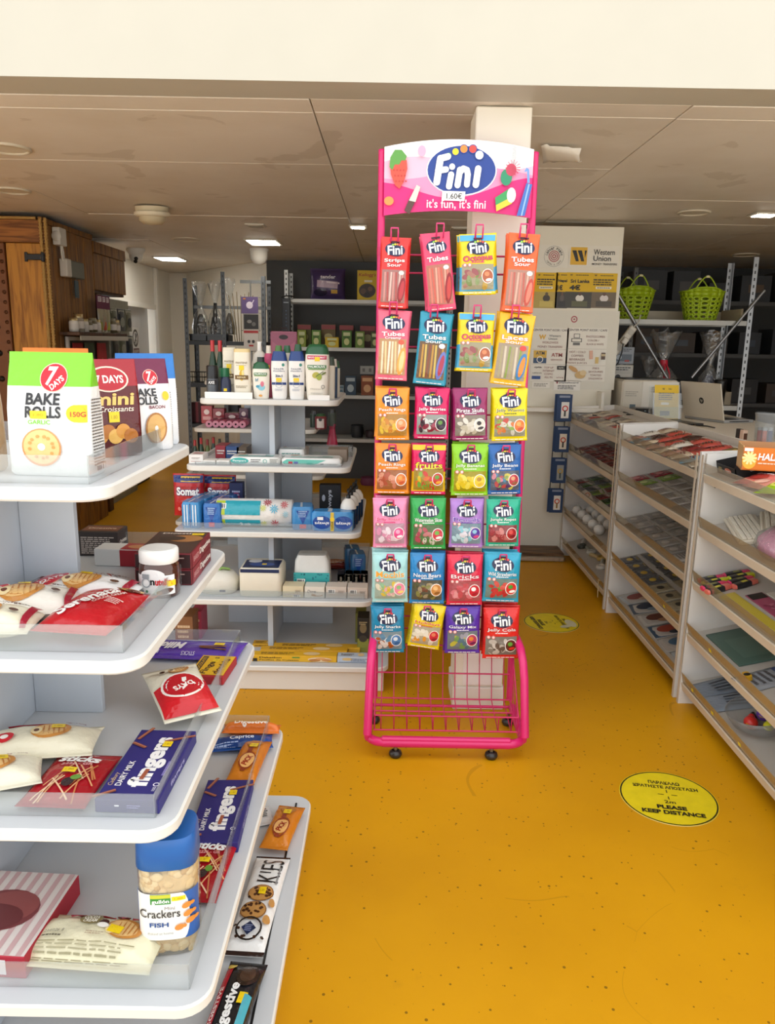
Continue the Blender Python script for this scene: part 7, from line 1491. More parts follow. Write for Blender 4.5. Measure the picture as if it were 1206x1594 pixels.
# yellow price dots on the tray rails
for k, (y, kk) in enumerate(((2.84, 3), (2.76, 4), (2.52, 4), (3.36, 3), (2.96, 4))):
    thing('price_dot', '%s yellow price dot stuck on the lower lips of the counter' % ORD[k], 'price tag', Matrix.Translation(tray_at(kk, .0028, y, .022)) @ Matrix.Rotation(R(-TILT), 4, 'Y'), MB().box(-.0006, .0006, -.009, .009, -.006, .006, ink('E8D02A')))

# ================================================================== CASHIER COUNTER TOP AND ITS THINGS
CT = 1.06
ct = thing('cashier_counter', 'cream cashier counter running behind the tray units', 'counter', TR(0, 0, 0))
part('worktop', MB().box(1.60, 2.30, 3.05, 5.80, CT - .03, CT, mat('D5CDBE', .45, vary=.04), .003), ct)
part('front_lip', MB().box(1.598, 1.625, 3.05, 5.80, CT + .0005, CT + .012, mat('C7BDAB', .5), .002), ct)
part('body', MB().box(1.62, 2.24, 3.10, 5.75, .001, CT - .031, mat('A8A296', .5)), ct)
# printer
pc = P(1000, 650, Y=5.0); px_ = 2.02
o = thing('laser_printer', 'beige and white laser printer at the far end of the cashier counter', 'printer', TR(1.815, 5.56, CT + EPS), MB().box(-.20, .19, -.14, .14, 0, .215, plastic('CFC8B8'), .012))
part('side_cover', MB().box(-.06, .192, -.143, -.1405, .02, .205, plastic('DED9CC'), .004), o); part('top_tray', MB().box(-.17, .16, -.11, .11, .2155, .224, plastic('3A3A38'), .004), o)
p = Print(front(-.143), .001); p.lines(.05, .15, .10, .04, 3, 'A8A294'); p.done(o); p = Print(front(-.14), .001); p.lines(-.13, .12, .09, .04, 3, 'A8A294'); p.rect(-.12, .03, .04, .035, '5A6A70'); p.done(o)
o = thing('modem_box', 'flat black box with cable in front of the printer', 'modem', TR(1.80, 5.28, CT + EPS, 0, 0, -4), MB().box(-.14, .14, -.07, .07, 0, .035, plastic('161618'), .006)); part('light', MB().box(-.08, -.07, -.0708, -.0701, .016, .022, plastic('8AA0A8')), o)
part('cable', MB().tube([(-.14, -.02, .015), (-.19, -.06, .01), (-.23, -.12, .012), (-.2, -.2, .008), (-.24, -.26, .008), (-.17, -.3, .008)], .004, plastic('141414'), 6), o)
# leaflet holder
q = P(1040, 655, Z=CT)
o = thing('leaflet_holder', 'clear stand of yellow money transfer leaflets on the counter', 'leaflet holder', TR(1.715, 4.82, CT + EPS, 0, 0, 2), MB().box(-.09, .09, -.05, .05, 0, .003, CLEARP).box(-.09, .09, -.035, -.032, .003, .16, CLEARP, 0, TR(0, 0, 0, -10)).box(-.09, .09, .03, .033, .003, .21, CLEARP, 0, TR(0, 0, 0, -10)))
for k in range(3):
    lf = part('leaflet', MB().box(-.075, .075 , -.0012, .0012, .006, .215, card(('E0B81E', 'D8CFA8', 'B8C0C8')[k])), o, TR(.012 * k, -.022 + .016 * k, 0, -10, 0, 2 * k))
    if k == 0: p = Print(front(-.0012), .0006, .0003); p.text('W', -.02, .19, .016, .012, '1A1A1A', .03); p.text('WU', .02, .19, .02, .010, '1A1A1A', .02); p.lines(0, .145, .10, .05, 4, '3A3010', .55); p.rect(-.01, .10, .05, .014, 'F0E8D0'); p.rect(0, .045, .15, .07, 'B8A44A'); p.rect(-.01, .04, .06, .03, '5A5A4A'); p.done(lf)
# laptop, lid towards us
LPY, LPX = 4.80, 1.95
o = thing('laptop', 'silver laptop open with its lid back facing the aisle', 'laptop', TR(LPX, LPY, CT + EPS, 0, 0, -69), MB().box(-.17, .17, .0, .23, 0, .018, plastic('9A9A98'), .004))
TL = Matrix.Translation((0, .0, .016)) @ Matrix.Rotation(R(14), 4, 'X')
ld = part('lid', MB().box(-.17, .17, -.006, .002, 0, .225, mat('CFC6B4', .35, .1, .03), .006, TL), o, label='pale silver lid with a round logo')
part('screen', MB().box(-.158, .158, .0021, .003, .012, .215, plastic('1A1C22'), 0, TL), ld)
part('keyboard_deck', MB().box(-.15, .15, .03, .13, .0181, .0195, plastic('2A2A2C')), o); part('port_row', MB().box(.1701, .1708, .04, .19, .006, .012, plastic('2A2A2A')), o)
p = Print(lambda u, v, n: tuple(TL @ Vector((u, -.006 - n, v))), .0006, .0003); p.ell(0, .112, .020, .020, '1E1C1A', 0, 24); p.text('hp', 0, .112, .02, .024, 'CFC6B4', .01, 0, .25); p.done(ld)
o = thing('tablet', 'thin dark tablet lying in front of the leaflet holder', 'tablet', TR(1.74, 4.58, CT + .0006, 0, 0, -70), carton(.20, .13, .010, plastic('2A2A2A'), .003)); part('cable', MB().tube([(.10, 0, .005), (.15, -.03, .006), (.2, 0, .006), (.28, -.02, .006)], .004, plastic('161616'), 6), o)
# cup of pens and lighters
o = thing('pen_cup', 'clear plastic cup of coloured lighters at the counter edge', 'cup', TR(1.765, 3.62, CT + EPS), MB().lathe([(.001, .002), (.04, .002), (.048, .145), (.051, .145), (.043, 0)], CLEARP, 24))
part('rim', MB().lathe([(.050, .14), (.053, .145), (.050, .15)], CLEARP, 24), o)
for k, cc in enumerate(('2E5A4A', '4A2A5A', '6A2A4A', 'B83A3A', 'D2542A', '3A3A6A')):
    a = k * 1.05
    t_ = thing('lighter', '%s coloured lighter standing in the clear cup' % ORD[k], 'lighter', TR(1.765 + .026 * math.cos(a), 3.62 + .026 * math.sin(a), CT + .004), MB().loft([(0, .010, .006), (.06, .010, .006), (.064, .008, .005)], plastic(cc), 12, 3), 'lighters in the cup'); part('metal_top', MB().loft([(.064, .009, .0055), (.078, .009, .0055)], steel('B0B0B0'), 12, 3), t_)
for k in range(2):
    o = thing('gum_pack', ('dark chewing gum pack beside the lighter cup', 'pale chewing gum pack beside the lighter cup')[k], 'gum pack', TR(1.70, 3.74 - .045 * k, CT + .0006, 0, 0, 8), carton(.022, .03, .06, card(('2A2422', 'D9B8A0')[k]))); p = Print(front(-.015), .0006); p.rect(0, .03, .018, .03, ('8A3A34', '5A3A2A')[k]); p.done(o)

# ================================================================== NOTICES ON THE PARTITION
NY = 5.5195
def notice(name, label, x0, y0, x1, y1, m, draw, cat='notice', dy=0.0):
    a, b = P(x0, y0, Y=NY), P(x1, y1, Y=NY); w, h = b.x - a.x, a.z - b.z
    o = thing(name, label, cat, TR((a.x + b.x) / 2, NY - dy, (a.z + b.z) / 2), MB().box(-w / 2, w / 2, -.0025, 0, -h / 2, h / 2, m)); p = Print(front(-.0025), .0006, .0004); draw(p, w, h); p.done(o)
    return o
NP = card('E6E2D6')
def d_cp(p, w, h):
    r0 = h * .46; p.ring(0, 0, r0 * .97, r0, '8A8A86', 36)
    for k, (a, b) in enumerate(((0.55, .47), (.38, .30), (.2, .11))): p.ring(0, 0, r0 * b, r0 * a, 'A8424A', 28)
    for i, ch in enumerate('Center Point'):
        a = 168 - i * 14.2
        if ch != ' ': p.text(ch, r0 * .76 * math.cos(R(a)), r0 * .76 * math.sin(R(a)), r0 * .15, r0 * .24, '2A2A2C', .02, a - 90); p.n -= p.step
    for i, ch in enumerate('Kiosk & Cafe'):
        a = 215 + i * 10
        if ch != ' ': p.text(ch, r0 * .8 * math.cos(R(a)), r0 * .8 * math.sin(R(a)), r0 * .10, r0 * .15, '4A3A3A', .0, a + 90); p.n -= p.step
notice('round_logo_notice', 'white notice with round red target logo', 840, 381, 884, 417, NP, d_cp)
def d_wu(p, w, h):
    s = h * .84; p.rect(-w * .30, 0, s * .98, s, 'E0B02A')
    for dx in (-.24, .08): p.poly([(-w * .30 + s * (dx - .17), s * .32), (-w * .30 + s * (dx + .08), s * .32), (-w * .30 + s * (dx + .26), -s * .30), (-w * .30 + s * (dx + .08), -s * .30)], '1C1A16')
    p.poly([(-w * .30 + s * .33, s * .32), (-w * .30 + s * .46, s * .32), (-w * .30 + s * .36, -s * .12)], '1C1A16')
    p.text('Western', w * .2, h * .20, w * .42, h * .26, '1E1C1A', .012); p.text('Union', w * .165, -h * .10, w * .35, h * .25, '1E1C1A', .012); p.text('MONEY TRANSFERS', w * .22, -h * .37, w * .5, h * .10, '3A3834', .01)
notice('transfer_sign', 'white sign with yellow square double-slash logo', 886, 382, 962, 416, NP, d_wu, 'sign')
def d_yp(head, big, ph):
    def f(p, w, h):
        p.rect(0, -h * .27, w, h * .46, ph[0]); p.ell(w * .05, -h * .22, w * .16, h * .10, ph[1]); p.ell(w * .05, -h * .10, w * .07, h * .05, ph[2]); p.rect(w * .05, -h * .38, w * .6, h * .16, ph[3])
        p.text('W', -w * .32, h * .43, w * .1, h * .05, '1A1A18', .03); p.lines(w * .1, h * .43, w * .5, h * .04, 1, '3A3210')
        if head: p.text(head, w * .02, h * .26, w * .72, h * .10, '1A1A18', .03); p.text(big, -w * .16, h * .08, w * .42, h * .15, '1A1A18', .04)
        else: p.lines(0, h * .24, w * .8, h * .2, 3, '3A3210', .55); p.rect(0, h * .08, w * .6, h * .07, 'F0E6C8'); p.lines(0, h * .08, w * .5, h * .04, 1, '2A2A24')
    return f
YP = card('DDB414')
notice('yellow_poster', 'yellow poster showing a crouching figure, first of the poster row', 833, 424, 865, 480, YP, d_yp('', '', ('B8A04A', '3A3020', '5A4A2A', 'C8B45A')), 'poster')
notice('yellow_poster', 'yellow poster headed Nepal', 866, 424, 882, 480, YP, d_yp('Nepal', '1€', ('3A332C', '5A5048', '6A4A38', '2A2622')), 'poster')
notice('yellow_poster', 'yellow poster headed Sri Lanka with a white shirt figure', 882, 424, 919, 480, YP, d_yp('Sri Lanka', '4€', ('3A362C', 'E2DED4', '4A342A', '5A5A3A')), 'poster', .0004)
notice('yellow_poster', 'yellow poster with two seated figures, last of the poster row', 920, 425, 957, 480, YP, d_yp('', '', ('6A5A44', 'D8D0CC', '5A4030', '4A4034')), 'poster')
def d_head(p, w, h): p.ring(0, 0, h * .25, h * .4, 'A8424A', 20); p.ell(0, 0, h * .14, h * .14, 'A8424A')
def d_board(p, w, h):
    ring_y = h * .39
    p.ring(0, ring_y, h * .028, h * .042, 'A8424A', 20); p.ell(0, ring_y, h * .012, h * .012, 'A8424A')
bd = notice('info_board', 'large off-white service board below the yellow posters', 824, 482, 955, 607, card('DEDACC'), d_board, 'board')
def d_l(p, w, h):
    D = '4A3A38'
    p.text('CENTER POINT KIOSK / CAFE', 0, h * .46, w * .96, h * .04, D, .015, 0, .2); p.text('W', -w * .22, h * .33, w * .2, h * .09, 'D9A82A', .06); p.text('Western', w * .12, h * .355, w * .32, h * .04, '3A3A38', .01); p.text('Union', w * .07, h * .30, w * .24, h * .04, '3A3A38', .01)
    p.text('WORLDWIDE', 0, h * .23, w * .44, h * .04, '8A4A44', .0); p.text('MONEY TRANSFERS', 0, h * .15, w * .68, h * .04, '8A4A44', .0); p.rect(0, h * .1, w * .98, h * .004, 'B0A898')
    p.rect(-w * .26, -h * .04, w * .36, h * .24, 'D9AE3A'); p.rect(-w * .26, -h * .11, w * .36, h * .10, '2A4A6E'); p.text('ATM', -w * .26, h * .03, w * .24, h * .06, '2A3A4A', .02); p.ring(-w * .26, -h * .09, w * .07, w * .09, 'F0ECE0', 18); p.text('ATM', w * .2, h * .0, w * .3, h * .07, '9A3A38', .01); p.text('SERVICES', w * .2, -h * .09, w * .32, h * .03, '9A5A54', .0)
    p.rect(0, -h * .18, w * .98, h * .004, 'B0A898'); p.text('cyta', -w * .3, -h * .24, w * .2, h * .04, '2A2A2A', .02); p.text('TOP UP', 0, -h * .24, w * .26, h * .035, '8A4A44', 0); p.rect(w * .34, -h * .24, w * .22, h * .07, '2A2A26'); p.text('epic', w * .34, -h * .24, w * .14, h * .04, 'E0DCC8', .0); p.text('INTERNET', 0, -h * .30, w * .32, h * .035, '8A4A44', 0); p.text('COSMO', 0, -h * .36, w * .24, h * .035, '8A4A44', 0); p.text('cablenet', -w * .32, -h * .34, w * .26, h * .03, '4A4A48', 0); p.text('ALL IN', 0, -h * .42, w * .22, h * .035, '8A4A44', 0); p.rect(-w * .34, -h * .43, w * .24, h * .06, '2A4A8A'); p.text('viva', w * .32, -h * .42, w * .2, h * .03, '8A4A44', 0)
notice('service_sheet', 'white sheet listing money transfer, teller machine and top-up services', 829, 510, 880, 594, card('EAE6DA'), d_l, 'notice', .0035)
def d_r(p, w, h):
    D = '4A3A38'
    p.text('CENTER POINT KIOSK / CAFE', 0, h * .46, w * .96, h * .04, D, .015, 0, .2); p.rect(-w * .26, h * .27, w * .26, h * .07, '4A4844'); p.rect(-w * .26, h * .27, w * .22, h * .045, 'E8E4D8'); p.rect(-w * .26, h * .35, w * .15, h * .08, '4A4844'); p.rect(-w * .26, h * .35, w * .12, h * .06, 'E8E4D8'); p.rect(-w * .26, h * .20, w * .17, h * .05, '6A6864')
    p.text('PHOTOCOPIES', w * .2, h * .34, w * .46, h * .04, '8A5A54', 0); p.text('COLOR /', w * .15, h * .27, w * .28, h * .035, '8A5A54', 0); p.text('BLACK & WHITE', w * .2, h * .20, w * .42, h * .035, '8A5A54', 0); p.rect(0, h * .11, w * .98, h * .004, 'B0A898')
    for i, t in enumerate(('HOT / COLD', 'COFFEES', 'BEVERAGES', 'FRESH JUICES')): p.text(t, -w * .22, h * (.05 - .07 * i), w * (.4, .3, .38, .5)[i], h * .04, '8A5A54', 0)
    p.rect(w * .12, h * .0, w * .08, h * .16, 'D9A890', 4); p.rect(w * .27, -h * .10, w * .08, h * .12, 'D9B86A'); p.rect(w * .42, -h * .02, w * .1, h * .13, '5A4434'); p.rect(w * .42, -h * .0, w * .1, h * .04, 'C8B48A')
    p.rect(0, -h * .2, w * .98, h * .004, 'B0A898'); p.ell(-w * .3, -h * .27, w * .13, h * .04, 'C89A5A', -30); p.ell(-w * .12, -h * .38, w * .13, h * .07, 'D2AE70'); p.ell(-w * .05, -h * .34, w * .08, h * .05, 'E0C898')
    for i, t in enumerate(('PIES', 'SAVOURIES', 'TOASTED', 'SANDWICH')): p.text(t, w * .26, -h * (.25 + .065 * i), w * (.16, .36, .28, .34)[i], h * .035, '8A5A54', 0)
notice('service_sheet', 'white sheet listing photocopies, coffees and sandwiches', 883, 510, 940, 594, card('EAE6DA'), d_r, 'notice', .0035)
notice('small_slip', 'small ruled paper slip at the foot of the service board', 828, 594, 855, 604, card('EDE9DE'), lambda p, w, h: p.lines(0, 0, w * .8, h * .6, 3, '7A7468'), 'notice', .0035)
notice('small_slip', 'white payment slip with padlock at the foot of the service board', 862, 592, 902, 608, card('EFEBE2'), lambda p, w, h: (p.rect(-w * .38, h * .28, w * .06, h * .2, '8A2A2A'), p.text('paysafecard', w * .06, h * .28, w * .72, h * .2, '3A3A3C', .015), p.lines(0, -h * .18, w * .7, h * .45, 3, '5A5650')), 'notice', .0035)
# hanging strip of blue blister cards
sx = P(874, 612, Y=5.38).x
hs_ = thing('clip_strip', 'black hanging clip strip of blue blister cards at the counter end', 'clip strip', TR(0, 0, 0), MB().tube([(sx - .035, 5.385, 1.04), (sx - .04, 5.385, .34)], .004, plastic('161616'), 6).tube([(sx + .035, 5.385, 1.04), (sx + .03, 5.385, .34)], .004, plastic('161616'), 6))
for k in range(4): part('clip', MB().box(sx - .04, sx + .04, 5.382, 5.388, (.98, .80, .60, .42)[k], (.985, .805, .605, .425)[k], plastic('161616')), hs_)
part('top_hook', MB().tube([(sx - .035, 5.385, 1.04), (sx - .035, 5.395, 1.042)], .004, plastic('161616'), 6).tube([(sx + .035, 5.385, 1.04), (sx + .035, 5.395, 1.042)], .004, plastic('161616'), 6), hs_)
for k, (q, cc) in enumerate((((866, 614, 890, 656), ('C83A34', '3A3A3A', 'E8E4DC')), ((864, 664, 886, 704), ('C84A2A', '2A2A2A', 'E8DCCB')), ((860, 713, 881, 752), ('C8A03A', '3A4A4A', '9AA0A0')), ((855, 761, 876, 798), ('C8482A', '8A6A2A', 'E8E4DC')))):
    for j in range(2):
        cx, zb_, w, h = stand(*q, 5.35)
        o = thing('blister_card', ('%s blue blister card from the top of the clip strip' % ORD[k]) if j == 0 else 'blue card just behind the %s one of the clip strip' % ORD[k], 'blister card', TR(cx - .012 * j, 5.35 + .014 * j, zb_ + h / 2 + .002 * j), MB().box(-w / 2, w / 2, -.001, .001, -h / 2, h / 2, card('1E3A62')), 'blister cards on the clip strip')
        if j == 0:
            p = Print(front(-.001), .0006, .0003); p.rect(w * .06, -h * .08, w * .5, h * .6, cc[2]); p.ring(w * .06, -h * .02, w * .12, w * .2, cc[0], 16); p.rect(w * .06, -h * .2, w * .12, h * .22, cc[1]); p.rect(0, h * .42, w * .7, h * .08, '8A94A8'); p.done(o)
            part('blister', MB().loft([(-.001, w * .30, h * .33), (-.014, w * .26, h * .29)], CLEARP, 20, 5, T=TR(w * .06, 0, -h * .08, 90)), o)

# ================================================================== METAL RACKS AND WHAT STANDS ON THEM
GALV, DKST, WHST = steel('9A9C9E'), mat('33363A', .45, .3, .1), mat('C9CBCA', .4, .3, .1)
def angle_post(x, y, z0, z1, m, sx=1, sy=1, s=0.035):
    """perforated angle upright"""
    mb = MB().box(min(0, sx * s), max(0, sx * s), -.0015, .0015, z0, z1, m).box(-.0015, .0015, min(0, sy * s), max(0, sy * s), z0, z1, m)
    sl = MB(); z = z0 + .04
    while z < z1 - .03: sl.box(sx * s * .35, sx * s * .65, -.0022, -.0016, z, z + .022, plastic('1A1A1A')); z += .05
    return mb, sl
def rack(label, x0, x1, y0, y1, levels, top, m, shm, name='metal_rack', tops=None):
    r = thing(name, label, 'rack', TR(0, 0, 0))
    for i, (x, y, sx, sy) in enumerate(((x0, y0, 1, 1), (x1, y0, -1, 1), (x0, y1, 1, -1), (x1, y1, -1, -1))):
        a, sl = angle_post(x, y, .0005, (tops or [top] * 4)[i], m, sx, sy)
        q = part('upright', a, r, TR(x, y, 0)); part('slot_row', sl, q)
    for z in levels:
        t = part('shelf_board', MB().box(x0 + .004, x1 - .004, y0 + .004, y1 - .004, z - .004, z, shm), r)
        part('shelf_flange', MB().box(x0 + .004, x1 - .004, y0 + .003, y0 + .006, z - .035, z, shm).box(x0 + .004, x1 - .004, y1 - .006, y1 - .003, z - .035, z, shm), t)
    return r
# ---- rack with the green baskets
RX0, RX1, RY0, RY1 = 1.66, 2.70, 5.95, 6.40
RZ = [.45, 1.07, P(1060, 498, Y=RY0).z]
rk = rack('galvanised rack with crossed braces behind the cashier counter', RX0, RX1, RY0, RY1, RZ, 2.16, GALV, mat('A9A9A4', .45, .3, .08))
for (a, b) in (((954, 445), (1040, 592)), ((1195, 448), (1076, 588))):
    p0, p1 = P(*a, Y=RY0 - .012), P(*b, Y=RY0 - .012)
    if a[0] > 1100: p0 = P(1190, 452, Y=RY0 - .012)
    part('brace', MB().tube([p0, p1], .012, GALV, 6), rk)
part('back_board', MB().box(RX0 + .05, RX1 - .05, RY1 - .025, RY1 - .010, RZ[2] + .001, RZ[2] + .08, paint('B8AE98')), rk)
part('side_board', MB().box(RX1 - .06, RX1 - .045, RY0 + .06, RY1 - .03, RZ[2] + .001, RZ[2] + .09, paint('A89A80')), rk)
def basket(label, x, y, z, rz, w0=.115, w1=.165, d0=.08, d1=.115, H=.215):
    """flexible tub: perforated tapering wall of separate rings and ribs, raised rim and two strap handles"""
    G = mat('9DB81A', .4, vary=.05); NS, NR = 18, 5
    P_ = lambda a, t, o=0: Vector((((w0 + (w1 - w0) * t) + o) * math.copysign(abs(math.cos(a)) ** .8, math.cos(a)), ((d0 + (d1 - d0) * t) + o) * math.copysign(abs(math.sin(a)) ** .8, math.sin(a)), H * t + (.028 * max(0, math.sin(2 * (a - .785) ) ) if t > .98 else 0)))
    mb = MB()
    # wall quads with a hexagonal-round hole in each cell
    def cell(a0, a1, t0, t1, hole):
        am, tm = (a0 + a1) / 2, (t0 + t1) / 2; n = 12; vs = []; fs = []
        for k in range(n):
            c, s_ = math.cos(2 * math.pi * (k + .5) / n), math.sin(2 * math.pi * (k + .5) / n); q = max(abs(c), abs(s_)); 
            vs.append(P_(am + (a1 - a0) / 2 * c / q, tm + (t1 - t0) / 2 * s_ / q)); vs.append(P_(am + (a1 - a0) / 2 * c * hole, tm + (t1 - t0) / 2 * s_ * hole))
        for k in range(n): j = (k + 1) % n; fs.append((2 * k, 2 * j, 2 * j + 1, 2 * k + 1))
        mb.add(vs, fs, G, True)
        cs = [P_(a0, t0), P_(a1, t0), P_(a1, t1), P_(a0, t1)]
    for i in range(NS):
        a0, a1 = 2 * math.pi * i / NS, 2 * math.pi * (i + 1) / NS
        for j in range(NR): cell(a0, a1, .06 + .15 * j, .06 + .15 * (j + 1), .56)
        for (ta, tb) in ((0, .06), (.81, .97), (.97, 1.0)):
            mb.add([P_(a0, ta), P_(a1, ta), P_(a1, tb), P_(a0, tb)], [(0, 1, 2, 3)], G, True)
    mb.add([P_(2 * math.pi * i / NS, 0) for i in range(NS)], [list(range(NS))[::-1]], G)
    o = thing('shopping_basket', label, 'basket', TR(x, y, z + .002, 0, 0, rz), mb, 'green baskets on the rack')
    sm_ = o.modifiers.new('thickness', 'SOLIDIFY'); sm_.thickness = .004; sm_.offset = -1
    part('rim', MB().tube([P_(2 * math.pi * k / 40, 1.0) for k in range(40)], .005, G, 6, True), o)
    for s_ in (-1, 1):
        pts = [Vector((-.075 + .15 * t, s_ * (.10 + .01 * math.sin(3.14 * t)), H + .02 + .085 * math.sin(math.pi * t))) for t in [k / 12 for k in range(13)]]
        if s_ > 0: pts = [Vector((p.x, p.y, p.z)) for p in pts]
        h_ = part('handle', MB().tube(pts, .0055, G, 6), o); part('grip', MB().tube(pts[5:8], .009, mat('D9D4A8', .5), 8), h_)
zb = RZ[2]
basket('lime green perforated basket partly hidden by the notices', P(985, 490, Y=6.1).x, 6.14, zb, 8)
basket('lime green perforated basket in the middle of the rack', P(1092, 495, Y=6.1).x, 6.14, zb, -6)
# cellophane gift packs
def gift(label, x, y, z, r, h, ribbon, fill, seed):
    mb = MB(); rg = random.Random(seed); n = 20; secs = [(0, r), (h * .12, r * 1.08), (h * .35, r * .85), (h * .5, r * .25), (h * .56, r * .18), (h * .72, r * .55), (h * .95, r * .95)]
    vs = []
    for (zz, rr) in secs:
        for k in range(n):
            a = 2 * math.pi * k / n; q = rr * (1 + rg.uniform(-.12, .12)); vs.append((q * math.cos(a), q * .7 * math.sin(a), zz + (rg.uniform(-.03, .03) if zz > h * .9 else 0)))
    mb.add(vs, [(j * n + i, j * n + (i + 1) % n, (j + 1) * n + (i + 1) % n, (j + 1) * n + i) for j in range(len(secs) - 1) for i in range(n)], CELLO, True)
    o = thing('gift_pack', label, 'gift pack', TR(x, y, z + .001), mb)
    part('contents', MB().loft([(.002, r * .7, r * .45), (h * .12, r * .75, r * .5), (h * .3, r * .5, r * .35), (h * .38, r * .2, r * .15)], mat(fill, .5, vary=.4, scale=25), 16, 2.4), o)
    if ribbon:
        R_ = mat(ribbon, .4, vary=.1)
        part('ribbon', MB().lathe([(r * .26, h * .48), (r * .24, h * .53), (r * .22, h * .57)], R_, 12).tube([(0, -r * .2, h * .52), (-r * .1, -r * .5, h * .42), (-.01, -r * .62, h * .25), (.015, -r * .66, h * .08)], .008, R_, 6).tube([(.01, -r * .2, h * .52), (r * .25, -r * .45, h * .4), (r * .3, -r * .6, h * .2)], .007, R_, 6), o)
    return o
gift('cellophane gift basket tied with red ribbon on the rack', P(1032, 590, Y=6.1).x, 6.12, RZ[1], .125, .585, 'C0203A', '8A847A', 3)
gift('cellophane gift pack with blue box inside on the rack', P(1103, 590, Y=6.15).x, 6.15, RZ[1], .10, .575, None, '4A5A78', 4)
gift('cellophane gift pack with green leaves beside the red ribbon one', P(1010, 560, Y=6.3).x, 6.29, RZ[1], .075, .36, None, '3A4A3A', 5)
o = thing('steel_tumbler', 'tall black tumbler with lid on the rack', 'tumbler', TR(P(1121, 600, Y=6.03).x, 6.03, RZ[1] + .001), MB().lathe([(.001, 0), (.038, .002), (.045, .16), (.046, .175)], plastic('121314'), 20)); part('lid', MB().lathe([(.049, .172), (.049, .19), (.04, .195), (.001, .196)], plastic('1C1D1E'), 20), o)
o = thing('storage_box', 'small tan carton at the right end of the rack', 'carton', TR(RX1 - .13, 6.12, RZ[1] + .001), carton(.15, .18, .10, card('8A7E68'))); part('flap', MB().box(-.075, .075, -.002, .08, .1005, .1035, card('96896F')), o)
for k, (x0, y0, x1, y1, cc) in enumerate(((948, 568, 984, 600, 'C9C5BA'), (950, 540, 986, 567, '8A9098'))):
    cx, zb_, w, h = stand(x0, y0, x1, y1, 5.99, None)
    o = thing('blister_pack', ('white printed accessory pack hanging beside the notices', 'grey clear accessory pack hanging above the white one')[k], 'accessory pack', TR(cx, 5.985 , zb_ + h / 2), MB().box(-w / 2, w / 2, -.008, .008, -h / 2, h / 2, mat(cc, .35, vary=.1), .004)); p = Print(front(-.008), .0008, .0004); p.lines(0, h * .32, w * .8, h * .2, 2, '4A4A48'); p.rect(0, -h * .12, w * .8, h * .4, ('D8D4CA', '5A6470')[k]); p.ell(-w * .15, -h * .1, w * .12, h * .14, ('3A3A38', 'AEB6BE')[k]); p.rect(w * .2, -h * .3, w * .2, h * .1, 'A83A34'); p.done(o); part('hang_tab', MB().box(-.012, .012, -.002, .002, h / 2, h / 2 + .03, CLEARP), o)
cA, cB = P(957, 548, Y=RY0 - .05), P(984, 512, Y=RY0 - .05)
o = thing('power_strip', 'white power strip hanging tilted from the rack brace', 'power strip', Matrix.Translation((cA + cB) / 2) @ Matrix.Rotation(math.atan2((cB - cA).x, (cB - cA).z), 4, 'Y'), MB().box(-.028, .028, -.02, .02, -.12, .12, plastic('D2CCBE'), .008))
for k in range(3): part('socket', MB().box(-.018, .018, -.0225, -.0202, -.085 + .07 * k, -.045 + .07 * k, plastic('B8B2A4'), .001), o)
part('plug', MB().box(-.02, .02, -.06, -.023, -.03, .02, plastic('D8D2C6'), .006).tube([(0, -.05, -.03), (.03, -.05, -.08), (.06, -.04, -.16), (.04, -.03, -.28)], .005, plastic('141414'), 6), o)
part('cord', MB().tube([(0, 0, .12), (.01, .005, .17), (-.01, .02, .22)], .005, plastic('C8C2B4'), 6), o)
# ---- dark racks deeper on the right
DR = rack('dim grey rack against the dark wall behind the baskets', 2.2, 3.9, 7.3, 7.75, [.5, 1.0, 1.45, 1.92], 2.2, mat('6A6C6C', .5, .3), mat('4A4B4B', .5, .2))
rg = random.Random(31)
for r_, z in enumerate((.5, 1.0, 1.45, 1.92)):
    for c_ in range(5):
        w, h = rg.uniform(.2, .28), rg.uniform(.16, .27)
        o = thing('storage_box', '%s dark carton on the %s level of the dim grey rack' % (ORD[c_], ('lowest', 'second', 'third', 'uppermost')[r_]), 'carton', TR(2.38 + .32 * c_, 7.5, z + .001), carton(w, .3, h, card(rg.choice(('2A2A2C', '3A3632', '30343A', '443A34')))), 'cartons on the dim rack')
        p = Print(front(-.15), .001, .0005); p.rect(0, h * .5, w * .5, h * .3, rg.choice(('4A4A4A', '5A4A3A', '3A4450'))); p.done(o)
# ---- rack on the left in the corner by the white walls
LY0, LY1 = 7.25, 7.62
lx0, lx1 = P(287, 500, Y=LY0).x, P(413, 500, Y=LY0).x
LZ = [P(320, y, Y=LY0).z for y in (760, 660, 597, 531)]
lr = rack('dark slotted angle rack in front of the white corner', lx0, lx1, LY0, LY1, LZ, 2.1, mat('5A5E62', .45, .5, .1), DKST, tops=[P(287, 433, Y=LY0).z, P(413, 430, Y=LY0).z, 2.0, 2.0])
a, sl = angle_post(0, 0, LZ[0], P(345, 423, Y=LY0).z, mat('4E5256', .45, .5, .1)); q = part('upright', a, lr, TR(P(345, 480, Y=LY0).x, LY0 - .006, 0)); part('slot_row', sl, q)
for (za, xa, xb) in ((P(340, 476, Y=LY0).z, lx0, lx1), (P(380, 434, Y=LY0).z, P(362, 434, Y=LY0).x, lx1)): part('cross_bar', MB().box(xa, xb, LY1 - .02, LY1 - .015, za - .015, za + .015, mat('8A8E90', .45, .5)), lr)
z = LZ[3]
for k, (px, r_, h, f_) in enumerate(((312, .075, .48, '2A2E2A'), (335, .07, .50, '3A3E42'), (357, .06, .52, '4A4434'))):
    gift('%s cellophane pack from the white wall on the slotted rack' % ORD[k], P(px, 500, Y=7.4).x, 7.42, z + .062, r_, h, '121214' if k == 1 else None, f_, 10 + k)
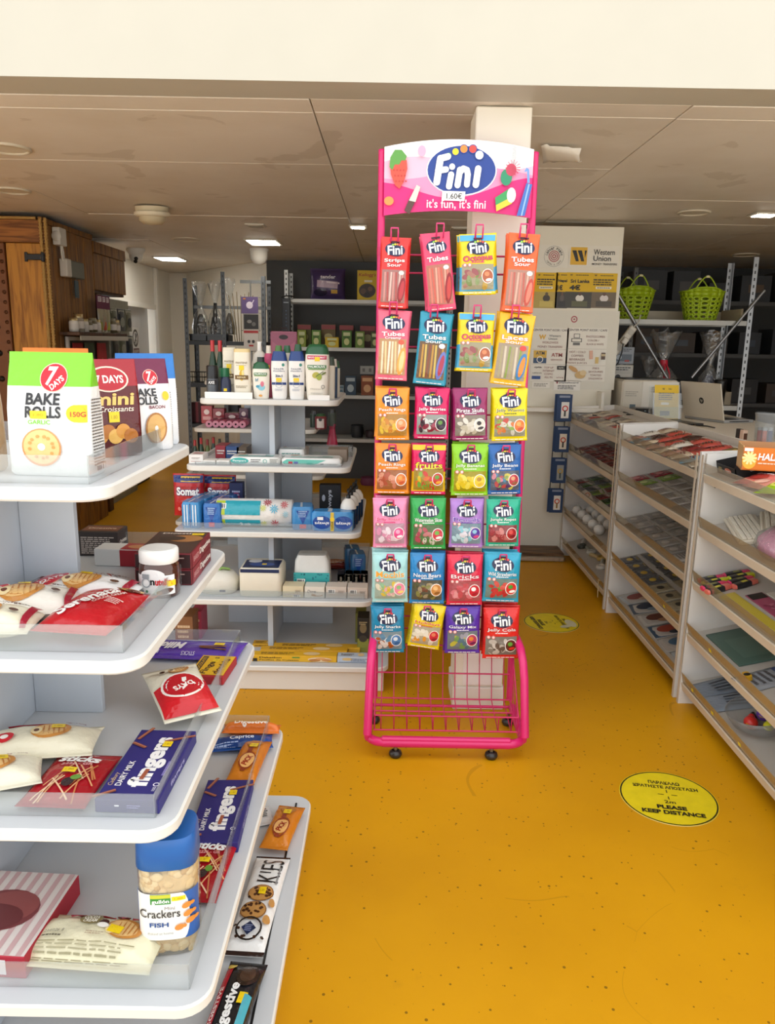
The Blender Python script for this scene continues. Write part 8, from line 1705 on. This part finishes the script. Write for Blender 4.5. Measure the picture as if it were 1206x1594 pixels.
for k, (a, b) in enumerate(((296, 322), (323, 356))):
    x0, x1 = P(a, 520, Y=7.35).x, P(b, 520, Y=7.35).x
    o = thing('display_tray', ('black open box under the first cellophane pack', 'black open box under the other cellophane packs')[k], 'box', TR((x0 + x1) / 2, 7.43, z + .001), MB().box(-(x1 - x0) / 2, (x1 - x0) / 2, -.11, .11, 0, .06, plastic('15171A'), .003)); part('rim', MB().box(-(x1 - x0) / 2 - .003, (x1 - x0) / 2 + .003, -.114, -.109, .05, .063, plastic('202226')), o)
for k in range(7):
    x = P(365 + 3 * k, 500, Y=7.35).x
    thing('bamboo_stick', '%s thin bamboo stick leaning behind the greeting cards' % ORD[k], 'stick', TR(0, 0, 0), MB().tube([(x, 7.36 + .01 * k, z + .002), (x - .06 + .02 * k, 7.40, z + .42 + .015 * (k % 3))], .004, mat('8A7A5A', .6, vary=.15), 6), 'bamboo sticks')
for k, (q, c0, c1) in enumerate((((375, 462, 402, 488), '6A5A8A', 'D9C8E0'), ((377, 487, 405, 514), 'B8B4AC', '2E2E30'), ((379, 514, 403, 546), 'D8D4CE', 'B83A3A'))):
    cx, zb_, w, h = stand(*q, 7.2)
    o = thing('greeting_card', ('purple music disc greeting card at the top of the card spinner', 'black and white photo greeting card in the middle of the spinner', 'white and red greeting card at the bottom of the spinner')[k], 'greeting card', TR(cx, 7.2, zb_ + h / 2, 0, 0, -8), MB().box(-w / 2, w / 2, -.003, .003, -h / 2, h / 2, card(c0))); p = Print(front(-.003), .0008, .0005)
    if k == 0: p.ell(0, 0, w * .2, w * .2, 'E8E0F0'); p.rect(w * .15, h * .1, .008, h * .5, 'E0D8EC', -30); p.rect(-w * .3, h * .38, w * .15, h * .08, 'D98A3A')
    elif k == 1: p.rect(0, -.002, w * .84, h * .84, '2A2A2C'); p.ell(-w * .1, 0, w * .14, h * .1, '8A8A88'); p.ell(w * .15, -h * .15, w * .12, h * .12, '6A6A68')
    else: p.rect(0, h * .42, w * .96, h * .12, 'B02A2E'); p.ell(-w * .15, -h * .05, w * .1, h * .08, '3A3A3C'); p.ell(w * .15, -h * .05, w * .1, h * .08, '3A3A3C'); p.rect(0, -h * .25, w * .3, h * .08, 'B83A3A')
    p.done(o)
sp_x = P(390, 480, Y=7.23).x
sp = thing('card_spinner', 'thin wire post holding the three greeting cards', 'card rack', TR(0, 0, 0), MB().tube([(sp_x, 7.24, .001), (sp_x, 7.24, P(390, 436, Y=7.24).z)], .006, steel('8A8A88'), 8))
for zz in (462, 487, 514, 546): part('wire_shelf', MB().tube([(sp_x - .09, 7.215, P(390, zz, Y=7.22).z - .004), (sp_x + .09, 7.215, P(390, zz, Y=7.22).z - .004)], .003, steel('8A8A88'), 6), sp)
for k in range(2):
    q = ((292, 578, 318, 597), (296, 602, 315, 640))[k]
    cx, zb_, w, h = stand(*q, 7.35)
    zz = LZ[2] if k == 0 else LZ[1]
    o = thing('wire_basket', ('black wire basket on the middle level of the slotted rack', 'dark red gift box on the lower level of the slotted rack')[k], 'basket' if k == 0 else 'gift box', TR(cx, 7.42, zz + .002))
    if k == 0:
        for a_ in range(8): part('wire', MB().tube([(-.08 + .023 * a_, -.07, 0), (-.08 + .023 * a_, -.075, .10)], .003, plastic('161616'), 5), o)
        for b_ in range(3): part('wire_ring', MB().tube([(-.085, -.075, .003 + .047 * b_), (.085, -.075, .003 + .047 * b_), (.085, .075, .003 + .047 * b_), (-.085, .075, .003 + .047 * b_)], .003, plastic('161616'), 5, True), o)
    else:
        part('box_body', carton(.13, .12, .19, card('4A1E26')), o); part('ribbon', MB().box(-.012, .012, -.0615, .0615, .0, .1915, ink('8A2A34')), o)
for k in range(4):
    o = thing('storage_box', '%s muted carton on the lower levels of the slotted rack' % ORD[k], 'carton', TR(lx0 + .24 + .145 * k, 7.43, (LZ[2], LZ[1])[k % 2] + .001), carton(.13, .16, (.14, .2, .11, .17)[k], card(('4A2A30', '3A3A44', '6A3038', '2E3230')[k]))); p = Print(front(-.08), .001); p.rect(0, .06, .08, .05, 'A87A7A'); p.done(o)
# pink gift bag
cx, zb_, w, h = stand(420, 512, 464, 548, 5.25)
gz = LV[4]
o = thing('gift_bag', 'dusty pink gift bag with flap and small flowers', 'gift bag', TR(cx, 5.25, gz + EPS), MB().loft([(0, w * .47, .04), (.02, w * .5, .045), (P(440, 516, Y=5.25).z - gz, w * .46, .02)], mat('B8708A', .5, vary=.05), 28, 6)); hh = P(440, 516, Y=5.25).z - gz
hy_ = lambda v: .045 + (.02 - .045) * max(0, (v - .02)) / (hh - .02)
p = Print(lambda u, v, n: (u, -hy_(v) - n, v), .001, .0005); p.poly([(-w * .46, hh * .98), (-w * .46, hh * .82), (0, hh * .60), (w * .46, hh * .82), (w * .46, hh * .98)], 'A8607C'); p.ell(0, hh * .88, w * .16, hh * .05, '2A1A22')
for (u, v) in ((-.05, .5), (.08, .55), (.28, .5), (0.02, .4)):
    for k in range(5): p.ell(w * u + .010 * math.cos(k * 1.257), hh * v + .010 * math.sin(k * 1.257), .007, .007, 'E8C0D0', 0, 8, 1); p.n -= p.step
    p.n += p.step
p.done(o); part('handle', MB().tube([(-.03, -.012, hh - .01), (-.02, -.012, hh + .02), (.02, -.012, hh + .02), (.03, -.012, hh - .01)], .004, plastic('2A1A22'), 6), o)
# ---- rack along the dark back wall
BY0, BY1 = 8.0, 8.4
bx0 = P(443, 470, Y=BY0).x
BZ = [P(520, y, Y=BY0).z for y in (760, 683, 615, 541, 466)]
br = rack('grey metal rack of tea and cereal along the dark back wall', bx0, .62, BY0, BY1, BZ, P(443, 420, Y=BY0).z, mat('C0C2C0', .4, .3, .1), mat('BFBFBA', .4, .25, .1))
cx, zb_, w, h = stand(481, 417, 537, 467, BY0 + .02, BZ[4])
m_, fn = pillow(w, h, .16, foil('4A3A66'), .012, 77, 14, 14, .004)
o = thing('diaper_pack', 'purple diaper pack standing on the top of the back rack', 'diaper pack', TR(cx, BY0 + .12, BZ[4] + h / 2 + .002), m_); p = Print(fn, .004, .001, True); p.text('tender', w * .02, h * .22, w * .44, h * .12, 'E0DCE8', .03); p.rect(0, -h * .02, w * .6, h * .22, 'B8A0B4', -4, 6, 3); p.rect(w * .1, h * .04, w * .5, h * .05, 'E0D0D8', -4, 4, 1); p.ell(-w * .2, -h * .28, w * .2, h * .12, '2A2440', 0, 16, 2); p.rect(w * .2, -h * .25, w * .18, h * .12, 'C8A04A', 0, 3); p.done(o)
o = gbox('cereal_box', 'yellow chocolate cereal box on the top of the back rack', 'cereal box', (556, 421, 587, 467), BY0 + .05, BZ[4], .06, card('D2B428'), lambda p, w, h: (p.text("Kellogg's", 0, h * .84, w * .86, h * .14, 'A8242A', .01, 0, .2), p.rect(w * .05, h * .64, w * .4, h * .07, 'E8E0C8'), p.ell(0, h * .32, w * .42, h * .24, '3A2A20'), p.ell(-w * .2, h * .3, w * .14, h * .1, '5A4030'), p.ell(w * .15, h * .38, w * .12, h * .08, '6A4A34'), p.ell(0, h * .18, w * .16, h * .09, '241812')))
for k, (a, b, t_, c0, lab) in enumerate(((463, 484, 505, '5A5A2A', 'dark olive'), (500, 522, 505, '6A5A34', 'bronze'), (528, 550, 506, '4A3A2A', 'brown'), (560, 584, 507, '5A3A30', 'red brown'))):
    gbox('tea_box', 'tall %s tea box with red top in the rear tea row' % lab, 'tea box', (a, t_, b, 540), BY0 + .16, BZ[3], .07, card(c0), lambda p, w, h: (p.rect(0, h * .88, w * .98, h * .2, '8A2A2A'), p.ell(0, h * .45, w * .3, h * .16, 'A8A06A')), 0, None, 'tea boxes on the back rack')
for k, (a, b, t_, c0, lab) in enumerate(((463, 476, 514, '8A9A3A', 'yellow green'), (485, 499, 514, '5E8A34', 'mid green'), (506, 527, 525, 'D2B424', 'bright yellow'), (532, 547, 515, '4E7A2E', 'grass green'), (553, 567, 516, '6A8A3A', 'pale green'), (577, 590, 517, '4A5A2E', 'dark green'))):
    gbox('tea_box', '%s tea carton in the front tea row' % lab, 'tea box', (a, t_, b, 541), BY0 + .05, BZ[3], .07, card(c0), lambda p, w, h: (p.rect(0, h * .8, w * .7, h * .2, 'C8D0A0'), p.ell(0, h * .35, w * .28, h * .2, 'C8CC8A'), p.lines(0, h * .6, w * .6, h * .12, 1, '2A3A14')), 0, None, 'tea boxes on the back rack')
for k, (q, c0, c1) in enumerate((((537, 585, 554, 614), '2E4458', 'A8B8C0'), ((562, 585, 581, 614), '8A4A2A', 'D9A878'), ((527, 600, 535, 614), '8A98A0', '4A6A7A'))):
    gbox('coffee_box', ('slate blue', 'rust orange', 'small pale')[k] + ' carton on the middle level of the back rack', 'carton', q, BY0 + .05, BZ[2], .07, card(c0), lambda p, w, h: (p.rect(0, h * .8, w * .8, h * .18, c1), p.ell(0, h * .35, w * .3, h * .2, c1)))
for k, (q, c0) in enumerate((((545, 663, 566, 682), '16181C'), ((568, 672, 586, 682), '3A2A2C'), ((560, 745, 588, 759), '6A2A4A'))):
    cx, zb_, w, h = stand(*q, BY0 + .1, BZ[1] if k < 2 else BZ[0])
    o = thing('frying_pan' if k == 0 else 'folded_cloth', ('round black pan on the lower level of the back rack', 'dark folded cloth on the lower level of the back rack', 'plum folded cloth low on the back rack')[k], 'pan' if k == 0 else 'cloth', TR(cx, BY0 + .18, (BZ[1] if k < 2 else BZ[0]) + .001), MB().loft([(0, w * .42, .07), (h * .5, w * .5, .08), (h, w * .42, .07)], mat(c0, .5, vary=.1), 20, 2.4)); part('rim' if k == 0 else 'fold', MB().tube([(w * .45 * math.cos(i * .393), .07 * math.sin(i * .393), h * .98) for i in range(16)], .006, mat(c0, .4), 6, True), o)
o = thing('speaker_column', 'slim black column box hanging at the end of the back rack', 'speaker', TR(P(446, 500, Y=7.93).x, 7.93, P(446, 516, Y=7.93).z), MB().box(-.04, .04, -.03, .03, 0, .32, plastic('14161C'), .004)); p = Print(front(-.03), .001); p.lines(0, .28, .05, .02, 1, 'A8B0B8'); [p.ell(0, .2 - .035 * k, .006, .006, '4A5A78') for k in range(5)]; p.done(o); part('hook', MB().tube([(-.05, 0, .33), (0, -.01, .345), (.05, .02, .345), (.07, .06, .34)], .006, plastic('101010'), 6), o)
o = thing('wall_socket', 'white double socket on the dark back wall', 'socket', TR(P(571, 576, Y=8.549).x, 8.5495, P(571, 576, Y=8.549).z), MB().box(-.075, .075, -.012, 0, -.045, .045, plastic('C9C7BE'), .004))
for s_ in (-1, 1): part('outlet', MB().box(s_ * .035 - .014, s_ * .035 + .014, -.0135, -.0121, -.018, .018, plastic('8A8880')), o)

# ================================================================== GOODS ON THE HIDDEN GONDOLA
YB4 = BGY - BGH[3] + .05
for k in range(6):
    x0 = P(325 + 10.4 * k, 656, Y=YB4).x
    o = thing('bin_bag_roll', '%s pink roll from the left in the row of six' % ORD[k], 'roll', TR(x0, YB4 + .10, LV[3] + .022, 90), MB().lathe([(.006, -.1), (.021, -.1), (.021, .1), (.006, .1)], mat('B8607A', .5, vary=.08), 16), 'pink rolls'); part('core', MB().lathe([(.001, -.099), (.0065, -.0985)], paint('D9A8B4'), 12), o); part('end_face', MB().lathe([(.006, .1), (.0215, .1005)], mat('D08AA0', .5), 16), o)
for k, (q, c0) in enumerate((((313, 632, 330, 652), 'A82A34'), ((331, 636, 349, 652), '8A2430'), ((350, 643, 372, 654), '7A2A3A'), ((372, 636, 386, 652), '5A2A44'))):
    gbox('detergent_pack', ('bright red', 'deep red', 'low wine red', 'plum')[k] + ' detergent pack behind the pink rolls', 'detergent pack', q, YB4 + .24, LV[3], .07, foil(c0), lambda p, w, h: (p.rect(0, h * .3, w * .7, h * .2, 'D9A0A0'), p.ell(0, h * .65, w * .25, h * .15, 'E8D4D0')), 0, None, 'red packs behind the rolls')
cx, _, w, h = stand(489, 645, 508, 671, YB4, LV[3])
bottle('air_freshener', 'dark red air freshener can with green top on the hidden gondola', 'spray can', cx, YB4 + .03, LV[3], [(0, w * .48, w * .48), (h * .8, w * .48, w * .48), (h * .85, w * .4, w * .4)], plastic('7A2A34'), 2, 0, [(h * .85, w * .4, w * .4), (h, w * .3, w * .3)], plastic('2E5A3A'), None, lambda p: (p.rect(0, h * .4, w * .6, h * .6, 'D2C8C4', 0, 6), p.ell(0, h * .65, w * .14, w * .14, '3A3A3A')))
for k in range(2):
    cx, _, w, h = stand(481 + 26 * k, 640, 496 + 26 * k, 668, YB4 + .1, LV[3])
    bottle('air_freshener', ('dark green spray can behind the red one', 'grey green spray can at the shelf end')[k], 'spray can', cx, YB4 + .12 + .1 * k, LV[3], [(0, .026, .026), (h * .8, .026, .026)], plastic(('24382E', '4A544C')[k]), 2, 0, [(h * .8, .022, .022), (h, .018, .018)], plastic('2A2A2A'))
for k in range(5):
    x = P(303 + 8.5 * k, 700, Y=4.78).x
    h = .20 + .012 * (k % 2)
    bottle('dish_soap', '%s green dish soap bottle from the rack upright, below the pink rolls' % ORD[k], 'bottle', x, 4.79 + .02 * k, LV[2], [(0, .018, .014), (h * .6, .018, .014), (h * .82, .008, .008)], mat(('1E3A28', '23402A', '5A6A2E', '1E3626', '6A6A34')[k], .25), 2.3, 0, [(h * .82, .009, .009), (h, .008, .008)], plastic(('A8282C', 'B02A2E', '8A2A2A', 'B02C30', '3A3A34')[k]), 'dish soap bottles')
cx = P(521, 680, Y=4.95).x
bottle('bleach_bottle', 'crimson bottle with pouring neck on the hidden gondola', 'bottle', cx - .02, 5.0, LV[2], [(0, .035, .03), (.02, .038, .032), (.15, .038, .032), (.22, .026, .024), (.26, .018, .016)], plastic('A82448'), 2.4, 0, [(.26, .018, .016), (.29, .022, .014), (.30, .016, .012)], plastic('8E1E3C'))
